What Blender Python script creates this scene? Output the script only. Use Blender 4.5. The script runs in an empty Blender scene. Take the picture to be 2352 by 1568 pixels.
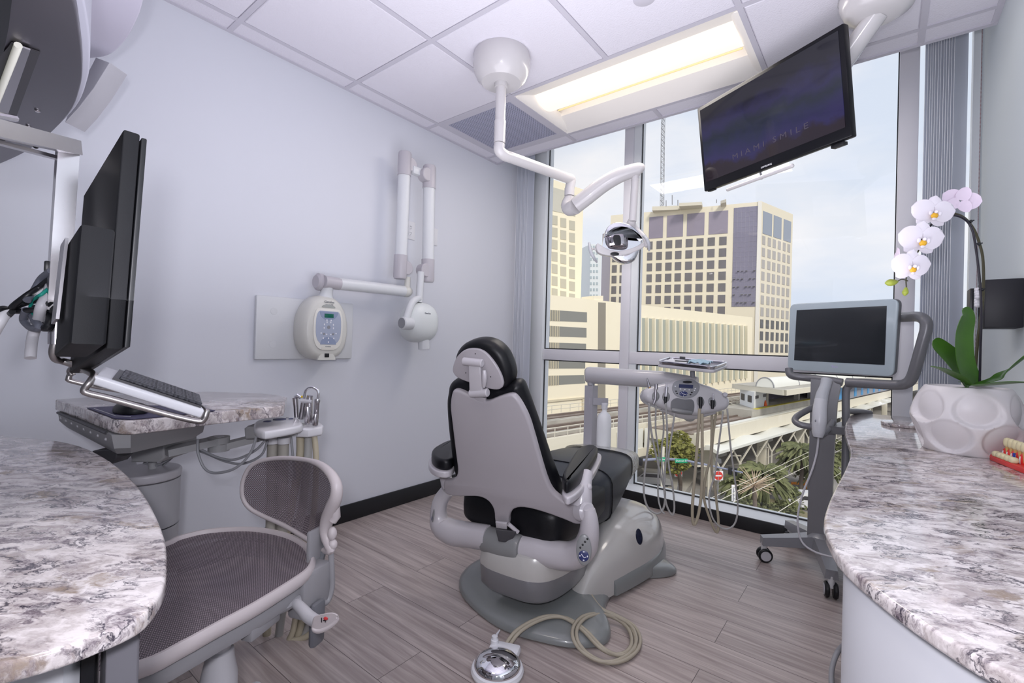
import bpy, bmesh, math, random
from mathutils import Vector, Matrix, noise
R = math.radians
PI = math.pi
scene = bpy.context.scene
COL = scene.collection

# ---------------------------------------------------------------- camera
FPX, YAW, PIT, ROL = 1075.6, .6666, .0055, .0271
CAM = Vector((2.4435, -3.2578, 1.0656))
FW = Vector((-math.sin(YAW) * math.cos(PIT), math.cos(YAW) * math.cos(PIT), math.sin(PIT)))
_r0 = Vector((math.cos(YAW), math.sin(YAW), 0)); _u0 = _r0.cross(FW)
RT = _r0 * math.cos(ROL) + _u0 * math.sin(ROL)
UP = -_r0 * math.sin(ROL) + _u0 * math.cos(ROL)
cd = bpy.data.cameras.new('camera'); cam = bpy.data.objects.new('camera', cd); COL.objects.link(cam)
m = Matrix((RT, UP, -FW)).transposed().to_4x4(); m.translation = CAM
cam.matrix_world = m
cd.sensor_width = 36; cd.lens = FPX * 36 / 2352; cd.clip_start = .02; cd.clip_end = 3000
scene.camera = cam
scene.view_settings.view_transform = 'Standard'; scene.view_settings.look = 'None'
scene.view_settings.exposure = 0.0; scene.view_settings.gamma = 1
scene.view_settings.use_curve_mapping = False

def lin(h):
    h = h.lstrip('#'); o = []
    for i in (0, 2, 4):
        c = int(h[i:i + 2], 16) / 255
        o.append(c / 12.92 if c <= .04045 else ((c + .055) / 1.055) ** 2.4)
    return (*o, 1)

# ---------------------------------------------------------------- sky: bright thin overcast with soft blue gaps
w = bpy.data.worlds.new('sky'); scene.world = w; w.use_nodes = True
nt = w.node_tree; nt.nodes.clear()
def N(t, **k):
    n = nt.nodes.new(t)
    for a, b in k.items(): setattr(n, a, b)
    return n
tc = N('ShaderNodeTexCoord'); mp = N('ShaderNodeMapping'); mp.inputs['Scale'].default_value = (2.2, 2.2, 5.5)
nz = N('ShaderNodeTexNoise'); nz.inputs['Scale'].default_value = 1.3; nz.inputs['Detail'].default_value = 6; nz.inputs['Roughness'].default_value = .5
cr = N('ShaderNodeValToRGB'); cr.color_ramp.elements[0].position = .36; cr.color_ramp.elements[1].position = .64
cr.color_ramp.elements[0].color = lin('#dce6f6'); cr.color_ramp.elements[1].color = lin('#f9f9fc')
bg = N('ShaderNodeBackground'); bg.inputs['Strength'].default_value = 1.05; ow = N('ShaderNodeOutputWorld')
for a, b in ((tc.outputs['Generated'], mp.inputs[0]), (mp.outputs[0], nz.inputs[0]), (nz.outputs[0], cr.inputs[0]), (cr.outputs[0], bg.inputs[0]), (bg.outputs[0], ow.inputs[0])):
    nt.links.new(a, b)

# ---------------------------------------------------------------- sun (veiled), the photographer's flash and an added soft fill
sd = bpy.data.lights.new('sun', 'SUN'); sd.energy = 2.2; sd.angle = R(12); sd.color = (1, .95, .86)
so = bpy.data.objects.new('sun', sd); COL.objects.link(so); so.rotation_euler = (R(52), 0, R(50))
def area(name, loc, target, size, energy, color, sy=None):
    ld = bpy.data.lights.new(name, 'AREA'); ld.energy = energy; ld.color = color; ld.size = size
    if sy: ld.shape = 'RECTANGLE'; ld.size_y = sy
    lo = bpy.data.objects.new(name, ld); COL.objects.link(lo); lo.location = loc
    lo.rotation_euler = (Vector(target) - Vector(loc)).to_track_quat('-Z', 'Y').to_euler()
    return lo
area('flash_light', CAM + Vector((-.02, -.06, .10)), (1.3, -.9, 1.25), 0.09, 15, (.93, .92, 1.0))
area('added_bounce_fill', (1.75, -2.3, 1.12), (1.75, -2.3001, 2.5), 1.6, 29, (.93, .92, 1.0))  # unseen upward panel added mid-room to fill it with soft, even light

# ---------------------------------------------------------------- helpers
def W(px, py, d=None, x=None, y=None, z=None):
    r = FW + RT * ((px - 1176) / FPX) - UP * ((py - 784) / FPX)
    t = d if d is not None else (z - CAM.z) / r.z if z is not None else (x - CAM.x) / r.x if x is not None else (y - CAM.y) / r.y
    return CAM + r * t
def ONP(px, py, o, n):
    r = FW + RT * ((px - 1176) / FPX) - UP * ((py - 784) / FPX)
    n = Vector(n); t = (Vector(o) - CAM).dot(n) / r.dot(n)
    return CAM + r * t

MATS = {}
def mat(name, color='#808080', rough=.5, metal=0, coat=0, trans=0, emit=None, es=0, alpha=1, spec=.5, bump=None, ior=1.45, noise_=None, sub=0):
    if name in MATS: return MATS[name]
    M = bpy.data.materials.new(name); M.use_nodes = True; MATS[name] = M
    t = M.node_tree; b = t.nodes['Principled BSDF']
    c = lin(color) if isinstance(color, str) else (*color, 1)
    b.inputs['Base Color'].default_value = c; b.inputs['Roughness'].default_value = rough; b.inputs['Metallic'].default_value = metal
    b.inputs['Coat Weight'].default_value = coat; b.inputs['Coat Roughness'].default_value = .06
    b.inputs['Transmission Weight'].default_value = trans; b.inputs['Alpha'].default_value = alpha
    b.inputs['Specular IOR Level'].default_value = spec; b.inputs['IOR'].default_value = ior
    if sub: b.inputs['Subsurface Weight'].default_value = sub; b.inputs['Subsurface Radius'].default_value = (.01, .01, .01)
    if emit: b.inputs['Emission Color'].default_value = lin(emit); b.inputs['Emission Strength'].default_value = es
    if noise_:   # (scale, second colour, amount)
        tc = t.nodes.new('ShaderNodeTexCoord'); n = t.nodes.new('ShaderNodeTexNoise'); n.inputs['Scale'].default_value = noise_[0]; n.inputs['Detail'].default_value = 4
        r = t.nodes.new('ShaderNodeValToRGB'); r.color_ramp.elements[0].position = .35; r.color_ramp.elements[1].position = .65
        r.color_ramp.elements[0].color = c; r.color_ramp.elements[1].color = lin(noise_[1])
        t.links.new(tc.outputs['Object'], n.inputs[0]); t.links.new(n.outputs[0], r.inputs[0]); t.links.new(r.outputs[0], b.inputs['Base Color'])
    if bump:     # (scale, strength, distance)
        tc = t.nodes.new('ShaderNodeTexCoord'); n = t.nodes.new('ShaderNodeTexNoise'); n.inputs['Scale'].default_value = bump[0]; n.inputs['Detail'].default_value = 3
        bp = t.nodes.new('ShaderNodeBump'); bp.inputs['Strength'].default_value = bump[1]; bp.inputs['Distance'].default_value = bump[2]
        t.links.new(tc.outputs['Object'], n.inputs[0]); t.links.new(n.outputs[0], bp.inputs['Height']); t.links.new(bp.outputs[0], b.inputs['Normal'])
    return M

def spline(pts, n=8, closed=False):
    P = [Vector(p) for p in pts]; k = len(P); out = []
    if k < 3: return P
    rng = range(k if closed else k - 1)
    for i in rng:
        if closed: a, b, c, d = P[(i - 1) % k], P[i], P[(i + 1) % k], P[(i + 2) % k]
        else: a, b, c, d = P[max(i - 1, 0)], P[i], P[i + 1], P[min(i + 2, k - 1)]
        for j in range(n):
            t = j / n
            out.append(.5 * ((2 * b) + (c - a) * t + (2 * a - 5 * b + 4 * c - d) * t * t + (3 * b - a - 3 * c + d) * t ** 3))
    if not closed: out.append(P[-1])
    return out

def basis(n, up=None):
    n = Vector(n).normalized(); up = Vector(up) if up is not None else Vector((0, 0, 1))
    if abs(n.dot(up.normalized())) > .98: up = Vector((0, 1, 0))
    x = up.cross(n).normalized(); y = n.cross(x)
    return Matrix((x, y, n)).transposed()
def MX(loc, rot=None, scale=None):
    m = Matrix.Translation(Vector(loc))
    if rot is not None: m = m @ (rot.to_4x4() if hasattr(rot, 'to_4x4') else Matrix.Rotation(rot, 4, 'Z'))
    if scale is not None: m = m @ Matrix.Diagonal((*scale, 1))
    return m

class G:
    def __init__(s): s.v = []; s.f = []
    def add(s, v, f, M=None):
        o = len(s.v)
        s.v += [tuple(M @ Vector(p)) if M is not None else tuple(p) for p in v]
        s.f += [tuple(i + o for i in q) for q in f]; return s
    def frombm(s, bm, M=None):
        bm.verts.ensure_lookup_table(); bm.verts.index_update()
        s.add([v.co.copy() for v in bm.verts], [[v.index for v in f.verts] for f in bm.faces], M); bm.free(); return s
    def box(s, c, size, bev=0, rot=None, seg=2):
        bm = bmesh.new(); bmesh.ops.create_cube(bm, size=1)
        for v in bm.verts: v.co = Vector((v.co.x * size[0], v.co.y * size[1], v.co.z * size[2]))
        if bev: bmesh.ops.bevel(bm, geom=bm.edges[:], offset=bev, segments=seg, affect='EDGES', profile=.5, clamp_overlap=True)
        return s.frombm(bm, MX(c, rot))
    def bb(s, lo, hi, bev=0, seg=2):
        lo, hi = Vector(lo), Vector(hi)
        return s.box((lo + hi) / 2, hi - lo, bev, seg=seg)
    def tube(s, pts, r, n=12, smooth=0, closed=False, cap=True, flat=1):
        if smooth:
            if isinstance(r, (list, tuple)):
                rr = spline([(x, 0, 0) for x in r], smooth, closed); r = [q.x for q in rr]
            pts = spline(pts, smooth, closed)
        P = [Vector(p) for p in pts]; k = len(P)
        rr = r if isinstance(r, (list, tuple)) else [r] * k
        T = []
        for i in range(k):
            if closed: t = P[(i + 1) % k] - P[i - 1]
            else: t = P[min(i + 1, k - 1)] - P[max(i - 1, 0)]
            if t.length < 1e-9: t = Vector((0, 0, 1))
            T.append(t.normalized())
        u = T[0].orthogonal().normalized() if abs(T[0].z) > .9 else Vector((0, 0, 1)).cross(T[0]).normalized()
        vs = []
        for i in range(k):
            if i:
                u = (u - T[i] * u.dot(T[i]));
                u = u.normalized() if u.length > 1e-6 else T[i].orthogonal().normalized()
            w_ = T[i].cross(u)
            for j in range(n):
                a = 2 * PI * j / n; vs.append(P[i] + u * (math.cos(a) * rr[i]) + w_ * (math.sin(a) * rr[i] * flat))
        fs = []
        for i in range(k if closed else k - 1):
            i2 = (i + 1) % k
            for j in range(n): fs.append((i * n + j, i * n + (j + 1) % n, i2 * n + (j + 1) % n, i2 * n + j))
        if cap and not closed: fs += [tuple(range(n))[::-1], tuple((k - 1) * n + j for j in range(n))]
        return s.add(vs, fs)
    def lathe(s, prof, M=None, n=32, cap=True):
        vs = []; fs = []; k = len(prof)
        for r, z in prof:
            for j in range(n):
                a = 2 * PI * j / n; vs.append((r * math.cos(a), r * math.sin(a), z))
        for i in range(k - 1):
            for j in range(n): fs.append((i * n + j, i * n + (j + 1) % n, (i + 1) * n + (j + 1) % n, (i + 1) * n + j))
        if cap: fs += [tuple(range(n))[::-1], tuple((k - 1) * n + j for j in range(n))]
        if isinstance(M, (Vector, tuple)): M = MX(M)
        return s.add(vs, fs, M)
    def cyl(s, a, b, r, r2=None, n=20, bev=0):
        a, b = Vector(a), Vector(b); L = (b - a).length; r2 = r if r2 is None else r2
        p = [(r, 0), (r2, L)] if not bev else [(r - bev, 0), (r, bev), (r2, L - bev), (r2 - bev, L)]
        return s.lathe(p, MX(a, basis(b - a)), n)
    def ball(s, c, rad, rot=None, n=24, m_=14, e=1, zc=None):
        rad = rad if isinstance(rad, (tuple, list)) else (rad,) * 3
        vs = []; fs = []
        def sp(x): return math.copysign(abs(x) ** e, x)
        for i in range(m_ + 1):
            th = PI * i / m_
            for j in range(n):
                a = 2 * PI * j / n
                z = sp(math.cos(th)); q = sp(math.sin(th))
                if zc: z = max(zc[0], min(zc[1], z))
                vs.append((rad[0] * q * sp(math.cos(a)), rad[1] * q * sp(math.sin(a)), rad[2] * z))
        for i in range(m_):
            for j in range(n): fs.append((i * n + j, (i + 1) * n + j, (i + 1) * n + (j + 1) % n, i * n + (j + 1) % n))
        return s.add(vs, fs, MX(c, rot))
    def loft(s, loops, cap=True, closed=False):
        n = len(loops[0]); vs = [p for L in loops for p in L]; fs = []
        k = len(loops)
        for i in range(k if closed else k - 1):
            i2 = (i + 1) % k
            for j in range(n): fs.append((i * n + j, i * n + (j + 1) % n, i2 * n + (j + 1) % n, i2 * n + j))
        if cap and not closed: fs += [tuple(range(n))[::-1], tuple((k - 1) * n + j for j in range(n))]
        return s.add(vs, fs)
    def prism(s, outline, n, t, rnd=0, t0=0, seg=3):
        """outline: coplanar 3D points; extruded along n from t0 to t with edges rounded by rnd"""
        P = [Vector(p) for p in outline]; n = Vector(n).normalized(); k = len(P)
        area_ = sum(((P[i] - P[0]).cross(P[(i + 1) % k] - P[0])).dot(n) for i in range(k))
        if area_ < 0: P = P[::-1]
        off = []
        for i in range(k):
            a, b, c = P[i - 1], P[i], P[(i + 1) % k]
            e1 = (b - a); e2 = (c - b)
            if e1.length < 1e-9: e1 = e2
            if e2.length < 1e-9: e2 = e1
            n1 = n.cross(e1).normalized(); n2 = n.cross(e2).normalized()
            q = n1 + n2
            q = q / max(q.length_squared / 2, .6) if q.length > 1e-6 else n1
            off.append(q)
        prof = []
        if rnd:
            for i in range(seg + 1):
                a = PI / 2 * i / seg; prof.append((rnd * (1 - math.sin(a)), t0 + rnd * (1 - math.cos(a))))
            for i in range(seg + 1):
                a = PI / 2 * i / seg; prof.append((rnd * (1 - math.cos(a)), t - rnd * (1 - math.sin(a))))
        else: prof = [(0, t0), (0, t)]
        return s.loft([[P[i] + off[i] * a + n * h for i in range(k)] for a, h in prof])
    def pillow(s, outline, n, t, c=None, back=0, rings=8, pw=2.4, edge=0):
        """puffed pad over a star shaped outline: flat back at -back, domed front of height t along n"""
        P = [Vector(p) for p in outline]; n = Vector(n).normalized(); k = len(P)
        c = Vector(c) if c else sum(P, Vector()) / k
        area_ = sum(((P[i] - P[0]).cross(P[(i + 1) % k] - P[0])).dot(n) for i in range(k))
        if area_ < 0: P = P[::-1]
        loops = []
        if back:
            for q in (.05, .5, .86, .96): loops.append([c + (p - c) * q - n * back * (1 - (q if q > .8 else 0) ** 8 * .5) for p in P])
        loops.append([p.copy() for p in P])
        if edge: loops.append([p + n * edge for p in P])
        for i in range(1, rings + 1):
            a = PI / 2 * i / rings
            q = max(math.cos(a), 0) ** (2 / pw) if i < rings else .02
            h = math.sin(a) ** (2 / pw)
            loops.append([c + (p - c) * q + n * (edge + t * h) for p in P])
        return s.loft(loops)
    def text(s, txt, M, size=.02, depth=.0005, align='CENTER', sx=1):
        cu = bpy.data.curves.new('t', 'FONT'); cu.body = txt; cu.size = size; cu.extrude = depth; cu.align_x = align; cu.align_y = 'CENTER'; cu.resolution_u = 2
        ob = bpy.data.objects.new('t', cu); COL.objects.link(ob)
        me = bpy.data.meshes.new_from_object(ob)
        v = [Vector((p.co.x * sx, p.co.y, p.co.z)) for p in me.vertices]; f = [tuple(p.vertices) for p in me.polygons]
        bpy.data.objects.remove(ob); bpy.data.curves.remove(cu); bpy.data.meshes.remove(me)
        return s.add(v, f, M)

ORG = {}
def part(name, g, mt, parent=None, angle=38, label=None, flat=False, loc=None, normals=True):
    me = bpy.data.meshes.new(name)
    o = bpy.data.objects.new(name, me); COL.objects.link(o)
    org = Vector((0, 0, 0))
    if parent is not None:
        o.parent = parent; org = Vector(ORG.get(parent.name, (0, 0, 0)))
    elif loc is not None:
        org = Vector(loc); o.location = org
    ORG[o.name] = org
    me.from_pydata([(a - org.x, b - org.y, c - org.z) for a, b, c in g.v], [], g.f); me.validate()
    if normals:
        bm = bmesh.new(); bm.from_mesh(me); bmesh.ops.recalc_face_normals(bm, faces=bm.faces); bm.to_mesh(me); bm.free()
    if not flat:
        me.shade_smooth()
        me.set_sharp_from_angle(angle=R(angle))
    me.materials.append(mt)
    if label: o['label'] = label
    return o
def tag(o, label, cat, group=None, kind=None):
    o['label'] = label; o['category'] = cat
    if group: o['group'] = group
    if kind: o['kind'] = kind
    return o
def thing(name, label, cat, loc, group=None, kind=None):
    o = bpy.data.objects.new(name, None); COL.objects.link(o); o.location = Vector(loc); o.empty_display_size = .1
    ORG[o.name] = Vector(loc); return tag(o, label, cat, group, kind)
def struct(name, g, mt, **k):
    o = part(name, g, mt, **k); o['kind'] = 'structure'; return o
def copy_tree(o, parent=None):
    c = o.copy(); COL.objects.link(c); ORG[c.name] = ORG.get(o.name, Vector((0, 0, 0)))
    if parent is not None: c.parent = parent
    for ch in [q for q in bpy.data.objects if q.parent == o]: copy_tree(ch, c)
    return c
# ================================================================= materials of the setting
def granite():
    M = bpy.data.materials.new('granite'); M.use_nodes = True; t = M.node_tree; b = t.nodes['Principled BSDF']
    def n(ty, **k):
        q = t.nodes.new(ty)
        for a, c in k.items():
            if a in q.inputs: q.inputs[a].default_value = c
            else: setattr(q, a, c)
        return q
    L = t.links.new
    tc = n('ShaderNodeTexCoord'); mp = n('ShaderNodeMapping'); mp.inputs['Scale'].default_value = (8, 14, 9)
    m0 = n('ShaderNodeMapping'); m0.inputs['Rotation'].default_value = (0, 0, R(-32)); L(tc.outputs['Object'], m0.inputs[0]); L(m0.outputs[0], mp.inputs[0])
    wn = n('ShaderNodeTexNoise', Scale=1.1, Detail=5, Roughness=.6); L(mp.outputs[0], wn.inputs[0])
    vm = n('ShaderNodeVectorMath', operation='MULTIPLY_ADD'); L(wn.outputs['Color'], vm.inputs[0]); vm.inputs[1].default_value = (1.5, 1.5, 1.5); L(mp.outputs[0], vm.inputs[2])
    def band(scale, det, lo, hi, off, rough=.6):
        q = n('ShaderNodeTexNoise', Scale=scale, Detail=det, Roughness=rough); ad = n('ShaderNodeVectorMath', operation='ADD'); ad.inputs[1].default_value = (off, off * 2, 0)
        L(vm.outputs[0], ad.inputs[0]); L(ad.outputs[0], q.inputs[0])
        r = n('ShaderNodeValToRGB'); r.color_ramp.elements[0].position = lo; r.color_ramp.elements[1].position = hi
        L(q.outputs[0], r.inputs[0]); return r.outputs[0]
    def mix(fac, a, c):
        q = n('ShaderNodeMixRGB'); L(fac, q.inputs[0])
        if isinstance(a, str): q.inputs[1].default_value = lin(a)
        else: L(a, q.inputs[1])
        q.inputs[2].default_value = lin(c); return q.outputs[0]
    base = mix(band(2.2, 6, .42, .62, 3), '#dfd8d8', '#aca2a1')
    base = mix(band(2.4, 7, .51, .64, 9, .72), base, '#776c73')
    base = mix(band(1.2, 5, .56, .68, 17), base, '#978779')
    # thin dark veins: noise close to its middle, broken by another noise
    q = n('ShaderNodeTexNoise', Scale=1.7, Detail=7, Roughness=.62); ad = n('ShaderNodeVectorMath', operation='ADD'); ad.inputs[1].default_value = (31, 5, 2); L(vm.outputs[0], ad.inputs[0]); L(ad.outputs[0], q.inputs[0])
    r = n('ShaderNodeValToRGB'); e = r.color_ramp.elements; e[0].position = .462; e[0].color = (0, 0, 0, 1); e[1].position = .5; e[1].color = (1, 1, 1, 1); e3 = e.new(.538); e3.color = (0, 0, 0, 1); L(q.outputs[0], r.inputs[0])
    mu = n('ShaderNodeMath', operation='MULTIPLY'); L(r.outputs[0], mu.inputs[0]); L(band(1.3, 3, .46, .56, 51), mu.inputs[1])
    base = mix(mu.outputs[0], base, '#2e2838')
    L(base, b.inputs['Base Color']); b.inputs['Roughness'].default_value = .12; b.inputs['Coat Weight'].default_value = .3; b.inputs['Coat Roughness'].default_value = .03
    return M
def planks():
    M = bpy.data.materials.new('vinyl_planks'); M.use_nodes = True; t = M.node_tree; b = t.nodes['Principled BSDF']; L = t.links.new
    tc = t.nodes.new('ShaderNodeTexCoord')
    br = t.nodes.new('ShaderNodeTexBrick'); br.offset = .37; br.inputs['Scale'].default_value = 1
    br.inputs['Brick Width'].default_value = 1.22; br.inputs['Row Height'].default_value = .18; br.inputs['Mortar Size'].default_value = .0012; br.inputs['Mortar Smooth'].default_value = .3
    br.inputs['Color1'].default_value = (.0, .0, .0, 1); br.inputs['Color2'].default_value = (1, 1, 1, 1); br.inputs['Mortar'].default_value = (.2, .2, .2, 1)
    L(tc.outputs['Object'], br.inputs[0])
    mp = t.nodes.new('ShaderNodeMapping'); mp.inputs['Scale'].default_value = (1.3, 26, 1); L(tc.outputs['Object'], mp.inputs[0])
    ad = t.nodes.new('ShaderNodeVectorMath'); ad.operation = 'MULTIPLY_ADD'; L(br.outputs[0], ad.inputs[0]); ad.inputs[1].default_value = (9, 23, 3); L(mp.outputs[0], ad.inputs[2])
    nz = t.nodes.new('ShaderNodeTexNoise'); nz.inputs['Scale'].default_value = 1.6; nz.inputs['Detail'].default_value = 8; nz.inputs['Roughness'].default_value = .62; nz.inputs['Distortion'].default_value = .8; L(ad.outputs[0], nz.inputs[0])
    r = t.nodes.new('ShaderNodeValToRGB'); e = r.color_ramp.elements; e[0].position = .30; e[0].color = lin('#8b7e7b'); e[1].position = .72; e[1].color = lin('#c2b6b2'); q = e.new(.52); q.color = lin('#a99d99'); L(nz.outputs[0], r.inputs[0])
    hv = t.nodes.new('ShaderNodeHueSaturation'); L(r.outputs[0], hv.inputs['Color'])
    mr = t.nodes.new('ShaderNodeMapRange'); mr.inputs[3].default_value = .9; mr.inputs[4].default_value = 1.09; L(br.outputs[0], mr.inputs[0]); L(mr.outputs[0], hv.inputs['Value'])
    mx = t.nodes.new('ShaderNodeMixRGB'); L(br.outputs['Fac'], mx.inputs[0]); L(hv.outputs[0], mx.inputs[1]); mx.inputs[2].default_value = lin('#4f4644')
    L(mx.outputs[0], b.inputs['Base Color']); b.inputs['Roughness'].default_value = .34
    bp = t.nodes.new('ShaderNodeBump'); bp.inputs['Strength'].default_value = .12; bp.inputs['Distance'].default_value = .002; L(nz.outputs[0], bp.inputs['Height']); L(bp.outputs[0], b.inputs['Normal'])
    return M
M_GRAN = granite(); M_PLANK = planks()
M_WALL = mat('wall_paint', '#d3d5dd', .62, bump=(90, .05, .001))
M_WALLR = mat('wall_paint_right', '#d6dee1', .6)
M_TILE = mat('ceiling_tile', '#e2dfe8', .9, bump=(140, .5, .004))
M_GRID = mat('ceiling_grid', '#c9c6d0', .5)
M_FRAME = mat('window_aluminium', '#e2e1e7', .4)
M_FRAMEW = mat('window_white_aluminium', '#e3e7ea', .4)
M_GASK = mat('window_gasket', '#26272a', .5)
M_BASE = mat('black_baseboard', '#17181c', .45)
M_WHITE = mat('white_plastic', '#dcdce0', .35)

# ================================================================= room shell
RX = 2.815; BY = -4.7; CH = 2.5
struct('floor', G().bb((-.1, BY - .1, -.12), (RX + .1, .04, 0)), M_PLANK, flat=True)
struct('wall_left', G().bb((-.12, BY - .1, 0), (0, .06, 2.95)), M_WALL, flat=True)
struct('wall_right', G().bb((RX, BY - .1, 0), (RX + .12, .06, 2.95)), M_WALLR, flat=True)
# back wall behind the camera, with a doorway to the hall
g = G(); g.bb((0, BY - .1, 0), (1.0, BY, 2.95)); g.bb((1.9, BY - .1, 0), (RX, BY, 2.95)); g.bb((1.0, BY - .1, 2.1), (1.9, BY, 2.95))
struct('wall_back', g, M_WALL, flat=True)
struct('wall_hall', G().bb((.6, BY - 1.3, 0), (2.3, BY - 1.2, 2.6)), mat('hall_paint', '#4a4a52', .6), flat=True)

# ceiling: 2 ft tiles in a grid; cells of the vent and the troffers stay open
T = .6096; GX = .1266; GY = -.5513; CE = -.4275
skip = {(0, 0), (1, 0), (2, 0), (1, 4), (2, 4)}
g = G(); gg = G()
xs = [0.0] + [GX + k * T for k in range(5)] + [RX]; ys = [CE] + [GY - k * T for k in range(8)]; ys = [y for y in ys if y > BY] + [BY]
for i in range(len(xs) - 1):
    for j in range(len(ys) - 1):
        if (i - 1, j - 1) in skip: continue
        x0, x1, y1, y0 = xs[i] + (.012 if i else 0), xs[i + 1] - .012, ys[j] - .012 * (j > 0), ys[j + 1] + .012
        if i == len(xs) - 2: x1 = RX
        g.bb((x0, y0, CH + .004), (x1, y1, CH + .03), 0)
        if 0 < i < 5 and j > 0:   # tegular drop of each whole tile
            g.box(((x0 + x1) / 2, (y0 + y1) / 2, CH + .002), (x1 - x0 - .006, y1 - y0 - .006, .008), .003, seg=1)
g.bb((0, CE, CH + .004), (RX, CE + .02, 2.95)); g.bb((0, CE, 2.9), (RX, .1, 2.95)); g.bb((0, BY, 2.9), (RX, CE, 2.95))
struct('ceiling', g, M_TILE, flat=True)
for k, x in enumerate(xs[1:-1]):
    for a_, b_ in (((BY, GY - 5 * T), (GY - 4 * T, GY - T), (GY, CE + .002)) if k == 2 else ((BY, CE + .002),)): gg.bb((x - .012, a_, CH - .001), (x + .012, b_, CH + .012))
for k, y in enumerate(ys[1:-1]): gg.bb((0, y - .012, CH - .0014), (RX, y + .012, CH + .0116))
gg.bb((0, BY, CH - .001), (.022, CE, CH + .01)); gg.bb((RX - .022, BY, CH - .001), (RX, CE, CH + .01)); gg.bb((0, CE - .004, CH - .002), (RX, CE + .021, CH + .01))
struct('trim_1', gg, M_GRID, flat=True)

# window wall: frames and panes
ZT0, ZT1 = .945, 1.033; WB = .075; WT = 2.88
g = G()
g.bb((.93, -.05, WB), (1.0, .06, WT), .004); g.bb((2.498, -.05, WB), (2.58, .06, WT), .004)
g.bb((.236, -.035, ZT0), (.93, .05, ZT1), .004); g.bb((1.0, -.035, ZT0), (2.498, .05, ZT1), .004)
struct('trim_2', g, M_FRAME)
g = G(); g.bb((.10, -.05, 0), (.236, .06, WT), .003); g.bb((1.0, -.03, WB), (1.05, .05, ZT0)); g.bb((1.0, -.03, ZT1), (1.05, .05, WT))
g.bb((0, -.02, 2.80), (RX, .05, 2.95)); g.bb((0, -.19, 0), (RX, .06, WB), .004); g.bb((2.785, -.02, 0), (RX, .05, WT)); g.bb((0, -.01, 0), (.1, .06, WT))
struct('trim_3', g, M_FRAMEW)
g = G()
for x0, x1, z0, z1 in ((.236, .93, WB, ZT0), (1.05, 2.498, WB, ZT0), (.236, .93, ZT1, 2.8), (1.05, 2.498, ZT1, 2.8)):
    q = .008
    g.bb((x0, -.012, z0), (x1, .0, z0 + q)); g.bb((x0, -.012, z1 - q), (x1, .0, z1)); g.bb((x0, -.012, z0), (x0 + q * .6, 0, z1)); g.bb((x1 - q * .6, -.012, z0), (x1, 0, z1))
struct('trim_4', g, M_GASK, flat=True)
def glassmat():
    M = bpy.data.materials.new('window_glass'); M.use_nodes = True; t = M.node_tree; t.nodes.clear()
    o = t.nodes.new('ShaderNodeOutputMaterial'); tr = t.nodes.new('ShaderNodeBsdfTransparent'); gl = t.nodes.new('ShaderNodeBsdfGlossy'); mx = t.nodes.new('ShaderNodeMixShader'); fr = t.nodes.new('ShaderNodeFresnel')
    gl.inputs['Roughness'].default_value = .0; gl.inputs['Color'].default_value = (.9, .92, 1, 1); fr.inputs['IOR'].default_value = 1.5; tr.inputs[0].default_value = (.985, .985, .985, 1)
    mu = t.nodes.new('ShaderNodeMath'); mu.operation = 'MULTIPLY'; mu.inputs[1].default_value = .55; mu.use_clamp = True
    t.links.new(fr.outputs[0], mu.inputs[0]); t.links.new(mu.outputs[0], mx.inputs[0]); t.links.new(tr.outputs[0], mx.inputs[1]); t.links.new(gl.outputs[0], mx.inputs[2]); t.links.new(mx.outputs[0], o.inputs[0])
    return M
M_GLASS = glassmat(); MATS['window_glass'] = M_GLASS
for k, (x0, x1, z0, z1) in enumerate(((.236, .93, WB, ZT0), (1.05, 2.498, WB, ZT0), (.236, .93, ZT1, 2.8), (1.05, 2.498, ZT1, 2.8), (2.58, 2.785, WB, 2.8))):
    struct('window_%d' % (k + 1), G().bb((x0, .0, z0), (x1, .006, z1)), M_GLASS, flat=True)
struct('baseboard_left', G().bb((0, BY, 0), (.012, -.19, .1), .003), M_BASE)
struct('baseboard_window', G().bb((0, -.2, 0), (RX, -.188, .078), .002), M_BASE)
# ================================================================= ceiling fixtures
M_CHROME = mat('chrome', '#e6e6ea', .04, 1)
M_STEEL = mat('brushed_steel', '#a9a6aa', .32, 1)
M_SATIN = mat('satin_aluminium', '#cfccd0', .22, 1)
M_IVORY = mat('lamp_enamel', '#c6c3c4', .25, coat=.3)
M_BLACK = mat('black_plastic', '#141519', .4)
M_DARK = mat('dark_grey_plastic', '#3b3a3e', .45)
M_NAVY = mat('navy_button', '#2b3363', .35)
M_GREY = mat('grey_plastic', '#8f9095', .4)
M_LGREY = mat('light_grey_plastic', '#b9b8bd', .4)
M_INK = mat('grey_ink', '#6b6f78', .5)
M_WINK = mat('white_ink', '#e8e8ee', .5)

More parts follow.
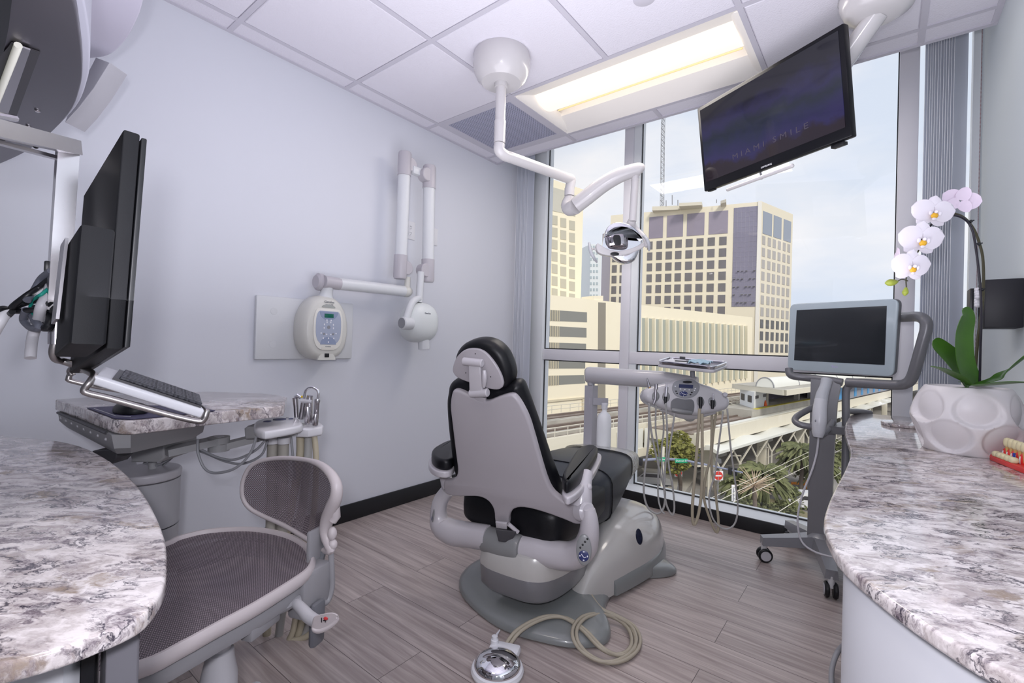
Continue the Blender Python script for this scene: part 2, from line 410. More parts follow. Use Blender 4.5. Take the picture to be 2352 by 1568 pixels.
# 2x4 troffers: white trough with a curved lit diffuser
def troffer(ix, iy, label):
    x0, x1 = GX + ix * T, GX + (ix + 2) * T; y1 = GY - iy * T; y0 = y1 - T
    t = thing('ceiling_light', label, 'ceiling light', ((x0 + x1) / 2, (y0 + y1) / 2, CH), 'recessed ceiling troffers')
    a, b = x0 + .012, x1 - .012; c, d = y0 + .012, y1 - .012
    w_ = .15; z1 = CH + .075
    prof = [(c, CH), (c + w_, z1 - .02), (c + w_, z1 + .02), (d - w_, z1 + .02), (d - w_, z1 - .03), (d, CH), (d, z1 + .04), (c, z1 + .04)]
    g = G().loft([[Vector((x, y, z)) for y, z in prof] for x in (a, b)])
    part('housing', g, mat('troffer_reflector', '#fffaf3', .4), t, flat=True)
    for xe, s in ((a, 1), (b, -1)):
        g = G().loft([[Vector((xe + s * q, y, z)) for y, z in ((c, CH), (c + w_ * .9, CH + .06), (c + .3, CH + .075), (d - w_ * .9, CH + .06), (d, CH), (d, CH + .07), (c, CH + .07))] for q in (0, .004)])
        g.loft([[Vector((xe + s * .05 * math.sin(k / 6 * PI / 2), y, CH + .002 + .06 * (1 - math.cos(k / 6 * PI / 2)))) for y in (c + .02, d - .02)] + [Vector((xe, y, CH + .07)) for y in (d - .02, c + .02)] for k in range(7)])
        part('end_plate', g, mat('troffer_reflector', '#fffaf3', .4), t)
    L = []
    for xx in (a + .05, b - .05):
        L.append([Vector((xx, c + .11 + .27 * k / 14, CH + .066 - .058 * math.sin(PI * k / 14))) for k in range(15)] + [Vector((xx, c + .38, CH + .074)), Vector((xx, c + .11, CH + .074))])
    part('diffuser', G().loft(L), mat('lit_diffuser', '#a09c94', .6, emit='#fff4e8', es=.92), t)
    part('edge_light_leak', G().tube([(a + .06, c + .384, CH + .058), (b - .06, c + .384, CH + .058)], .005, 8), mat('warm_light_leak', '#c9b78c', .5, emit='#ffe0a0', es=.5), t)  # glowing strip put in for warm light leaking along the diffuser's edge
    ld = bpy.data.lights.new('troffer_lamp', 'AREA'); ld.shape = 'RECTANGLE'; ld.size = 1.05; ld.size_y = .3; ld.energy = 11; ld.color = (1, .93, .86)
    lo = bpy.data.objects.new('troffer_lamp', ld); COL.objects.link(lo); lo.parent = t; lo.location = (0, 0, -.001)
troffer(1, 0, 'lit recessed ceiling light nearest the window')
troffer(1, 4, 'recessed ceiling light at the back of the room behind the camera')

# return-air grille
x0, y0 = GX, GY - T
t = thing('air_vent', 'square perforated blue grey ceiling return grille beside the lit ceiling light', 'vent', (x0 + T / 2, y0 + T / 2, CH))
g = G()
for lo, hi in (((.012, .012), (T - .012, .045)), ((.012, T - .045), (T - .012, T - .012)), ((.012, .045), (.045, T - .045)), ((T - .045, .045), (T - .012, T - .045))):
    g.bb((x0 + lo[0], y0 + lo[1], CH - .001), (x0 + hi[0], y0 + hi[1], CH + .012))
part('frame', g, M_GRID, t, flat=True)
M = bpy.data.materials.new('perforated_metal'); M.use_nodes = True; MATS['perforated_metal'] = M; tt = M.node_tree; b = tt.nodes['Principled BSDF']
tc = tt.nodes.new('ShaderNodeTexCoord'); br = tt.nodes.new('ShaderNodeTexBrick'); br.inputs['Scale'].default_value = 1; br.inputs['Brick Width'].default_value = .0135; br.inputs['Row Height'].default_value = .0105; br.inputs['Mortar Size'].default_value = .0028
br.inputs['Color1'].default_value = lin('#4a4c60'); br.inputs['Color2'].default_value = lin('#555870'); br.inputs['Mortar'].default_value = lin('#b3b4c8')
tt.links.new(tc.outputs['Object'], br.inputs[0]); tt.links.new(br.outputs[0], b.inputs['Base Color']); b.inputs['Roughness'].default_value = .5
part('perforated_panel', G().bb((x0 + .045, y0 + .045, CH + .004), (x0 + T - .045, y0 + T - .045, CH + .008)), M, t, flat=True)

# sprinkler cover plate
p = W(1480, -6, z=CH)
g = G().lathe([(.045, 0), (.045, -.006), (.04, -.009), (.001, -.0095)], (p.x, p.y, CH), 28)
tag(part('sprinkler_cover', g, M_GRID, loc=p), 'small round cover plate at the top edge of the ceiling tiles', 'sprinkler cover')

# ================================================================= vertical blinds, bead chain
M_BLIND = mat('blind_fabric', '#a3a9ba', .7)
M_BLINDS = mat('blind_slat', '#dde1ea', .6)
_t = M_BLINDS.node_tree; _tr = _t.nodes.new('ShaderNodeBsdfTranslucent'); _tr.inputs[0].default_value = lin('#dde1ea'); _mx = _t.nodes.new('ShaderNodeMixShader'); _mx.inputs[0].default_value = .45
_t.links.new(_t.nodes['Principled BSDF'].outputs[0], _mx.inputs[1]); _t.links.new(_tr.outputs[0], _mx.inputs[2]); _t.links.new(_mx.outputs[0], _t.nodes['Material Output'].inputs[0])
def blinds(xa, xb, n, y, label, z0=.10):
    t = thing('vertical_blind', label, 'window blind', ((xa + xb) / 2, y, z0))
    g = G(); ge = G(); rnd = random.Random(n)
    for k in range(n):
        x = xa + (xb - xa) * (k + .5) / n
        a = R(22 + rnd.uniform(-6, 6)); hx, hy = .028 * math.cos(a), .030 * math.sin(a)
        pr = []
        for q in range(5):
            s_ = q / 4 * 2 - 1; bow = .004 * (1 - s_ * s_)
            pr.append((x + hx * s_ - bow * math.sin(a), y + hy * s_ + bow * math.cos(a)))
        pr += [(px + .0008, py + .0006) for px, py in pr[::-1]]
        g.loft([[Vector((px, py, z)) for px, py in pr] for z in (z0, 2.84)])
        ge.tube([(x - hx, y - hy, z0), (x - hx, y - hy, 2.84)], .0011, 6)
    part('slats', g, M_BLINDS, t); part('slat_edges', ge, mat('slat_edge', '#f2f4f8', .4), t)
    part('headrail', G().bb((xa - .02, y - .02, 2.84), (xb + .02, y + .02, 2.89)), M_WHITE, t)
    g = G()
    for z in (z0 + .01,):
        g.tube([(xa, y - .03, z), (xb, y - .03, z)], .0012, 6)
    part('chain', g, M_WHITE, t)
blinds(.02, .145, 9, -.13, 'stack of grey vertical blind slats in the corner by the left wall')
blinds(2.618, 2.735, 12, -.12, 'stack of grey vertical blind slats by the right wall behind the orchid')
g = G(); x = 2.797; y = -.16
for k in range(330): g.box((x, y, 2.84 - k * .0062), (.0042, .0042, .0042), .0012, seg=1)
tag(part('bead_chain', g, mat('beads', '#8c6f74', .4), loc=(x, y, 2.8)), 'reddish bead pull chain hanging down beside the right wall', 'blind cord')

# ================================================================= dental operating light
D = Vector((.94, -1.49, CH))
t = thing('dental_light', 'ceiling mounted dental operating light with white jointed arm and chrome head', 'dental light', D)
part('ceiling_cover', G().lathe([(.136, 0), (.142, -.015), (.142, -.055), (.137, -.085), (.122, -.118), (.101, -.138), (.097, -.142), (.03, -.143)], D, 48), M_IVORY, t)
part('drop_pole', G().cyl(D + Vector((0, 0, -.14)), D + Vector((0, 0, -.165)), .033).cyl(D + Vector((0, 0, -.14)), D + Vector((0, 0, -.33)), .0255).cyl(D + Vector((0, 0, -.33)), D + Vector((0, 0, -.44)), .0285), M_IVORY, t)
e0 = D + Vector((0, 0, -.445)); e1 = D + Vector((0, 0, -.49))
a0 = W(1312, 412, d=2.72); a1 = W(1308, 436, d=2.72); a2 = W(1307, 470, d=2.72)
pts = spline([e0, e0 * .35 + e1 * .65, e1 + (a0 - e1) * .06, e1 + (a0 - e1) * .12], 6)
g = G().tube(pts + [e1 + (a0 - e1) * .93] + spline([e1 + (a0 - e1) * .95, a0, a0 + (a1 - a0) * .5, a1], 6), .0275, 20)
part('lower_arm', g, M_IVORY, t)
part('joint_collar', G().cyl(a1 - (a2 - a1) * .1, a1 + (a2 - a1) * .4, .0285).cyl(a1 + (a2 - a1) * .45, a2, .026), M_IVORY, t)
b0 = W(1304, 468, d=2.70); b1 = W(1322, 468, d=2.66)
g = G().tube([a1 + (a2 - a1) * .5, W(1302, 470, d=2.72), W(1309, 479, d=2.70), W(1322, 474, d=2.66)], [.026, .034, .042, .044], 20, 5)
part('elbow', g, M_IVORY, t)
pts = [W(1323, 472, d=2.66), W(1350, 451, d=2.63), W(1385, 424, d=2.60), W(1420, 404, d=2.57), W(1450, 393, d=2.55), W(1470, 388, d=2.54), W(1478, 390, d=2.54)]
part('upper_arm', G().tube(pts, [.045, .045, .044, .041, .037, .033, .018], 20, 5), M_IVORY, t)
p0 = W(1460, 396, d=2.55); p1 = W(1453, 508, d=2.55)
g = G().cyl(p0, p1, .0205).cyl(p0 + (p1 - p0) * .12, p0 + (p1 - p0) * .17, .0215)
part('stem', g, M_IVORY, t)
HC = W(1426, 560, d=2.55); sc = 2.55 / FPX
X, Yv, Z = RT, FW, UP
def H(px, py, dd=0): return W(px, py, d=2.55 + dd)
# yoke from the stem round the right side of the head
part('yoke', G().tube([H(1452, 505), H(1450, 520, .03), H(1462, 530, .03), H(1480, 545, .0), H(1486, 566, -.03)], [.02, .03, .02, .014, .010], 14, 5), M_IVORY, t)
# head frame: a curved band in front, behind it two chrome reflector lobes
outl = [H(1368, 566), H(1372, 560), H(1380, 565), H(1395, 573), H(1415, 577), H(1440, 574), H(1462, 566), H(1478, 556), H(1487, 557), H(1478, 568), H(1460, 578), H(1438, 586), H(1412, 589), H(1388, 587), H(1372, 580)]
outl = spline(outl, 4, closed=True)
part('head_band', G().prism(outl, -Yv, .02, .006, -.02), M_IVORY, t)
up = [H(1384, 568), H(1387, 545), H(1393, 525), H(1410, 515), H(1432, 516), H(1452, 524), H(1466, 540), H(1474, 556), H(1455, 569), H(1425, 576), H(1400, 574)]
up = spline(up, 4, closed=True)
g = G().pillow(up, Yv, .09, c=H(1428, 556), rings=9)
part('upper_reflector', g, M_CHROME, t, angle=60)
up2 = spline([H(1388, 545), H(1393, 525), H(1410, 514), H(1432, 515), H(1452, 524), H(1466, 540), H(1472, 552), H(1462, 541), H(1448, 531), H(1430, 525), H(1412, 526), H(1398, 534)], 4, closed=True)
part('reflector_rim', G().prism(up2, -Yv, .03, .004, -.005), M_CHROME, t, angle=50)
cen = spline([H(1390, 540), H(1408, 533), H(1430, 533), H(1440, 540), H(1442, 556), H(1438, 572), H(1410, 573), H(1394, 566)], 4, closed=True)
part('front_reflector', G().pillow(cen, -Yv, .035, rings=7), mat('chrome_dark', '#b8b4b8', .1, 1), t, angle=60)
part('bulb_shield', G().prism(spline([H(1408, 545, -.04), H(1411, 540, -.04), H(1421, 540, -.04), H(1425, 546, -.04), H(1426, 560, -.04), H(1423, 563, -.04), H(1414, 563, -.04), H(1411, 557, -.04)], 3, closed=True), -Yv, .006, .002), M_BLACK, t)
lo_ = spline([H(1404, 586), H(1420, 587), H(1445, 583), H(1468, 572), H(1463, 588), H(1455, 600), H(1440, 606), H(1424, 603), H(1411, 594)], 4, closed=True)
part('lower_reflector', G().pillow(lo_, -Yv, .02, rings=8, back=.05), M_CHROME, t, angle=60)
part('badge', G().ball(H(1412, 583, -.026), (.024, .010, .004), basis(-Yv, Z)), M_BLACK, t)
for s_, pts in ((0, [H(1372, 574), H(1362, 571), H(1357, 577, -.02)]), (1, [H(1482, 560), H(1487, 556, -.01), H(1490, 562, -.02)])):
    part('handle_mount', G().tube(pts, .006, 10, 4), M_IVORY, t)
for pts in ([H(1353, 558), H(1356, 575, -.03), H(1363, 590, -.03), H(1371, 602)], [H(1477, 541), H(1485, 548, -.04), H(1490, 560, -.04), H(1491, 576, -.02)]):
    part('handle', G().tube(pts, [.007, .009, .009, .005], 12, 5), mat('clear_grey_plastic', '#b4b6bb', .2), t)

# ================================================================= television on its ceiling arm
TL, TR, BR, BL = Vector((1.655, -.727, 2.338)), Vector((2.306, -1.057, 2.349)), Vector((2.343, -1.008, 1.917)), Vector((1.692, -.679, 1.905))
ex = (TR - TL).normalized(); ez = (TL - BL); ez = (ez - ex * ez.dot(ex)).normalized(); ey = ez.cross(ex)   # away from the viewer
Wd, Hg = .73, .437; o = (TL + TR + BR + BL) / 4
def TV(u, v, q=0): return o + ex * u + ez * v + ey * q
ROT = Matrix((ex, ey, ez)).transposed()
t = thing('television', 'flat black television tilted down from the ceiling in front of the window', 'television', o)
M_TVB = mat('tv_gloss_black', '#0e0e14', .28, spec=.3)
part('bezel', G().box(TV(0, 0, .018), (Wd, .036, Hg), .006, ROT), M_TVB, t)
part('back_shell', G().box(TV(0, -.02, .05), (Wd * .72, .05, Hg * .6), .015, ROT), M_BLACK, t)
M = bpy.data.materials.new('tv_picture'); M.use_nodes = True; MATS['tv_picture'] = M; tt = M.node_tree; b = tt.nodes['Principled BSDF']
tc = tt.nodes.new('ShaderNodeTexCoord'); mp = tt.nodes.new('ShaderNodeMapping'); mp.inputs['Rotation'].default_value = (0, 0, math.atan2(ex.y, ex.x) * -1); tt.links.new(tc.outputs['Object'], mp.inputs[0])
nz = tt.nodes.new('ShaderNodeTexNoise'); nz.inputs['Scale'].default_value = 6; nz.inputs['Detail'].default_value = 7; nz.inputs['Roughness'].default_value = .6; tt.links.new(mp.outputs[0], nz.inputs[0])
sx = tt.nodes.new('ShaderNodeSeparateXYZ'); tt.links.new(mp.outputs[0], sx.inputs[0])
ma = tt.nodes.new('ShaderNodeMath'); ma.operation = 'MULTIPLY_ADD'; tt.links.new(nz.outputs[0], ma.inputs[0]); ma.inputs[1].default_value = .22; tt.links.new(sx.outputs['Z'], ma.inputs[2])
r = tt.nodes.new('ShaderNodeValToRGB'); e = r.color_ramp.elements; e[0].position = 0; e[0].color = lin('#120c12'); e[1].position = 1; e[1].color = lin('#0c0c14')
mr = tt.nodes.new('ShaderNodeMapRange'); mr.inputs[1].default_value = -.2; mr.inputs[2].default_value = .32; tt.links.new(ma.outputs[0], mr.inputs[0]); tt.links.new(mr.outputs[0], r.inputs[0])
for p_, c_ in ((.36, '#1c1218'), (.42, '#211c44'), (.52, '#1a1c3a'), (.62, '#121a26'), (.72, '#1d1b3c'), (.86, '#101019')):
    q = e.new(p_); q.color = lin(c_)
tt.links.new(r.outputs[0], b.inputs['Emission Color']); b.inputs['Emission Strength'].default_value = 1.35; b.inputs['Base Color'].default_value = (.004, .004, .006, 1); b.inputs['Roughness'].default_value = .06
part('screen', G().box(TV(0, .012, -.0012), (Wd - .04, .003, Hg - .062), 0, ROT), M, t, flat=True)
TM = Matrix.Translation(TV(.015, -.108, -.0032)) @ Matrix((ex, ez, -ey)).transposed().to_4x4()
part('screen_text', G().text('M I A M I   S M I L E', TM, .036, .0002, sx=1.28), mat('dim_lettering', '#0a0a10', .3, emit='#4d4658', es=.9), t, flat=True)
part('maker_lettering', G().text('SAMSUNG', Matrix.Translation(TV(0, -Hg / 2 + .011, -.001)) @ Matrix((ex, ez, -ey)).transposed().to_4x4(), .011, .0006, sx=1.1), M_WINK, t, flat=True)
for g in (G().box(TV(.30, -Hg / 2 - .008, .03), (.05, .03, .014), .002, ROT), G().box(TV(-.33, -Hg / 2 - .002, .02), (.04, .02, .006), .001, ROT)): part('foot_socket', g, M_BLACK, t)

C0 = W(2018, 5, z=2.42)
t = thing('television_mount', 'white ceiling arm and domed cover carrying the television', 'television mount', (C0.x, C0.y, CH))
part('ceiling_cover', G().lathe([(.125, 0), (.13, -.03), (.126, -.07), (.108, -.115), (.07, -.138), (.02, -.142)], (C0.x, C0.y, CH), 40), M_IVORY, t)
part('seam', G().lathe([(.1305, -.04), (.131, -.042), (.1305, -.044)], (C0.x, C0.y, CH), 40, cap=False), M_GREY, t)
q1 = TV(.20, .02, .085)
c1 = Vector((C0.x, C0.y, CH - .12))
dv = (q1 - c1).normalized()
B = Matrix((dv.orthogonal().normalized(), dv.cross(dv.orthogonal().normalized()), dv)).transposed()
part('arm', G().tube([c1, c1 + (q1 - c1) * .5, q1], .042, 20, flat=.8), M_IVORY, t)
part('cable_cover', G().tube([c1 + UP * .01 + RT * .035, c1 + (q1 - c1) * .5 + RT * .045, q1 + RT * .04], .006, 8), M_SATIN, t)
part('bracket', G().box(TV(.12, 0, .082), (.24, .012, .16), .003, ROT), M_LGREY, t)
h0, h1 = W(1672, 435, d=2.25), W(1819, 381, d=1.93)
part('handle', G().tube([h0, h1], .0088, 14).ball(h0, .0088).ball(h1, .0088), M_IVORY, t)
g = G().tube([TV(-.1, -.16, .08), TV(-.1, -.23, .10), (h0 + h1) / 2], .005, 8)
part('handle_stem', g, M_GREY, t)

# ================================================================= x-ray unit on the left wall
M_XR = mat('xray_white', '#d5d7da', .35)
M_XG = mat('xray_joint_grey', '#b9b5bb', .4)
M_XC = mat('xray_cream', '#d3d2cc', .35)
pl = tag(part('wall_plate', G().bb((0, -2.225, .955), (.022, -1.685, 1.275), .006), M_XR, loc=(0, -1.95, 1.1)), 'white rectangular mounting plate on the left wall behind the control unit', 'wall plate')
for y_ in (-2.14, -1.76):
    for z_ in (1.03, 1.2): part('screw_cover', G().lathe([(.018, 0), (.017, .001), (.001, .0012)], MX((.022, y_, z_), basis((1, 0, 0))), 20), M_XR, pl)
t = thing('xray_unit', 'white wall mounted dental x-ray unit with grey control panel and folded arm', 'x-ray unit', (0.02, -1.93, .95))
# body: rounded egg, deeper at the sides
UC = Vector((.03, -1.915, 1.12))
def ring(x, s_, k=36):
    L = []
    for j in range(k):
        a = 2 * PI * j / k; cy, sz = math.cos(a), math.sin(a)
        hw = .132 * (1 - .14 * max(sz, 0) ** 1.5); hh = .178 if sz > 0 else .168
        L.append(Vector((x, UC.y + math.copysign(abs(cy) ** .72, cy) * hw * s_, UC.z + math.copysign(abs(sz) ** .85, sz) * hh * s_)))
    return L
g = G().loft([ring(.022, .93), ring(.04, .985), ring(.07, 1), ring(.1, .99), ring(.125, .95), ring(.14, .88), ring(.146, .8), ring(.148, .5), ring(.1485, .05)])
part('body', g, M_XC, t, angle=50)
def fring(s1, s2, dz, x, k=32, top=.84):
    L = []
    for j in range(k):
        a = 2 * PI * j / k; cy, sz = math.cos(a), math.sin(a)
        yy = math.copysign(abs(cy) ** .6, cy) * s1; zz = math.copysign(abs(sz) ** .7, sz) * s2
        zz = min(zz, top * s2); L.append(Vector((x, UC.y + yy, UC.z + dz + zz)))
    return L
part('panel_frame', G().loft([fring(.083, .118, .005, .146), fring(.083, .118, .005, .1525), fring(.08, .115, .005, .1535)]), mat('xray_frame', '#e3e1da', .35), t)
part('control_panel', G().loft([fring(.072, .096, .012, .153), fring(.072, .096, .012, .1545)]), mat('panel_blue_grey', '#a9b1c4', .35), t)
def disc(y, z, ry, rz, x, th=.001, top=None, bot=None, k=28):
    L = []
    for q in (0, th):
        P_ = []
        for j in range(k):
            a = 2 * PI * j / k; zz = rz * math.sin(a)
            if top is not None: zz = min(zz, top)
            if bot is not None: zz = max(zz, bot)
            P_.append(Vector((x + q, UC.y + y + ry * math.cos(a), UC.z + z + zz)))
        L.append(P_)
    return L
for g in (G().loft(disc(-.0, .089, .052, .045, .1545, top=0)), G().loft(disc(0, -.083, .045, .04, .1545, bot=0))): part('panel_shading', g, mat('panel_slate', '#8f9ab4', .35), t, flat=True)
part('display', G().bb((.155, UC.y - .026, UC.z + .058), (.1565, UC.y + .026, UC.z + .079), .0006), mat('lcd_green', '#126552', .2), t)
g = G()
for y_, z_, a in ((0, .008, .009), (-.026, -.028, .006), (.026, -.028, .006)): g.loft(disc(y_, z_, a, a, .1546))
part('dial_mark', g, M_GREY, t)
g = G()
for k in range(6):
    a = R(-20 + k * 44); g.loft(disc(.028 * math.cos(a), .012 + .024 * math.sin(a), .003, .005, .1546))
for y_, z_ in ((-.042, -.024), (-.012, -.03), (.012, -.03), (.042, -.024), (-.03, -.05), (0, -.05), (.03, -.05), (-.012, .045), (.012, .045), (0, -.07)): g.loft(disc(y_, z_, .004, .004, .1552, k=12))
part('panel_buttons', g, M_WINK, t, flat=True)
yz = lambda x, y, z: Matrix.Translation((x, y, z)) @ Matrix(((0, 0, 1), (1, 0, 0), (0, 1, 0))).to_4x4()
g = G().text('Gendex', yz(.1485, UC.y + .004, UC.z + .142), .018, .0006).text('expert DC', yz(.1485, UC.y + .004, UC.z + .128), .010, .0004).text('Gendex', yz(.1540, UC.y, UC.z - .094), .010, .0004)
part('lettering', g, M_INK, t, flat=True)
part('finger_recess', G().loft(disc(0, .112, .038, .016, .1475, .003, bot=0)), mat('recess_grey', '#a4a7a4', .5), t, flat=True)
part('warning_label', G().bb((.1535, UC.y - .036, UC.z - .111), (.1542, UC.y + .036, UC.z - .098)), mat('label_cream', '#d8d5cc', .5), t, flat=True)
part('switch_recess', G().loft(disc(0, -.165, .05, .042, .134, .012, bot=0)), M_XC, t, flat=True)
part('power_switch', G().bb((.144, UC.y - .014, UC.z - .15), (.15, UC.y + .010, UC.z - .13), .001), M_BLACK, t)
# neck and shoulder joint
JN = Vector((.12, -1.90, 1.37))
part('neck', G().tube([(.085, -1.90, 1.27), (.095, -1.90, 1.31), (.11, -1.90, 1.35)], [.05, .032, .028], 20, 4), M_XR, t)
part('shoulder_joint', G().cyl((.08, -1.955, JN.z), (.08, -1.91, JN.z), .046, bev=.012).tube([(.12, -1.93, JN.z), (.12, -1.84, JN.z - .003)], .033, 20), M_XG, t)
A1 = Vector((.12, -1.40, 1.375))
part('horizontal_arm', G().tube([(.12, -1.845, JN.z - .002), A1], .031, 24, flat=1.05), M_XR, t)
part('elbow_joint', G().ball(A1 + Vector((0, .02, 0)), (.035, .04, .034)).cyl(A1 + Vector((0, .025, .02)), A1 + Vector((0, .025, .09)), .018), M_XC, t)
# two upright arms, folded together like scissors
def upright(x, y0, z0, y1, z1, side, nm):
    part(nm, G().tube([(x, y0, z0), (x, y1, z1)], .0365, 24, flat=.8), M_XR, t)
    for (yy, zz, s_, kn) in ((y0, z0, 1, side), (y1, z1, -1, side)):
        u_ = (Vector((0, y1 - y0, z1 - z0))).normalized() * s_
        a_ = Vector((x, yy, zz)) - u_ * .085; b_ = Vector((x, yy, zz)) + u_ * .06
        gg_ = G().tube([a_, a_ + u_ * .012, b_], [.035, .0405, .0405], 24, flat=.85)
        c_ = a_ + u_ * .07 + Vector((0, kn * .033, 0))
        gg_.cyl(c_ - Vector((.03, 0, 0)), c_ + Vector((.03, 0, 0)), .042, n=28, bev=.004)
        part('arm_joint', gg_, M_XG, t)
upright(.13, -1.44, 1.53, -1.43, 2.14, 1, 'folding_arm')
upright(.17, -1.255, 1.53, -1.265, 2.10, -1, 'folding_arm')
part('joint_link', G().bb((.13, -1.39, 2.10), (.17, -1.30, 2.15), .01), M_XR, t)
part('head_stem', G().tube([(.18, -1.32, 1.50), (.18, -1.33, 1.31)], .022, 20), M_XR, t)
HD = Vector((.165, -1.31, 1.185))
part('tube_head', G().ball(HD, (.09, .128, .125), e=.82, n=40, m_=24).ball(HD + Vector((-.03, .0, -.01)), (.08, .112, .115), e=.85, n=36, m_=20), mat('xray_head_white', '#d9dddd', .35), t, angle=60)
part('head_yoke', G().tube([HD + Vector((.03, -.03, .15)), HD + Vector((.04, -.09, .12)), HD + Vector((.05, -.135, .04)), HD + Vector((.05, -.145, -.01))], [.018, .022, .022, .024], 16, 6), M_XR, t)
part('pivot_knob', G().cyl(HD + Vector((.05, -.175, -.012)), HD + Vector((.05, -.10, -.012)), .038, bev=.006), M_XR, t)
part('knob_pad', G().cyl(HD + Vector((.05, -.178, -.012)), HD + Vector((.05, -.174, -.012)), .031, n=28), M_GREY, t)
part('beam_cone', G().tube([HD + Vector((.02, .02, -.08)), HD + Vector((.02, .028, -.165))], .036, 28), M_XR, t)
part('lettering', G().text('Gendex', yz(HD.x + .084, HD.y - .005, HD.z + .055), .015, .002), M_INK, t, flat=True)

# outlet and blank plate
t = tag(part('power_outlet', G().bb((0, -1.305, 1.735), (.006, -1.23, 1.852), .002), M_WHITE, loc=(0, -1.28, 1.79)), 'white duplex power outlet on the wall between the folded x-ray arms', 'power outlet')
g = G()
for z_ in (1.773, 1.814): g.lathe([(.017, 0), (.017, .002), (.001, .0022)], MX((.006, -1.2675, z_), basis((1, 0, 0))), 20)
part('socket', g, M_WHITE, t)
g = G()
for z_ in (1.773, 1.814):
    for y_ in (-.006, .006): g.bb((.008, -1.2675 + y_ - .001, z_), (.0088, -1.2675 + y_ + .001, z_ + .008))
    g.bb((.008, -1.2695, z_ - .011), (.0088, -1.2655, z_ - .006))
part('slots', g, M_DARK, t, flat=True)
t = tag(part('blank_wall_plate', G().bb((0, -1.10, 1.735), (.006, -1.03, 1.852), .002), M_WHITE, loc=(0, -1.08, 1.79)), 'white blank cover plate on the wall right of the folded x-ray arms', 'wall plate')
g = G()
for z_ in (1.748, 1.838): g.lathe([(.003, 0), (.003, .001)], MX((.006, -1.065, z_), basis((1, 0, 0))), 10)
part('screw', g, M_LGREY, t)
# ================================================================= left desk, its cabinet, overhead cabinet
DZ = .76
def edge_slab(outline, z, th, rnd=.005): return G().prism([Vector((x, y, z - th)) for x, y in outline], (0, 0, 1), th, rnd)
o_ = [(.004, -3.14), (.25, -3.125), (.44, -3.10), (.60, -3.02), (.75, -2.98), (.95, -2.965), (1.15, -2.968), (1.32, -2.98), (1.48, -3.0), (1.60, -3.02), (1.69, -3.042), (1.755, -3.062), (1.795, -3.082), (1.82, -3.105), (1.827, -3.146), (1.824, -3.177), (1.812, -3.21), (1.78, -3.26), (1.70, -3.34), (1.55, -3.5), (.004, -3.8)]
o_ = [(p.x, p.y) for p in spline([(x, y, 0) for x, y in o_[:-1]], 3)] + [(1.3, -3.8), (.004, -3.8)]
tag(part('desk_worktop', edge_slab(o_, DZ, .021), M_GRAN, loc=(1, -3.4, DZ)), 'grey white veined stone desk top with rounded corner at the lower left', 'worktop')
t = thing('desk_cabinet', 'white cabinet with grey end post under the left stone desk top', 'cabinet', (1.2, -3.5, 0))
part('body', G().bb((.3, -3.76, .002), (1.28, -3.2, DZ - .022), .003), mat('cabinet_white', '#cfd0d6', .35), t)
DT = DZ - .022
def vq(pts, name, m_, th=.01):
    a_, b_ = Vector((*pts[0], 0)), Vector((*pts[1], 0)); n_ = (b_ - a_).normalized().cross(Vector((0, 0, 1)))
    part(name, G().prism([a_ + Vector((0, 0, .002)), b_ + Vector((0, 0, .002)), b_ + Vector((0, 0, DT)), a_ + Vector((0, 0, DT))], -n_, th, .002), m_, t)
fa, fb, fc, fd, fe = [W(a, 1500, x=1.76) for a in (60, 226, 257, 304, 320)]
vq([(1.5, -3.38), (1.752, -3.138)], 'white_panel', mat('cabinet_white', '#cfd0d6', .35), -.02)
vq([(1.748, -3.134), (1.752, -3.122)], 'shadow_gap', M_BLACK, -.02)
vq([(1.755, -3.121), (1.757, -3.092)], 'end_post', mat('post_grey', '#6b6a70', .4), -.03)

t = thing('wall_cabinet', 'overhead white cabinet with rounded front and brushed steel underside, top left', 'cabinet', (.7, -3.4, 1.6))
def ol(pts, n=5): return [(p.x, p.y) for p in spline([(x, y, 0) for x, y in pts], n)]
bo = ol([(.004, -3.088), (.2, -3.055), (.43, -3.031), (.73, -3.018), (.93, -3.029), (1.06, -3.046), (1.2, -3.073), (1.33, -3.105), (1.42, -3.16), (1.46, -3.25)]) + [(1.46, -3.75), (.004, -3.75)]
part('underside', G().prism([Vector((x, y, 1.65)) for x, y in bo], (0, 0, 1), .02, .003), mat('underside_steel', '#77747a', .38, 1), t)
bo2 = ol([(.004, -3.08), (.2, -3.045), (.43, -3.02), (.73, -3.006), (.93, -3.017), (1.06, -3.034), (1.2, -3.06), (1.33, -3.095), (1.42, -3.15), (1.46, -3.25)]) + [(1.46, -3.75), (.004, -3.75)]
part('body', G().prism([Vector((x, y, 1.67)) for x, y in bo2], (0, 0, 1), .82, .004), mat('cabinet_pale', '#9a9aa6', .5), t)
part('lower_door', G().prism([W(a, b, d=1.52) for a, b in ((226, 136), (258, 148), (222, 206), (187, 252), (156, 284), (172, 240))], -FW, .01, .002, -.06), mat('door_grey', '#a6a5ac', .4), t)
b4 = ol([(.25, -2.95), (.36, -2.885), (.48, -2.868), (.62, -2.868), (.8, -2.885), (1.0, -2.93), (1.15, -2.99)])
part('upper_door', G().prism([Vector((x, y, 2.0)) for x, y in b4 + [(1.15, -3.02), (.25, -3.02)]], (0, 0, 1), .49, .004), mat('door_lilac', '#bdb9c8', .4), t)
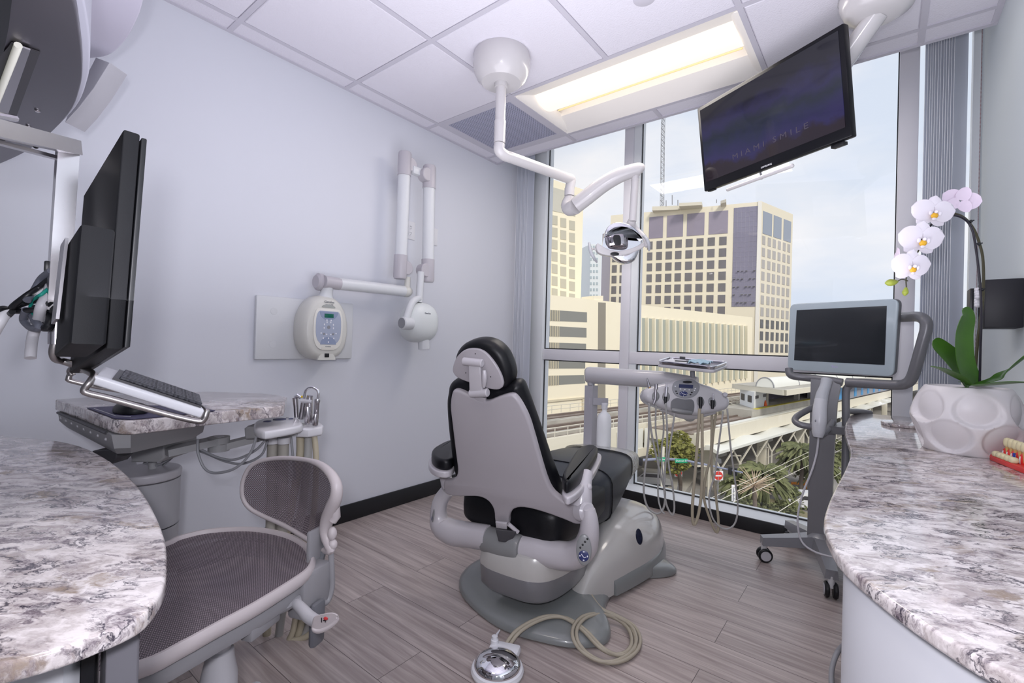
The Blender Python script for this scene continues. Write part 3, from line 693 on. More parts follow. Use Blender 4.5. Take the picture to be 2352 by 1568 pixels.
# recessed LED strip in the underside
part('light_slot', G().prism([W(x, y, z=1.649) for x, y in ((26, 96), (92, 118), (36, 270), (-60, 248), (-20, 150))], (0, 0, -1), .003), mat('slot_dark', '#2b292d', .4), t, flat=True)
part('slot_reflector', G().prism([W(x, y, z=1.645) for x, y in ((52, 106), (70, 112), (18, 262), (-8, 256))], (0, 0, -1), .003), M_STEEL, t, flat=True)
part('light_tube', G().tube([W(42, 104, z=1.64), W(-22, 270, z=1.64)], .0065, 12), mat('led_tube', '#c9c8c0', .15, emit='#d9d8c8', es=.25), t)
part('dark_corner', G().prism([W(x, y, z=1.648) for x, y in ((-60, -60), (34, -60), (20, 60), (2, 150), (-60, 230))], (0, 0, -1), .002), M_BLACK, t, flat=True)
for px, py in ((86, 254), (66, 290)):
    p = W(px, py, z=1.649); part('screw', G().lathe([(.006, .0), (.006, -.002), (.004, -.004)], p, 14), M_SATIN, t)

# ================================================================= steel post with monitor, keyboard bracket
t = thing('monitor_stand', 'polished square steel post and bracket carrying the left monitor and keyboard', 'monitor stand', W(150, 330, d=.86))
def sqbar(a, b, s=.014, up=None, s2=None):
    a, b = Vector(a), Vector(b); n = (b - a); B = basis(n, up); h = s2 or s
    return G().loft([[q + B @ Vector((x, y, 0)) for x, y in ((-s, -h), (s, -h), (s, h), (-s, h))] for q in (a, b)])
# plane of the post stands along x; use camera-independent axes
pa, pb = W(157, 322, d=.86), W(131, 712, d=.86)
part('post', sqbar(pa, pb, .0145, (0, 1, 0)), M_SATIN, t, flat=True)
part('top_bar', sqbar(W(170, 338, d=.86), W(-60, 282, d=.66), .0125, (0, 0, 1)), M_SATIN, t, flat=True)
part('top_bar_lower_flange', sqbar(W(140, 365, d=.88), W(-60, 312, d=.70), .009, (0, 0, 1), .003), M_STEEL, t, flat=True)
for px, py in ((82, 336), (5, 322)):
    part('bolt', G().ball(W(px, py, d=.82), .004), M_DARK, t)
part('cable_spring_clip', G().tube([W(-20, 262, d=.8), W(35, 272, d=.85)], .006, 8), M_SATIN, t)
part('rear_rail', sqbar(W(168, 560, d=.86), W(152, 700, d=.86), .004, (0, 1, 0)), M_SATIN, t, flat=True)
part('post_tube', G().tube([W(129, 740, d=.87), W(128, 790, d=.87)], .011, 16).tube([W(131, 700, d=.87), W(129, 745, d=.87)], .007, 12), M_SATIN, t)
pts = [W(128, 780, d=.87), W(122, 808, d=.87), W(128, 824, d=.88), W(145, 829, d=.90), W(185, 842, d=.91), W(197, 848, d=.89), W(215, 860, d=.88)]
part('bent_rod', G().tube(pts, .0068, 12, 4), mat('rod_steel', '#a39f9e', .34, 1), t)

# monitor: thin slab facing the room, its ribbed back to the desk; bottom leans a little
mt = thing('monitor', 'black flat computer monitor on a steel post seen from behind at the left', 'monitor', W(230, 600, y=-3.06))
A = W(283, 297, y=-3.062); Bq = W(242, 800, y=-3.072); Cc = W(192, 448, y=-3.062); Dd = W(150, 775, y=-3.072)
n_ = (Bq - A).cross(Cc - A).normalized();
if n_.y < 0: n_ = -n_
c3 = [A, Cc, Cc + (Bq - A), Bq]
part('back_shell', G().prism(c3, n_, .022, .003), mat('monitor_black', '#101115', .6, spec=.3, bump=(900, .25, .0006)), mt, angle=30)
part('bezel', G().prism([q + n_ * .024 + (q - (A + Dd) / 2).normalized() * -.004 for q in c3], n_, .008, .002), M_BLACK, mt, angle=30)
part('screen', G().prism([q + n_ * .0326 - (q - (A + Dd) / 2) * .06 for q in c3], n_, .0005), M_TVB, mt, flat=True)
a2, b2 = W(228, 522, y=-3.088), W(205, 790, y=-3.098)
u2 = (Cc - A).normalized()
part('rear_housing', G().prism([a2, a2 + u2 * .12, b2 + u2 * .12, b2], -n_, .022, .005, -.02), mat('monitor_black', '#1b1c21'), mt, angle=30)
part('mount_plate', G().prism([q - n_ * .024 for q in (a2 + u2 * .07, a2 + u2 * .11, b2 + u2 * .11 + Vector((0, 0, .05)), b2 + u2 * .07 + Vector((0, 0, .05)))], -n_, .004), M_STEEL, mt, flat=True)
part('power_plug', G().tube([W(118, 710, d=.85), W(165, 711, d=.86)], .0095, 10).tube([W(82, 708, d=.86), W(112, 708, d=.85)], .007, 10), M_BLACK, mt)
t = thing('cable_bundle', 'tangle of black and grey monitor cables hanging beside the steel post', 'cables', W(60, 700, d=.86))
M_CGR = mat('cable_grey', '#5e616c', .45)
for nm, mm, r_, P_ in (('black_cable', M_BLACK, .0055, [(118, 700), (90, 690), (60, 695), (28, 706), (60, 680), (90, 660), (116, 640)]),
                       ('black_cable', M_BLACK, .005, [(85, 710), (50, 714), (28, 714), (10, 708), (-6, 712), (-10, 722), (12, 728), (28, 716)]),
                       ('grey_cable', M_CGR, .006, [(118, 622), (95, 640), (78, 668), (62, 690)]),
                       ('grey_cable', M_CGR, .0065, [(60, 712), (55, 735), (72, 752), (90, 752), (80, 735), (72, 715)]),
                       ('green_cable', mat('cable_green', '#1f8f80', .4), .003, [(114, 660), (95, 676), (84, 683), (70, 704), (80, 725)]),
                       ('white_cable', M_LGREY, .0085, [(118, 655), (108, 680), (95, 705), (88, 735), (76, 770), (71, 805), (70, 822)]),
                       ('white_cable', M_WHITE, .009, [(22, 712), (8, 725), (-4, 745), (-20, 775)]),
                       ('black_cable', M_BLACK, .007, [(100, 715), (92, 735), (100, 752), (112, 748), (118, 722)])):
    part(nm, G().tube([W(x, y, d=.855 + .012 * math.sin(i * 1.7 + r_ * 900)) for i, (x, y) in enumerate(P_)], r_, 10, 5), mm, t)
part('cable_clip', G().box(W(112, 612, d=.86), (.012, .012, .02), .002), M_BLACK, t)

# keyboard basket of bent rod, keyboard in it
t = thing('keyboard_tray', 'bent steel rod cradle holding the keyboard above the cart worktop', 'keyboard tray', W(300, 910, d=.92))
K = lambda x, y, d: W(x, y, d=d)
KD = lambda x, o=0: (1.161 + o) / math.sqrt(1 + ((x - 1176) / FPX) ** 2)
rod = [K(x, y, KD(x, o)) for x, y, o in ((165, 862, .14), (162, 850, .14), (176, 846, .12), (214, 858, .02), (207, 876, 0), (194, 893, 0), (200, 902, 0), (250, 914, 0), (330, 936, 0), (400, 955, 0), (455, 967, 0), (468, 963, 0), (473, 950, 0), (472, 941, .01), (440, 925, .08), (396, 908, .15), (391, 914, .15))]
M_ROD = mat('rod_steel', '#a39f9e', .34, 1)
part('rod_frame', G().tube(rod, .0062, 10, 4), M_ROD, t)
part('rod_frame', G().tube([K(x, y, KD(x, .145)) for x, y in ((163, 855), (158, 868), (166, 875), (250, 893), (390, 915))], .005, 10, 4), M_ROD, t)
t = thing('keyboard', 'white computer keyboard with dark keys lying in the steel cradle', 'keyboard', K(320, 900, .92))
k0, k1 = K(206, 882, KD(206)), K(459, 961, KD(459))
# a shallow wedge: long axis from the post to the near end
du = (k1 - k0).normalized(); dvv = Vector((-.97, .24, .07)); dvv = (dvv - du * dvv.dot(du)).normalized(); nn = du.cross(dvv).normalized()
if nn.z < 0: nn = -nn
Lk = (k1 - k0).length; DW = .14
part('case', G().prism([k0 + du * .0, k0 + du * Lk, k0 + du * (Lk) + dvv * DW, k0 + dvv * DW], nn, .020, .006), mat('keyboard_white', '#c9cad0', .35), t, angle=40)
part('key_deck', G().prism([k0 + du * .025 + dvv * .004 + nn * .02, k0 + du * (Lk - .008) + dvv * .004 + nn * .02, k0 + du * (Lk - .008) + dvv * (DW - .006) + nn * .02, k0 + du * .025 + dvv * (DW - .006) + nn * .02], nn, .004), M_DARK, t, flat=True)
g = G(); Bk = Matrix((du, dvv, nn)).transposed()
for i in range(20):
    for j in range(6):
        g.box(k0 + du * (.035 + i * (Lk - .050) / 20 + .006) + dvv * (.014 + j * .0195) + nn * .027, (.0135, .016, .006), .0012, Bk, 1)
part('keys', g, mat('key_dark', '#34353d', .4), t)['kind'] = 'stuff'

# ================================================================= assistant's cart: stone top, grey pan, arm and column
CZ = .84
cor = [(.27, -2.975), (.55, -2.972), (.86, -2.955), (.905, -2.93), (.95, -2.86), (.93, -2.70), (.89, -2.52), (.86, -2.475), (.80, -2.44), (.70, -2.40), (.52, -2.42), (.36, -2.49), (.29, -2.56), (.265, -2.75)]
cor = [(W(128, 917, z=CZ).x, W(128, 917, z=CZ).y), (W(200, 941, z=CZ).x, W(200, 941, z=CZ).y)] + [(W(a, b, z=CZ).x, W(a, b, z=CZ).y) for a, b in ((258, 962), (280, 966), (310, 966), (400, 957), (480, 948), (560, 940), (640, 933), (652, 930), (655, 922), (660, 912), (640, 907), (600, 903), (540, 901), (480, 899))] + [(.262, -2.60), (.256, -2.80)]
t = thing('cart_worktop', 'stone topped assistant delivery cart with grey metal pan behind the left desk', 'cart', (.6, -2.75, 0))
part('top', edge_slab(cor, CZ, .036, .004), M_GRAN, t)
cc = Vector((.58, -2.74, 0))
def inset(o, f, fy=None): return [(cc.x + (x - cc.x) * f, cc.y + (y - cc.y) * (fy or f)) for x, y in o]
M_PAN = mat('cart_grey', '#9c9c9e', .45)
pan = [(.29, -2.955), (.86, -2.935), (.96, -2.80), (.80, -2.62), (.45, -2.58), (.29, -2.62)]
def P3(o, z): return [Vector((x, y, z)) for x, y in o]
pb_ = [(W(a, b, z=.80).x, W(a, b, z=.80).y) for a, b in ((133, 948), (256, 1000), (300, 1000), (470, 978), (440, 958), (160, 935))]
pc_ = [(W(a, b, z=.765).x, W(a, b, z=.765).y) for a, b in ((136, 966), (262, 1030), (300, 1028), (466, 992), (440, 975), (165, 955))]
cx_ = sum(x for x, y in pc_) / 6; cy_ = sum(y for x, y in pc_) / 6
pd_ = [(cx_ + (x - cx_) * .90, cy_ + (y - cy_) * .86) for x, y in pc_]
part('pan', G().loft([P3(pb_, .802), P3(pc_, .765), P3(pd_, .745)]), M_PAN, t, angle=30)
g = G()
for k in range(8):
    f_ = (k + .5) / 8.3; u_ = [Vector((*pb_[i], .80)) * .5 + Vector((*pc_[i], .765)) * .5 for i in (0, 1)]; g.ball(u_[0] + (u_[1] - u_[0]) * f_, .0045, n=10, m_=6)
part('rivets', g, M_LGREY, t)['kind'] = 'stuff'
part('hinge_strip', G().tube([Vector((*pb_[0], .801)), Vector((*pb_[0], .801)) * .08 + Vector((*pb_[1], .801)) * .92], .0045, 6), M_DARK, t)
colc = W(337, 1068, d=1.55)
part('swivel_block', G().prism([W(a, b, d=1.5) for a, b in ((297, 1031), (376, 1022), (377, 1052), (366, 1062), (300, 1062))], FW, .16, .006), M_PAN, t)
part('dark_bracket', G().prism([W(a, b, d=1.3) for a, b in ((210, 1036), (268, 1030), (268, 1052), (255, 1066), (215, 1046))], FW, .06, .004), M_DARK, t)
part('pivot_pin', G().cyl(W(350, 1060, d=1.56), W(350, 1086, d=1.56), .012), M_PAN, t)
cyl = Vector((colc.x, colc.y, 0))
zt = W(337, 1088, d=1.55).z
g = G().lathe([(.091, .02), (.0915, zt - .012 - .17), (.093, zt - .17)], cyl, 48).lathe([(.093, zt - .166), (.094, zt - .016)], cyl, 48)
part('column', g, mat('column_grey', '#a7a6ab', .4), t)
part('column_seam', G().lathe([(.0905, zt - .171), (.0905, zt - .165)], cyl, 48), M_BLACK, t)
L0 = [(cyl.x + .097 * math.cos(a), cyl.y + .097 * math.sin(a)) for a in [R(-60 + k * 15) for k in range(17)]]
L0 += [(cyl.x - .22, cyl.y + .02), (cyl.x - .25, cyl.y - .10)]
part('column_cap', G().prism([Vector((x, y, zt - .014)) for x, y in L0], (0, 0, 1), .03, .008), mat('cap_grey', '#b3b0b6', .35), t)
# link arm under the top
a_, b_, c_ = W(380, 1038, d=1.5), W(503, 1010, d=1.62), W(610, 1000, d=1.70)
part('link_arm', sqbar(a_, b_, .030, (0, 0, 1), .011).cyl(b_ - Vector((0, 0, .011)), b_ + Vector((0, 0, .011)), .033, n=28), M_PAN, t)
part('link_arm', sqbar(b_ - Vector((0, 0, .026)), c_, .024, (0, 0, 1), .011).cyl(b_ - Vector((0, 0, .037)), b_ - Vector((0, 0, .012)), .033, n=28), M_PAN, t)
part('pivot_cap', G().cyl(b_ + Vector((0, 0, .010)), b_ + Vector((0, 0, .0125)), .016), M_LGREY, t)

# mouse mat and mouse on the stone top
mm = [W(a, b, z=CZ + .001) for a, b in ((200, 938), (262, 962), (300, 964), (400, 955), (494, 944), (440, 934), (300, 932))]
tag(part('mouse_mat', G().prism(mm, (0, 0, 1), .003, .0008), mat('mat_navy', '#3e3b56', .6), loc=mm[0]), 'dark navy mouse mat with pale border on the cart stone top', 'mouse mat')
ed = [W(a, b, z=CZ + .0042) for a, b in ((216, 938), (266, 955), (300, 957))]
mo = tag(part('computer_mouse', G().ball(W(300, 941, z=CZ + .012), (.034, .055, .022), Matrix.Rotation(R(100), 3, 'Z'), e=.85, zc=(-.35, 1)), M_BLACK, loc=W(300, 941, z=CZ + .004)), 'black computer mouse on the navy mat under the keyboard', 'mouse')
part('border_line', G().tube(ed, .0012, 6), M_LGREY, bpy.data.objects['mouse_mat'])

# instrument holder on the arm
t = thing('assistant_instrument_holder', 'white assistant control pad and suction instrument holder on the cart arm', 'instrument holder', W(640, 985, d=1.7))
M_HW = mat('holder_white', '#cccbcf', .3, coat=.3)
def S(px, py, d=1.68): return W(px, py, d=d)
ax_l = (W(692, 985, d=1.62) - W(585, 990, d=1.62)).normalized()
q = [W(a, b, z=.772) for a, b in ((584, 984), (600, 991), (620, 991), (690, 978), (692, 968), (680, 960), (640, 957), (600, 963), (585, 970))]
part('control_pad', G().prism(spline([Vector((p.x, p.y, .748)) for p in q], 3, closed=True), (0, 0, 1), .026, .008), M_HW, t)
for px, py, rx, c_ in ((614, 967, .013, M_NAVY), (642, 962.5, .022, M_NAVY), (668, 961.5, .008, M_NAVY), (660, 959, .005, M_GREY)):
    p = W(px, py, z=.7745); part('button', G().lathe([(rx, 0), (rx * .95, .0012), (.001, .0014)], p, 24), c_, t)
part('arm_box', G().prism([W(a, b, d=1.60) for a, b in ((560, 984), (568, 978), (676, 982), (678, 1002), (562, 1009))], FW, .10, .006), M_PAN, t)
blk = [S(680, 984, 1.62), S(708, 992, 1.62), S(740, 990, 1.66), S(743, 985, 1.7), S(735, 978, 1.75), S(700, 976, 1.75), S(682, 979, 1.7)]
part('holder_block', G().prism([Vector((p.x, p.y, .722)) for p in blk], (0, 0, 1), .033, .008), M_HW, t)
def tool(name, pts, r_, m_, d=1.68, n=12, sm=0): part(name, G().tube([S(x, y, d) for x, y in pts], r_, n, sm), m_, t)
tool('syringe_body', [(678, 913), (680, 935), (681, 958)], [.010, .0085, .0085], M_STEEL, 1.72)
tool('syringe_head', [(677, 912), (684, 908), (692, 913)], [.006, .009, .006], M_CHROME, 1.70)
tool('syringe_body', [(697, 925), (691, 962)], .009, M_STEEL, 1.71)
tool('suction_valve', [(712, 908), (711, 913), (711, 918), (710, 970)], [.011, .011, .012, .011], M_SATIN, 1.70)
tool('suction_valve', [(729, 916), (729, 920), (728, 926), (725, 976)], [.009, .0105, .0085, .0085], M_SATIN, 1.67)
tool('suction_tip', [(730, 916), (731, 900), (722, 891), (712, 890), (702, 897), (698, 915)], .0045, M_CHROME, 1.67, 12, 5)
tool('lever', [(706, 934), (708, 960), (706, 973)], [.010, .014, .009], M_SATIN, 1.65)
tool('lever', [(725, 951), (723, 966), (722, 976)], [.006, .011, .008], M_SATIN, 1.64)
tool('crossbar', [(692, 920), (716, 922)], .006, M_LGREY, 1.66)
part('yellow_ring', G().tube([S(692, 911, 1.68), S(695, 911, 1.68)], .004, 12), mat('yellow_plastic', '#d8b81e', .4), t)
M_HOSE = mat('beige_hose', '#b1a893', .45); M_HOSE2 = mat('grey_hose', '#a9a8a6', .45)
for k, (x0, x1, w_, mm_, d) in enumerate(((690, 688, .014, M_HOSE, 1.68), (709, 706, .014, M_HOSE2, 1.68), (722, 726, .010, M_HOSE, 1.66))):
    tool('hose', [(x0, 1000), (x1, 1060), (x1 - 22 + 8 * k, 1180), (x1 - 50 + 8 * k, 1330), (x1 - 75 + 12 * k, 1440), (x1 - 60, 1510 - 20 * k), (x1 - 20, 1500 - 20 * k), (x1 + 6, 1420), (x1 - 6 * k, 1330), (x1 - 25, 1230)], w_, mm_, d, 14, 6)
for x0 in (627, 652):
    tool('hose_connector', [(x0, 1004), (x0, 1018)], .021, M_HW, 1.64, 20)
    tool('large_hose', [(x0, 1016), (x0 - 2, 1060), (x0 - 4, 1200), (x0 - 6, 1300)], .018, mat('connector_beige', '#a5a199', .45), 1.66, 20, 5)
for P_, mm_, d in ((([(454, 1008), (455, 1040), (470, 1075), (495, 1086), (540, 1075), (575, 1040), (592, 990)]), M_GREY, 1.5), ([(330, 1063), (360, 1068), (385, 1055), (420, 1030), (455, 1030), (500, 1050), (540, 1055), (585, 1035), (610, 1010)], M_GREY, 1.56),
                   ([(365, 1078), (390, 1055), (425, 1028), (470, 1040), (520, 1060), (560, 1064), (600, 1045), (614, 1012)], M_GREY, 1.6)):
    part('tubing', G().tube([W(x, y, d=d) for x, y in P_], .0042, 8, 6), mm_, t)
tool('tubing', [(668, 1000), (672, 1040), (678, 1100)], .0045, M_GREY, 1.66, 8)

# ================================================================= mesh stool
def meshmat(name, c1, c2, sc, thr, sc2=None):
    M = bpy.data.materials.new(name); M.use_nodes = True; MATS[name] = M; t = M.node_tree; b = t.nodes['Principled BSDF']; L = t.links.new
    uv = t.nodes.new('ShaderNodeUVMap'); sp = t.nodes.new('ShaderNodeSeparateXYZ'); L(uv.outputs[0], sp.inputs[0])
    def sn(out, s, ph=0):
        m1 = t.nodes.new('ShaderNodeMath'); m1.operation = 'MULTIPLY'; L(out, m1.inputs[0]); m1.inputs[1].default_value = s
        m2 = t.nodes.new('ShaderNodeMath'); m2.operation = 'SINE'; L(m1.outputs[0], m2.inputs[0]); return m2.outputs[0]
    a = sn(sp.outputs[0], sc); c = sn(sp.outputs[1], sc2 or sc)
    mx = t.nodes.new('ShaderNodeMath'); mx.operation = 'MAXIMUM'; L(a, mx.inputs[0]); L(c, mx.inputs[1])
    r = t.nodes.new('ShaderNodeMapRange'); r.inputs[1].default_value = thr - .15; r.inputs[2].default_value = thr + .15; L(mx.outputs[0], r.inputs[0])
    L(r.outputs[0], b.inputs['Alpha'])
    mu = t.nodes.new('ShaderNodeMath'); mu.operation = 'MULTIPLY'; L(a, mu.inputs[0]); L(c, mu.inputs[1])
    r2 = t.nodes.new('ShaderNodeMapRange'); r2.inputs[1].default_value = -.4; r2.inputs[2].default_value = .8; L(mu.outputs[0], r2.inputs[0])
    q = t.nodes.new('ShaderNodeMixRGB'); q.inputs[1].default_value = lin(c1); q.inputs[2].default_value = lin(c2); L(r2.outputs[0], q.inputs[0]); L(q.outputs[0], b.inputs['Base Color']); b.inputs['Roughness'].default_value = .6
    return M
M_MESH = meshmat('stool_mesh', '#352f35', '#aa9da4', 1150, -.55)
M_STF = mat('stool_frame', '#b9b1b3', .4)
M_STG = mat('stool_grey', '#8b8a8e', .45)
t = thing('mesh_stool', 'rolling stool with dark woven mesh seat and low mesh back beside the desk', 'stool', (1.15, -2.8, 0))
def uvpatch(o, uax, vax):
    me = o.data; uvl = me.uv_layers.new(name='UVMap'); org = ORG[o.name]
    for lp in me.loops:
        v = me.vertices[lp.vertex_index].co; uvl.data[lp.index].uv = (v.dot(uax), v.dot(vax))
SZ = .485
so_ = [W(a, b, z=SZ) for a, b in ((318, 1530), (420, 1482), (500, 1438), (580, 1395), (650, 1352), (700, 1318), (716, 1296), (714, 1275), (698, 1252), (660, 1232), (600, 1219), (540, 1217), (470, 1223), (410, 1238), (380, 1252))]
so_ += [Vector((.92, -2.93, SZ)), Vector((1.0, -3.06, SZ)), Vector((1.2, -3.13, SZ)), Vector((1.38, -3.10, SZ))]
so_ = spline(so_, 4, closed=True)
c_ = sum(so_, Vector()) / len(so_)
loops = []
for k in range(7):
    f_ = 1 - k / 6 * .999
    loops.append([c_ + (p - c_) * f_ - Vector((0, 0, .012 * math.sin(PI / 2 * k / 6))) for p in so_])
g = G().loft(loops, cap=False)
o = part('seat_mesh', g, M_MESH, t); dv_ = Vector((.36, -.93, 0)); uvpatch(o, dv_, Vector((.93, .36, 0)))
part('seat_rim', G().tube([p - Vector((0, 0, .006)) for p in so_], .0095, 10, closed=True, flat=1.7), M_STF, t)
inr = [c_ + (p - c_) * .9 - Vector((0, 0, .045)) for p in so_]
part('seat_frame', G().tube(inr, .016, 8, closed=True, flat=1.4), M_STG, t)
part('tilt_mechanism', G().box(c_ + Vector((.02, .02, -.075)), (.20, .30, .05), .012, Matrix.Rotation(R(20), 3, 'Z')), M_STG, t)
hb = W(715, 1345, d=1.17)
part('rear_bracket', G().box(W(712, 1350, d=1.20), (.05, .10, .11), .008, Matrix.Rotation(R(20), 3, 'Z')).box(W(722, 1275, d=1.24), (.012, .05, .14), .004, Matrix.Rotation(R(20), 3, 'Z')), M_STG, t)
part('side_rail', G().tube([W(520, 1465, d=1.0), W(600, 1420, d=1.08), W(690, 1375, d=1.14)], .011, 8), M_STG, t)
part('spring_box', G().box(W(600, 1432, d=1.06), (.09, .03, .03), .005, Matrix.Rotation(R(-65), 3, 'Z')), M_STG, t)
lv = [W(680, 1385, d=1.13), W(695, 1400, d=1.10), W(712, 1418, d=1.07), W(735, 1430, d=1.04)]
part('lever_stem', G().tube(lv, [.012, .013, .014, .012], 14, 4), M_LGREY, t)
po = spline([W(a, b, d=1.03) for a, b in ((722, 1425), (735, 1418), (765, 1413), (779, 1420), (775, 1432), (755, 1448), (733, 1457), (718, 1453), (718, 1440))], 3, closed=True)
pdl = part('lever_paddle', G().prism(po, UP + FW * -.4, .012, .004), M_STF, t)
part('paddle_mark', G().text('14', Matrix.Translation(W(742, 1424, d=1.015)) @ Matrix((RT, UP, -FW)).transposed().to_4x4(), .014, .001), M_BLACK, pdl, flat=True)
part('paddle_red_mark', G().ball(W(748, 1420, d=1.014), (.005, .004, .001), Matrix((RT, UP, -FW)).transposed(), n=12, m_=6), mat('red_ink', '#b8383c', .5), pdl)
cp = W(500, 1500, d=1.03); cp = Vector((1.30, -2.84, 0))
cp = Vector((W(505, 1500, d=1.06).x, W(505, 1500, d=1.06).y, 0))
part('gas_column', G().lathe([(.032, .09), (.036, .2), (.037, .3), (.030, .335), (.028, .355), (.022, .36), (.022, .42)], cp, 32), M_LGREY, t)
part('hub', G().lathe([(.05, .07), (.055, .085), (.045, .11), (.03, .12)], cp, 28), M_LGREY, t)
for k in range(5):
    a = R(68 + 72 * k); d_ = Vector((math.cos(a), math.sin(a), 0))
    part('base_leg', G().tube([cp + d_ * .03 + Vector((0, 0, .095)), cp + d_ * .16 + Vector((0, 0, .09)), cp + d_ * .27 + Vector((0, 0, .075))], [.024, .02, .018], 12, 4), M_LGREY, t)
    c = part('caster', G().cyl(cp + d_ * .27 + d_.cross(Vector((0, 0, 1))) * -.022 + Vector((0, 0, .026)), cp + d_ * .27 + d_.cross(Vector((0, 0, 1))) * .022 + Vector((0, 0, .026)), .026, bev=.005), M_DARK, t)
# backrest
def BK(px, py):
    f_ = (px - 553) / 217; return W(px, py, d=1.42 - .20 * f_ - .05 * math.sin(PI * min(max(f_, 0), 1)) * -1)
bo_ = [BK(a, b) for a, b in ((556, 1125), (560, 1098), (575, 1072), (600, 1058), (640, 1052), (690, 1054), (730, 1064), (757, 1085), (772, 1112), (772, 1140), (762, 1165), (752, 1190), (748, 1215), (752, 1240), (760, 1262), (748, 1264), (725, 1250), (690, 1228), (650, 1205), (605, 1185), (575, 1168), (560, 1148))]
bo_ = spline(bo_, 4, closed=True); c_ = BK(665, 1145)
bn = (BK(560, 1100) - BK(770, 1120)).cross(Vector((0, 0, 1))).normalized()
if bn.y < 0: bn = -bn
loops = [[c_ + (p - c_) * (1 - k / 7 * .999) + bn * (.03 * math.sin(PI / 2 * k / 7)) for p in bo_] for k in range(8)]
o = part('back_mesh', G().loft(loops, cap=False), M_MESH, t); uvpatch(o, (BK(770, 1120) - BK(560, 1120)).normalized(), Vector((0, 0, 1)))
nb = len(bo_); rr = []
for i, p in enumerate(bo_):
    f_ = i / nb; rr.append(.0075 + .010 * max(0, math.sin(PI * (f_ - .25) / .45)) if .25 < f_ < .70 else .0065)
part('back_frame', G().tube(bo_, rr, 10, closed=True), M_STF, t)
part('back_clip', G().tube([W(770, 1165, d=1.235), W(772, 1185, d=1.24), W(764, 1195, d=1.24)], .012, 10).ball(W(763, 1225, d=1.24), (.012, .012, .018)).ball(W(764, 1250, d=1.24), (.013, .012, .014)), M_STF, t)
part('back_rod', G().tube([W(760, 1262, d=1.24), W(762, 1310, d=1.24), W(762, 1350, d=1.24), W(752, 1380, d=1.23), W(735, 1388, d=1.2)], .0075, 10, 5), M_STG, t)
part('back_post', G().tube([W(745, 1250, d=1.27), W(730, 1310, d=1.25)], .010, 8), mat('stool_dark_grey', '#63646a', .45), t)
part('side_plate', G().box(W(728, 1430, d=1.18), (.02, .045, .11), .01, Matrix.Rotation(R(20), 3, 'Z')), mat('stool_dark_grey', '#63646a', .45), t)
# ================================================================= dental chair
M_CW = mat('chair_shell', '#aaa5aa', .38, coat=.15)
M_CB = mat('chair_bracket', '#bdb9be', .28, coat=.35)
M_UP = mat('black_upholstery', '#0b0c11', .42, spec=.4, bump=(260, .15, .0012))
M_NV = mat('blue_black_upholstery', '#242830', .42, bump=(260, .15, .0012))
M_CG = mat('chair_grey', '#828384', .35, coat=.3)
M_CBASE = mat('chair_base_grey', '#7d8080', .3, coat=.4)
M_CCOV = mat('chair_cover', '#b5b3b0', .22, coat=.5)
lat = Vector((.977, .213, 0)); fwd = Vector((-.213, .977, 0)); HC0 = Vector((1.29, -1.80, .4))
t = thing('dental_chair', 'dental treatment chair with black upholstery and grey shell back, seen from behind', 'dental chair', (1.33, -1.5, 0))
Bt = ONP(1112, 905, HC0, lat); Bb = ONP(1150, 1180, HC0, lat)
bu = (Bt - Bb).normalized(); bn = lat.cross(bu).normalized()
if bn.y > 0: bn = -bn                       # towards the viewer, out of the back
def BP(px, py, off=0): return ONP(px, py, Bb + bn * off, bn)
sh = [(1038, 901), (1046, 896), (1060, 900), (1078, 909), (1096, 918), (1117, 922), (1140, 914), (1158, 908), (1172, 906), (1183, 911), (1197, 931), (1212, 962), (1224, 1000), (1237, 1046), (1252, 1096), (1266, 1127), (1285, 1145), (1304, 1157), (1330, 1152), (1345, 1156), (1348, 1180), (1340, 1202), (1322, 1205), (1297, 1195), (1247, 1177), (1205, 1167), (1180, 1170), (1169, 1186), (1168, 1205), (1160, 1214), (1145, 1210), (1136, 1198), (1133, 1172), (1121, 1152), (1100, 1142), (1072, 1141), (1045, 1141), (1026, 1136), (1018, 1122), (1019, 1106), (1032, 1104), (1045, 1098), (1050, 1080), (1046, 1046), (1037, 970), (1033, 931)]
sh3 = spline([BP(*p) for p in sh], 3, closed=True)
g = G().prism(sh3, -bn, .03, .010, 0, 4)
# bulge the middle of the shell outwards
cx3 = BP(1125, 1040)
o = part('back_shell', g, M_CW, t, angle=60)
cu = [(1023, 905), (1027, 887), (1043, 876), (1075, 880), (1110, 888), (1140, 889), (1174, 881), (1190, 888), (1199, 908), (1216, 955), (1233, 1003), (1256, 1071), (1275, 1120), (1282, 1145), (1262, 1150), (1200, 1150), (1100, 1140), (1052, 1120), (1038, 1090), (1030, 1040), (1023, 980), (1020, 930)]
cu3 = spline([BP(*p, off=-.022) for p in cu], 4, closed=True)
part('back_cushion', G().prism(cu3, -bn, .085, .034, 0, 6), M_UP, t, angle=60)
# headrest
hn = (bn + Vector((0, 0, .05))).normalized(); HO = ONP(1110, 840, HC0, lat)
def HP(px, py, off=0): return ONP(px, py, HO + hn * off, hn)
hp = [(1043, 838), (1047, 812), (1062, 792), (1085, 782), (1110, 781), (1135, 790), (1157, 812), (1171, 845), (1174, 872), (1163, 892), (1140, 893), (1110, 886), (1075, 874), (1052, 860)]
part('headrest_pad', G().prism(spline([HP(*p, off=-.01) for p in hp], 5, closed=True), -hn, .075, .03, -.012, 6), M_UP, t, angle=60)
hq = [(1043, 845), (1050, 822), (1064, 806), (1080, 799), (1103, 800), (1122, 811), (1142, 836), (1155, 862), (1158, 882), (1148, 892), (1125, 890), (1092, 880), (1060, 868), (1047, 858)]
hb_ = part('headrest_backplate', G().prism(spline([HP(*p) for p in hq], 4, closed=True), hn, .012, .005, -.004), M_CW, t, angle=60)
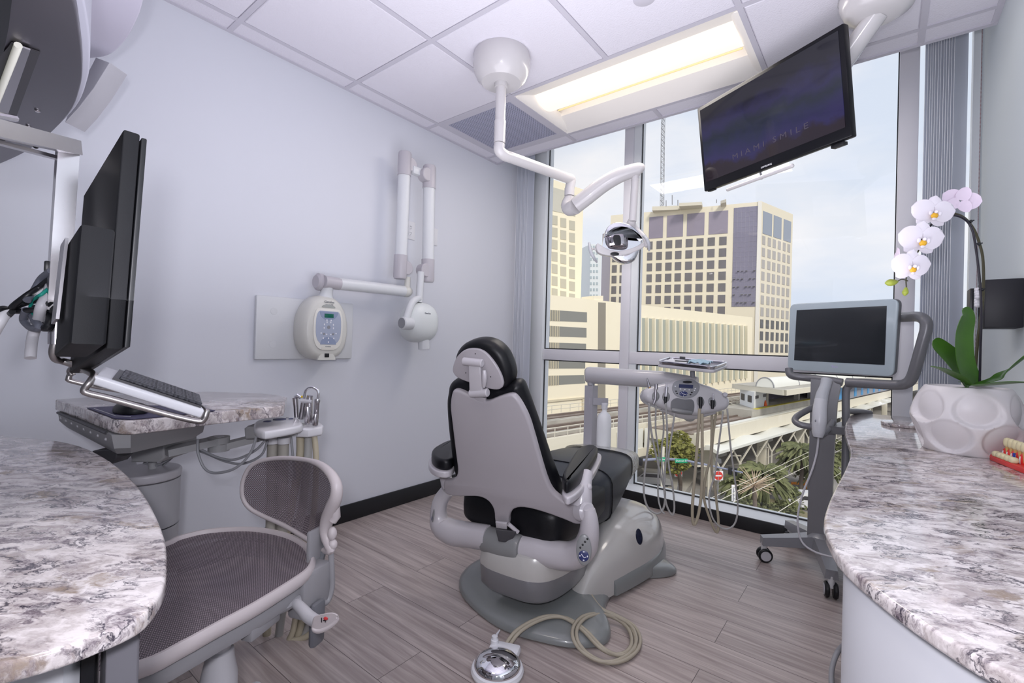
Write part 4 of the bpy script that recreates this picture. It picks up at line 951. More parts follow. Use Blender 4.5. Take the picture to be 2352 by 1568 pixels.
for p in ((1070, 856), (1127, 865), (1092, 812)): part('screw', G().ball(HP(*p, off=.012), .0025, n=10, m_=6), M_DARK, hb_)
part('headrest_bar', G().prism([HP(*p, off=.022) for p in ((1080, 825), (1106, 830), (1112, 905), (1082, 896))], hn, .014, .004), M_CB, t)
part('headrest_pivot', G().cyl(HP(1064, 829, .03), HP(1109, 834, .03), .0145, bev=.003), M_CB, t)
part('headrest_pivot', G().cyl(HP(1080, 903, .026), HP(1121, 901, .026), .0155, bev=.003), M_CB, t)
part('headrest_lock', G().tube([HP(1112, 850, .03), HP(1113, 868, .035), HP(1111, 888, .03)], [.007, .009, .007], 10, 3), M_CB, t)
part('headrest_slide', G().prism([HP(*p, off=.0) for p in ((1094, 905), (1118, 912), (1117, 935), (1096, 932))], hn, .012, .002), M_CW, t)
part('recline_latch', G().prism([BP(*p, off=.014) for p in ((1140, 1195), (1166, 1198), (1166, 1212), (1142, 1209))], bn, .01, .003).cyl(BP(1168, 1203, .02), BP(1190, 1222, .01), .008), M_CB, t)

# seat and leg rest: sections along the chair
FL = Vector((-.08, .9968, 0)); LL = Vector((.9968, .08, 0))
def sec(s_, hw, z0, z1, side=0, k=28, e=.45):
    L = []; zc = (z0 + z1) / 2; hh = (z1 - z0) / 2; c = HC0 + FL * s_ + LL * side
    for j in range(k):
        a = 2 * PI * j / k; x = math.copysign(abs(math.cos(a)) ** e, math.cos(a)) * hw; z = math.copysign(abs(math.sin(a)) ** e, math.sin(a)) * hh
        L.append(Vector((c.x + LL.x * x, c.y + LL.y * x, zc + z)))
    return L
def S4(args, n=4):
    k = len(args); sp = spline([(a, b, c) for a, b, c, d in args], n); sq = spline([(d, 0, 0) for a, b, c, d in args], n)
    return [sec(p.x, p.y, p.z, q.x) for p, q in zip(sp, sq)]
part('seat_cushion', G().loft(S4([(-.015, .17, .34, .42), (.01, .225, .31, .455), (.1, .25, .29, .475), (.3, .25, .29, .475), (.42, .245, .30, .475)])), M_UP, t, angle=60)
part('leg_rest', G().loft(S4([(.34, .235, .27, .48), (.45, .245, .25, .495), (.56, .24, .25, .505), (.68, .23, .28, .505), (.80, .215, .32, .50), (.92, .195, .355, .49), (1.02, .175, .385, .475)])), M_NV, t, angle=60)
part('seam', G().tube([Vector(p) for p in sec(.50, .2475, .246, .502)], .0028, 6, closed=True), M_UP, t)
sl = mat('clear_film', '#d9dadb', .12, alpha=.8, metal=.35, spec=.9, bump=(60, 1, .02))
part('foot_sleeve', G().loft([sec(.89, .205, .34, .504), sec(.93, .20, .348, .50), sec(.98, .195, .355, .495), sec(1.04, .188, .365, .488), sec(1.06, .17, .38, .47), sec(1.062, .02, .43, .44)], cap=False), sl, t, angle=60, label='crinkled clear plastic sleeve over the foot end')

# armrests
def arm(side):
    lo_ = 1 if side > 0 else -1
    c = lambda s_, x, z: HC0 + fwd * s_ + lat * x + Vector((0, 0, z - HC0.z))
    if side > 0:
        pd = [(1291, 1116), (1295, 1098), (1308, 1075), (1322, 1052), (1334, 1041), (1352, 1037), (1369, 1039), (1372, 1048), (1360, 1072), (1345, 1092), (1330, 1110), (1312, 1124), (1299, 1127)]
        P_ = [W(a, b, z=.585) for a, b in pd]
    else:
        P_ = [W(a, b, z=.57) for a, b in ((991, 1058), (994, 1046), (1008, 1036), (1024, 1028), (1045, 1024), (1052, 1040), (1046, 1062), (1034, 1074), (1012, 1074), (998, 1068))]
    P_ = spline(P_, 3, closed=True)
    part('armrest_pad', G().prism(P_, (0, 0, 1), .034, .014, -.012, 5), M_UP, t, angle=60)
    cc_ = sum(P_, Vector()) / len(P_)
    tr = [cc_ + (p - cc_) * 1.12 + (lat * .010 if side > 0 else -lat * .006) for p in P_]
    h = part('armrest_holder', G().prism([p - Vector((0, 0, .014)) for p in tr], (0, 0, 1), .005, .006, -.020, 4), M_CB, t, angle=60)
    return P_
arm(1); arm(-1)
def T3(pts, r, n=16, sm=5, flat=1): return G().tube([W(a, b, d=d) for a, b, d in pts], r, n, sm, flat=flat)
part('armrest_post', T3([(1350, 1085, 1.72), (1343, 1108, 1.69), (1338, 1130, 1.67), (1334, 1160, 1.66)], [.02, .026, .034, .04]), M_CB, t, angle=60)
part('armrest_post', T3([(1015, 1082, 2.03), (1024, 1098, 2.03), (1030, 1120, 2.02)], [.02, .026, .03]), M_CB, t, angle=60)
part('armrest_knob', G().ball(W(1352, 1118, d=1.66), .012), M_CB, t)
# U shaped bracket: hub, upright and lower bar on each side
part('side_bracket', T3([(1352, 1168, 1.62), (1354, 1195, 1.62), (1352, 1228, 1.63), (1342, 1258, 1.66), (1315, 1275, 1.70), (1275, 1273, 1.74), (1230, 1262, 1.78), (1185, 1255, 1.82)], [.022, .030, .036, .044, .049, .050, .050, .049], 24, 6), M_CB, t, angle=60)
part('side_bracket', T3([(1027, 1128, 2.0), (1012, 1150, 2.0), (1007, 1180, 2.0), (1014, 1206, 1.99), (1040, 1222, 1.96), (1080, 1228, 1.92), (1125, 1235, 1.87)], [.030, .032, .036, .046, .052, .050, .050], 24, 6), M_CB, t, angle=60)
part('hub_disc', G().cyl(W(1330, 1172, d=1.66), W(1352, 1176, d=1.62), .036, bev=.008), M_CB, t)
part('center_clamp', T3([(1118, 1236, 1.88), (1135, 1243, 1.86), (1160, 1252, 1.83), (1190, 1258, 1.80), (1200, 1260, 1.79)], [.050, .054, .055, .054, .050], 24, 4), M_CG, t, angle=60)
part('clamp_recess', G().prism([W(a, b, d=1.79) for a, b in ((1138, 1212), (1186, 1218), (1178, 1236), (1162, 1243), (1145, 1240))], -FW, .012, .003), M_DARK, t)
def oval_panel(px, py, d, rx, ry, nrm, main):
    c = W(px, py, d=d); B = basis(nrm, UP)
    pn = part('touch_pad', G().ball(c, (rx, ry, .004), B, n=32), M_CG, t, label='grey oval touch pad on the chair bracket')
    part('direction_button', G().ball(c + B @ Vector((0, -ry * .38, .0035)), (rx * .66, ry * .36, .002), B), M_NAVY, pn)
    if main:
        g = G()
        for k in range(4): part('preset_button', G().ball(c + B @ Vector((-rx * .45 + k * rx * .3, ry * (.12 + .2 * k), .0037)), (rx * .14, rx * .14, .001), B, n=12, m_=6), M_BLACK, pn)
        g = G().tube([c + B @ Vector((x * rx, -ry * .38 + y * ry, .0058)) for x, y in ((-.3, .12), (-.1, -.02), (.05, -.1), (.32, -.05))], .0012, 6)
        for x, y in ((0, .26), (0, -.26)): g.ball(c + B @ Vector((x * rx, -ry * .38 + y * ry, .0055)), (.003, .002, .0005), B, n=8, m_=4)
        for x in (-.48, .48): g.ball(c + B @ Vector((x * rx, -ry * .38, .0055)), (.002, .003, .0005), B, n=8, m_=4)
        part('button_symbol', g, M_WINK, pn)
    return pn
oval_panel(1341, 1262, 1.585, .026, .050, Vector((.42, -.88, .2)), True)
oval_panel(995, 1184, 1.965, .010, .028, Vector((-.6, -.8, .1)), False)

# lift box under the seat
lb = [(1.20, -1.60), (1.205, -1.83), (1.235, -1.865), (1.29, -1.875), (1.40, -1.865), (1.46, -1.845), (1.50, -1.80), (1.52, -1.70), (1.51, -1.55), (1.45, -1.40), (1.25, -1.40)]
lb = spline([Vector((x, y, 0)) for x, y in lb], 3, closed=True)
c_ = sum(lb, Vector()) / len(lb)
def ringz(f_, z, tilt=0): return [c_ + (p - c_) * f_ + Vector((0, 0, z + tilt * (p.y - c_.y))) for p in lb]
part('lift_cover', G().loft([ringz(1.0, .195), ringz(1.01, .21), ringz(.99, .255), ringz(.93, .275), ringz(.8, .282)]), M_CCOV, t, angle=40)
part('lift_skirt', G().loft([ringz(.60, .105), ringz(.9, .11), ringz(.975, .125), ringz(1.005, .196)]), mat('skirt_grey', '#76767a', .3, coat=.3), t, angle=40)
part('lift_neck', G().loft([ringz(.5, .27), ringz(.5, .34)]), M_BLACK, t)
part('lift_arm', G().box(Vector((1.36, -1.45, .16)), (.18, .5, .12), .02), M_DARK, t)

# base on the floor
pf = [(.965, -1.48), (.94, -1.59), (.965, -1.70), (1.03, -1.785), (1.13, -1.845), (1.29, -1.89), (1.41, -1.89), (1.51, -1.862), (1.60, -1.824), (1.67, -1.765), (1.695, -1.71), (1.68, -1.65), (1.635, -1.59), (1.585, -1.50), (1.565, -1.38), (1.58, -1.26), (1.615, -1.165), (1.67, -1.10), (1.705, -1.04), (1.69, -.985), (1.61, -.93), (1.52, -.84), (1.40, -.66), (1.30, -.64), (1.20, -.72), (1.09, -.90), (1.0, -1.05), (1.03, -1.20), (1.04, -1.36)]
pf = spline([Vector((x, y, 0)) for x, y in pf], 3, closed=True); c_ = Vector((1.36, -1.45, 0))
def fr(f_, z): return [c_ + (p - c_) * f_ + Vector((0, 0, z)) for p in pf]
part('base', G().loft([fr(.985, .004), fr(1.0, .008), fr(1.0, .018), fr(.98, .03), fr(.93, .042), fr(.85, .050), fr(.7, .058), fr(.5, .07), fr(.2, .08), fr(.02, .08)]), M_CBASE, t, angle=50)
# front cover of the base: a low curved hood
def hood(rows, name, m_, zcut=1, grow=0):
    L = []
    for y, xc, hw, h in rows:
        P_ = []
        for j in range(25):
            a = PI * j / 24; x = math.copysign(abs(math.cos(a)) ** .75, math.cos(a)); z = math.sin(a) ** .62
            P_.append(Vector((xc + x * (hw + grow), y, .02 + (h + grow) * min(z, zcut))))
        L.append(P_)
    sm = [spline([L[i][j] for i in range(len(L))], 4) for j in range(25)]
    part(name, G().loft([[sm[j][i] for j in range(25)] for i in range(len(sm[0]))]), m_, t, angle=60)
rows = [(-1.60, 1.50, .03, .04), (-1.53, 1.49, .06, .115), (-1.42, 1.485, .095, .18), (-1.30, 1.465, .14, .225), (-1.16, 1.43, .195, .245), (-1.02, 1.40, .225, .245), (-.90, 1.38, .22, .235), (-.80, 1.36, .195, .20), (-.73, 1.34, .14, .14), (-.70, 1.33, .06, .06)]
hood(rows, 'base_cover', M_CCOV)
hood([(y, x, hw, h * .42) for y, x, hw, h in rows[2:]], 'base_cover_skirt', M_CBASE, grow=.012)
part('emblem', G().ball(W(1468, 1232, d=2.07), (.018, .034, .004), basis(Vector((.85, -.45, .25)), UP), n=28), mat('emblem_navy', '#141a2e', .2), t)

# foot control with its hose
PC = W(1142, 1545, z=0)
t = thing('foot_pedal', 'round chrome foot control with white rim on the floor, bottom centre', 'foot pedal', PC)
part('rim', G().lathe([(.083, .003), (.086, .012), (.082, .022), (.074, .026)], PC, 48), M_WHITE, t)
g = G(); n_ = 72; prof = [(.0755, .026), (.074, .036), (.060, .047), (.035, .056), (.012, .0605), (.001, .061)]
g.lathe(prof, PC, n_)
part('chrome_disc', g, M_CHROME, t, angle=60)
hk = W(1150, 1508, z=.03); 
dH = (Vector((hk.x, hk.y, 0)) - PC).normalized(); sH = Vector((dH.y, -dH.x, 0))
part('rear_housing', G().box(PC + dH * .082 + Vector((0, 0, .024)), (.105, .05, .03), .010, basis((0, 0, 1)) if False else Matrix((sH, dH, Vector((0, 0, 1)))).transposed()), M_WHITE, t)
kp = PC + dH * .085 - sH * .038
part('valve_knob', G().lathe([(.014, .03), (.013, .05), (.010, .052), (.010, .062), (.001, .063)], kp, 20), M_WHITE, t)
part('valve_lever', G().tube([kp + Vector((0, 0, .055)), kp + Vector((0, 0, .062)) + dH * .012 + sH * .004, kp + Vector((0, 0, .07)) + dH * .026 + sH * .010], [.003, .004, .002], 8, 3), M_LGREY, t)
M_FH = mat('foot_hose', '#a49c8c', .45)
hz = lambda a, b, z=.012: W(a, b, z=z)
P_ = [hz(1158, 1500, .025), hz(1168, 1478, .03), hz(1190, 1450, .05), hz(1225, 1428, .06), hz(1262, 1416, .065), hz(1300, 1420, .06), hz(1340, 1446, .05), hz(1378, 1485, .03), hz(1410, 1503), hz(1440, 1500), hz(1455, 1480, .014), hz(1450, 1450, .016), hz(1425, 1425, .02), hz(1385, 1411, .04), hz(1345, 1416, .06), hz(1322, 1440, .06), hz(1322, 1470, .05), hz(1345, 1500, .02), hz(1385, 1520), hz(1425, 1517), hz(1457, 1495, .012), hz(1466, 1465, .014), hz(1450, 1435, .022), hz(1410, 1412, .032), hz(1375, 1395, .045), hz(1350, 1360, .06), hz(1338, 1335, .07)]
for k, off in enumerate((Vector((.006, .004, 0)), Vector((-.006, -.004, .002)))):
    part('hose', G().tube([p + off for p in P_], .0065, 10, 6), M_FH, t)
# ================================================================= doctor's delivery unit by the window
M_DU = mat('unit_enamel', '#c3c1c4', .22, coat=.5)
M_DUP = mat('unit_post_grey', '#aeacb2', .35, coat=.2)
t = thing('delivery_unit', 'dental instrument delivery unit with long white arm and hanging hoses by the window', 'delivery unit', (1.09, -.76, 0))
pb0 = W(1352, 1030, d=2.78); px_, py_ = pb0.x, pb0.y
zt = W(1366, 885, d=2.78).z
def V(a, b, d=2.78): return W(a, b, d=d)
part('post', G().loft([[V(a, b, d) for a, b, d in ((1343, y, 2.80), (1367 + (y < 1000) * 3, y, 2.74), (1370 + (y < 1000) * 3, y, 2.79), (1346, y, 2.85))] for y in ()] or [[Vector((px_ + q[0], py_ + q[1], z)) for q in ((-.02, -.03), (.03, -.025), (.035, .03), (-.015, .03))] for z in (.05, zt)]), M_DUP, t, flat=True)
part('post_foot', G().bb((px_ - .03, py_ - .30, .03), (px_ + .2, py_ + .04, .09), .01), M_CBASE, t)
tp = Vector((px_ + .005, py_, zt))
part('post_neck', G().cyl(tp, tp + Vector((0, 0, .06)), .022, bev=.004), M_DUP, t)
part('arm', G().tube([W(1343, 861, d=2.80), W(1347, 861, d=2.80), W(1354, 861, d=2.79), W(1430, 866, d=2.66), W(1520, 872, d=2.52), W(1600, 885, d=2.42)], [.030, .042, .047, .046, .045, .043], 28, flat=1.05), M_DU, t, angle=60)
part('arm_tubing', G().tube([tp + Vector((.02, -.02, -.01)), W(1364, 875, d=2.76), W(1375, 869, d=2.74)], .006, 8, 4), M_GREY, t)
part('bottle_bracket', G().loft([[V(a, b, d) for a, b in ((1352, 913), (1397, 914), (1397, 931), (1352, 929))] for d in (2.75, 2.80)]), M_DUP, t)
# delivery head
hdd = 2.38
HN = (-FW + Vector((0, 0, .22))).normalized(); HO2 = W(1580, 912, d=hdd)
def DH(px, py, off=0): return ONP(px, py, HO2 + HN * off, HN)
ho = [(1479, 907), (1482, 895), (1495, 887), (1520, 880), (1543, 874), (1556, 869), (1576, 867), (1597, 870), (1613, 879), (1640, 888), (1664, 900), (1677, 914), (1679, 927), (1671, 939), (1652, 945), (1625, 950), (1605, 954), (1582, 953), (1560, 949), (1540, 944), (1522, 937), (1505, 930), (1490, 924), (1482, 916)]
part('head', G().prism(spline([DH(*p, off=.02) for p in ho], 4, closed=True), -HN, .10, .028, 0, 6), M_DU, t, angle=60)
part('head_underside', G().tube([DH(1520, 936, -.03), DH(1580, 950, -.03), DH(1640, 942, -.03)], [.02, .03, .02], 14, 4), M_DU, t)
pn = [(1544, 888), (1548, 878), (1560, 873), (1580, 871), (1598, 875), (1606, 884), (1605, 896), (1598, 907), (1584, 914), (1566, 914), (1552, 908), (1545, 898)]
pan_ = part('control_panel', G().prism(spline([DH(*p, off=.020) for p in pn], 3, closed=True), HN, .004, .001), M_GREY, t)
BH = basis(HN, UP)
part('display', G().prism([DH(*p, off=.024) for p in ((1560, 882), (1592, 884), (1591, 892), (1559, 890))], HN, .0015), mat('lcd_blue', '#18224f', .15), pan_)
part('maker_badge', G().ball(DH(1579, 877, .0245), (.025, .0065, .001), BH), M_BLACK, pan_)
part('direction_button', G().ball(DH(1570, 904, .0245), (.022, .0125, .002), BH), M_NAVY, pan_)
g = G().tube([DH(1565, 901, .027), DH(1568, 904, .027), DH(1575, 906, .027)], .0012, 6)
for p in ((1562, 904), (1578, 905), (1570, 898), (1570, 909)): g.ball(DH(*p, off=.0268), (.002, .002, .0006), BH, n=8, m_=4)
part('button_symbol', g, M_WINK, pan_)
g = G()
for p in ((1551, 887), (1563, 893), (1573, 894), (1583, 895), (1597, 892), (1595, 896)): g.ball(DH(*p, off=.0245), (.004, .0026, .0008), BH, n=10, m_=4)
part('panel_buttons', g, M_WINK, pan_)['kind'] = 'stuff'
g = G()
for p in ((1553, 898), (1555, 903), (1586, 906), (1589, 901)): g.ball(DH(*p, off=.0245), (.0055, .003, .0012), BH, n=10, m_=4)
part('black_buttons', g, M_BLACK, pan_)['kind'] = 'stuff'
hr = [(1541, 925), (1546, 917), (1556, 914), (1572, 917), (1588, 917), (1594, 924), (1594, 940), (1588, 950), (1565, 948), (1543, 942)]
part('handle_recess', G().prism(spline([DH(*p, off=.021) for p in hr], 3, closed=True), HN, .002, .001), mat('recess_dark', '#6d6d70', .4), t)
part('handle_lip', G().tube([DH(1543, 941, .02), DH(1565, 945, .03), DH(1588, 948, .02)], [.011, .013, .011], 14, 5), M_CG, t)
for k, p in enumerate(((1506, 910), (1530, 911), (1609, 922), (1636, 924))):
    part('holder_cup', G().ball(DH(*p, off=.02), (.019, .026, .006), BH @ Matrix.Rotation(R((-15, -12, 0, 12)[k]), 3, 'Z')), M_CG, t)
def tl(name, P_, r_, m_, off=.032): return part(name, G().tube([DH(a, b, off) for a, b in P_], r_, 12), m_, t)
tl('angled_handpiece', [(1486, 868), (1489, 880), (1492, 892)], [.003, .007, .009], M_STEEL, .0)
tl('yellow_collar', [(1490, 890), (1494, 893)], [.010, .009], mat('amber_plastic', '#b98a1e', .4), .0)
tl('air_syringe', [(1507, 882), (1507, 892), (1506, 896), (1505, 918)], [.009, .009, .006, .007], M_STEEL)
tl('syringe_grip', [(1505, 917), (1501, 928)], [.008, .006], M_STEEL, .03)
tl('handpiece_coupling', [(1531, 881), (1531, 888), (1531, 889), (1529, 912)], [.003, .004, .009, .008], M_SATIN)
tl('handpiece_base', [(1529, 911), (1528, 928)], [.009, .005], M_BLACK)
tl('handpiece_base', [(1609, 912), (1609, 924), (1609, 938)], [.009, .010, .006], M_BLACK)
tl('handpiece_tip', [(1638, 903), (1638, 920)], [.0025, .004], M_SATIN)
tl('handpiece_base', [(1637, 919), (1637, 928), (1636, 939)], [.010, .010, .006], M_BLACK)
part('side_knob', G().cyl(DH(1664, 906, -.02), DH(1666, 906, .03), .012, bev=.003), M_LGREY, t)
part('swivel_knob', G().ball(DH(1583, 958, -.05), (.030, .022, .022), None, n=20), mat('knob_translucent', '#a9aaa8', .3), t)
def C4(x, y): return 1300 + x / 3.408, 780 + y / 3.408
hs = [(M_HOSE2, .0052, [(650, 500), (645, 800), (615, 1050), (610, 1200), (640, 1310), (710, 1360), (762, 1320), (775, 1200), (742, 1060), (700, 880), (665, 700), (650, 520)]),
      (M_HOSE2, .0042, [(705, 510), (702, 700), (728, 900), (722, 1050), (722, 1230), (745, 1330), (772, 1362)]),
      (M_HOSE2, .0048, [(780, 500), (792, 700), (790, 850), (775, 1030), (770, 1180), (790, 1300), (830, 1370), (848, 1320), (835, 1150), (802, 950), (825, 760), (850, 580)]),
      (M_HOSE2, .0042, [(755, 540), (765, 700), (745, 900), (762, 1080), (775, 1230), (768, 1310)]),
      (M_HOSE, .0072, [(1045, 540), (1022, 900), (990, 1300), (1000, 1445), (1040, 1350), (1065, 1100), (1065, 580)]),
      (M_HOSE, .0066, [(1143, 540), (1135, 880), (1092, 1080), (1080, 1230), (1115, 1370), (1165, 1490), (1190, 1495), (1192, 1400), (1170, 1200), (1140, 980), (1150, 760), (1175, 570)]),
      (M_HOSE2, .0042, [(1230, 560), (1192, 850), (1165, 1050), (1120, 1230), (1150, 1400), (1240, 1480), (1320, 1440), (1345, 1300), (1320, 1080), (1290, 850), (1262, 540)])]
for k, (m_, r_, P_) in enumerate(hs):
    n_ = len(P_)
    part('hose', G().tube([W(*C4(x, y), d=2.34 + .015 * k * (1 if k % 2 else -1) + .05 * math.sin(PI * i / (n_ - 1))) for i, (x, y) in enumerate(P_)], r_, 10, 8), m_, t)
# tray on top
tz = [W(1508, 833, d=2.42), W(1640, 847, d=2.22), W(1673, 835, d=2.40), W(1537, 824, d=2.60)]
tn = (tz[1] - tz[0]).cross(tz[3] - tz[0]).normalized()
if tn.z < 0: tn = -tn
def rrect(c, rad, n=5):
    o_ = []; k = len(c)
    for i in range(k):
        a, b, d = c[i - 1], c[i], c[(i + 1) % k]; u = (a - b).normalized() * rad; v = (d - b).normalized() * rad
        for j in range(n + 1):
            q = j / n; o_.append((b + u) * (1 - q) ** 2 + b * 2 * q * (1 - q) + (b + v) * q * q)
    return o_
part('tray_holder', G().prism(rrect([p - tn * .022 for p in tz], .035), tn, .016, .005), M_DU, t)
part('tray_stem', G().tube([W(1590, 852, d=2.42), W(1591, 862, d=2.42), W(1592, 878, d=2.42)], .0125, 12), M_GREY, t)
tc_ = sum(tz, Vector()) / 4
ty = thing('instrument_tray', 'steel instrument tray lying on the delivery unit holder', 'tray', tc_)
ti = [tc_ + (p - tc_) * .96 - tn * .005 for p in tz]
part('tray_floor', G().prism(rrect(ti, .03), tn, .002), M_STEEL, ty)
part('tray_rim', G().tube([p + tn * .009 for p in rrect([tc_ + (p - tc_) * .985 for p in tz], .035)], .0035, 8, closed=True), M_CHROME, ty)
part('tray_wall', G().loft([[p for p in rrect(ti, .03)], [p + tn * .009 for p in rrect([tc_ + (p - tc_) * .985 for p in tz], .035)]], cap=False), M_SATIN, ty)
def onT(u, v, h=.0): return tz[0] + (tz[1] - tz[0]) * u + (tz[3] - tz[0]) * v + tn * h
rnd = random.Random(5)
g = G(); L = []
for i in range(9):
    L.append([onT(.52 + .34 * i / 8, .22 + .5 * j / 6, .006 + .014 * abs(math.sin(i * 1.9 + j * 1.3)) + rnd.uniform(0, .006)) for j in range(7)])
g.loft([[*row] + [p - tn * .003 for p in row[::-1]] for row in L])
tag(part('face_mask', g, mat('mask_blue', '#a9c6d6', .7), loc=onT(.7, .45)), 'crumpled light blue paper face mask lying on the instrument tray', 'face mask')
g = G(); L = [[onT(.08 + .4 * i / 5, .1 + .7 * j / 5, .004 + .006 * abs(math.sin(i * 1.1 + j))) for j in range(6)] for i in range(6)]
g.loft([[*row] + [p - tn * .002 for p in row[::-1]] for row in L])
tag(part('paper_napkin', g, mat('napkin', '#dcdde3', .8), loc=onT(.3, .4)), 'white paper napkin on the left half of the instrument tray', 'napkin')
tag(part('dental_probe', G().tube([onT(.30, .15, .016), onT(.62, .30, .016)], .003, 8, 0), M_BLACK, loc=onT(.3, .15)), 'thin dark hand instrument across the instrument tray', 'dental instrument')
tag(part('syringe_cap', G().tube([onT(.27, .72, .02), onT(.36, .74, .02)], .007, 10, 0), M_DARK, loc=onT(.3, .7)), 'short dark cylinder at the back left of the instrument tray', 'dental instrument')
# water bottle
bt = W(1386, 1028, d=2.72); bx = Vector((bt.x, bt.y, 0)); z0, z1, z2 = bt.z - .03, W(1386, 955, d=2.72).z, W(1386, 930, d=2.72).z
t = thing('water_bottle', 'translucent white water bottle hanging under the delivery unit bracket', 'bottle', (bt.x, bt.y, z0))
part('body', G().lathe([(.036, z0), (.0415, z0 + .008), (.0415, z1 - .02), (.038, z1 - .002), (.030, z1 + .012), (.018, z1 + .022), (.0135, z1 + .03), (.0135, z2 - .015)], bx, 32), mat('bottle_white', '#f3f4f5', .35, sub=.2), t, angle=60)
part('cap', G().lathe([(.018, z2 - .022), (.0185, z2 + .008), (.015, z2 + .012)], bx, 24), M_WHITE, t)
# ================================================================= right counter and what stands on it
o_ = [(2.41, -.245), (2.36, -.285), (2.335, -.36), (2.33, -.55), (2.336, -.94), (2.36, -1.25), (2.378, -1.48), (2.376, -1.75), (2.369, -1.963), (2.366, -2.12), (2.369, -2.24), (2.384, -2.33), (2.408, -2.411), (2.461, -2.503), (2.514, -2.569), (2.556, -2.60), (2.65, -2.65), (2.80, -2.70)]
ou = [(p.x, p.y) for p in spline([(x, y, 0) for x, y in o_], 3)] + [(2.812, -2.70), (2.812, -.22), (2.55, -.23)]
tag(part('counter_worktop', edge_slab(ou, DZ, .021), M_GRAN, loc=(2.6, -1.5, DZ)), 'long curved stone countertop along the right wall', 'worktop')
t = thing('counter_cabinet', 'white curved base cabinet under the right stone countertop', 'cabinet', (2.6, -1.6, 0))
ci = [(2.395, -.6), (2.40, -1.3), (2.415, -2.0), (2.402, -2.28), (2.415, -2.375), (2.465, -2.46), (2.53, -2.53), (2.62, -2.59), (2.80, -2.63)]
ci = [(p.x, p.y) for p in spline([(x, y, 0) for x, y in ci], 4)] + [(2.81, -2.63), (2.81, -.6)]
part('body', G().prism([Vector((x, y, .08)) for x, y in ci], (0, 0, 1), DZ - .022 - .08, .002), mat('cabinet_white', '#cfd0d6', .3), t)
part('plinth', G().prism([Vector((min(x + .03, 2.81), y, .002)) for x, y in ci], (0, 0, 1), .08), M_DARK, t)
t = tag(part('floor_hose', G().tube([W(a, b, z=z) for a, b, z in ((1945, 1475, .10), (1925, 1495, .06), (1912, 1530, .03), (1910, 1568, .02), (1918, 1620, .02))], .008, 10, 6), M_GREY, loc=W(1912, 1530, z=.02)), 'grey hose curving out from under the right counter cabinet', 'hose')

# stone disc behind the planter
dd_ = [W(a, b, z=DZ + .012) for a, b in ((2023, 966), (2035, 962), (2065, 961), (2120, 963), (2180, 968), (2180, 976), (2120, 979), (2070, 976), (2040, 972))]
tag(part('stone_board', G().prism([Vector((p.x, p.y, DZ + .0005)) for p in spline(dd_, 3, closed=True)], (0, 0, 1), .012, .002), M_GRAN, loc=dd_[3]), 'thin oval dark veined stone board on the countertop behind the white planter', 'stone board')

# planter
PCN = Vector((2.664, -1.165, DZ)); PH = .207
t = thing('planter', 'white ceramic planter with scalloped dimples on the right countertop', 'planter', PCN)
def pot_r(a, h):
    u = h / PH
    base = .098 + .062 * math.sin(PI * min(1, (u + .06) / .95) ** .8) ** .9 if u < .95 else .11
    base = .087 + .046 * max(0, math.sin(PI * (u * .88 + .06))) ** .85
    d = 0
    for row, (u0, n_, ph) in enumerate(((.26, 6, .1), (.68, 6, .6))):
        for k in range(n_):
            da = (a - 2 * PI * (k + ph) / n_ + PI) % (2 * PI) - PI
            x = da / .47; y = (u - u0) / .28; y = y * (1.0 if y > 0 else 1.15)
            q = x * x + y * y
            if q < 1:
                m_ = min(1, (1 - q) / .30); d += m_ * m_ * (3 - 2 * m_) * max(0, .62 - .55 * y)
    return base * (1 + .05 - .17 * min(d, 1.3))
L = []
for i in range(60):
    h = PH * i / 59
    L.append([PCN + Vector((pot_r(2 * PI * j / 168, h) * math.cos(2 * PI * j / 168), pot_r(2 * PI * j / 168, h) * math.sin(2 * PI * j / 168), h)) for j in range(168)])
top = L[-1]; c_ = PCN + Vector((0, 0, PH))
L.append([c_ + (p - c_) * .94 + Vector((0, 0, .002)) for p in top]); L.append([c_ + (p - c_) * .9 - Vector((0, 0, .01)) for p in top])
part('pot', G().loft(L), mat('ceramic_white', '#dbd7d9', .4), t, angle=70)
part('soil', G().lathe([(.082, 0), (.05, .008), (.001, .012)], PCN + Vector((0, 0, PH - .012)), 24), mat('moss', '#3e4a2a', .9, noise_=(60, '#27301a', 1)), t)

# orchid
OD = 1.47
t = thing('orchid', 'white orchid with arching dark stem and green leaves growing in the white planter', 'plant', PCN + Vector((0, 0, PH)))
M_LEAF = mat('orchid_leaf', '#456f26', .35, noise_=(9, '#345a1c', 1)); M_PET = mat('orchid_petal', '#dcd6df', .5, sub=.15); M_PIN = mat('orchid_petal_back', '#d9cadb', .5)
M_STM = mat('orchid_stem', '#3d3a26', .5); M_STK = mat('stake_dark', '#1e1a26', .35); M_YEL = mat('orchid_lip', '#d9a52a', .5); M_BUD = mat('orchid_bud', '#8f9a3c', .5)
def O(px, py, d=OD): return W(px, py, d=d)
def leaf(name, pts, wd, nrm, m_, th=.0018, ends=(.5, .15), bow=.15):
    P_ = spline(pts, 7); k = len(P_); L = []; nrm = Vector(nrm).normalized()
    for i, p in enumerate(P_):
        f_ = i / (k - 1); tn_ = (P_[min(i + 1, k - 1)] - P_[max(i - 1, 0)]).normalized(); s_ = tn_.cross(nrm).normalized(); nn_ = s_.cross(tn_)
        w_ = wd * max(math.sin(PI * (ends[0] * .5 + f_ * (1 - ends[0] * .5 - .0))) ** .6 if f_ < 1 else 0, .02)
        row = [p + s_ * (w_ * q) + nn_ * (bow * w_ * q * q) for q in (-1, -.7, -.35, 0, .35, .7, 1)]
        L.append(row + [q - nn_ * th for q in row[::-1]])
    part(name, G().loft(L), m_, t, angle=60)
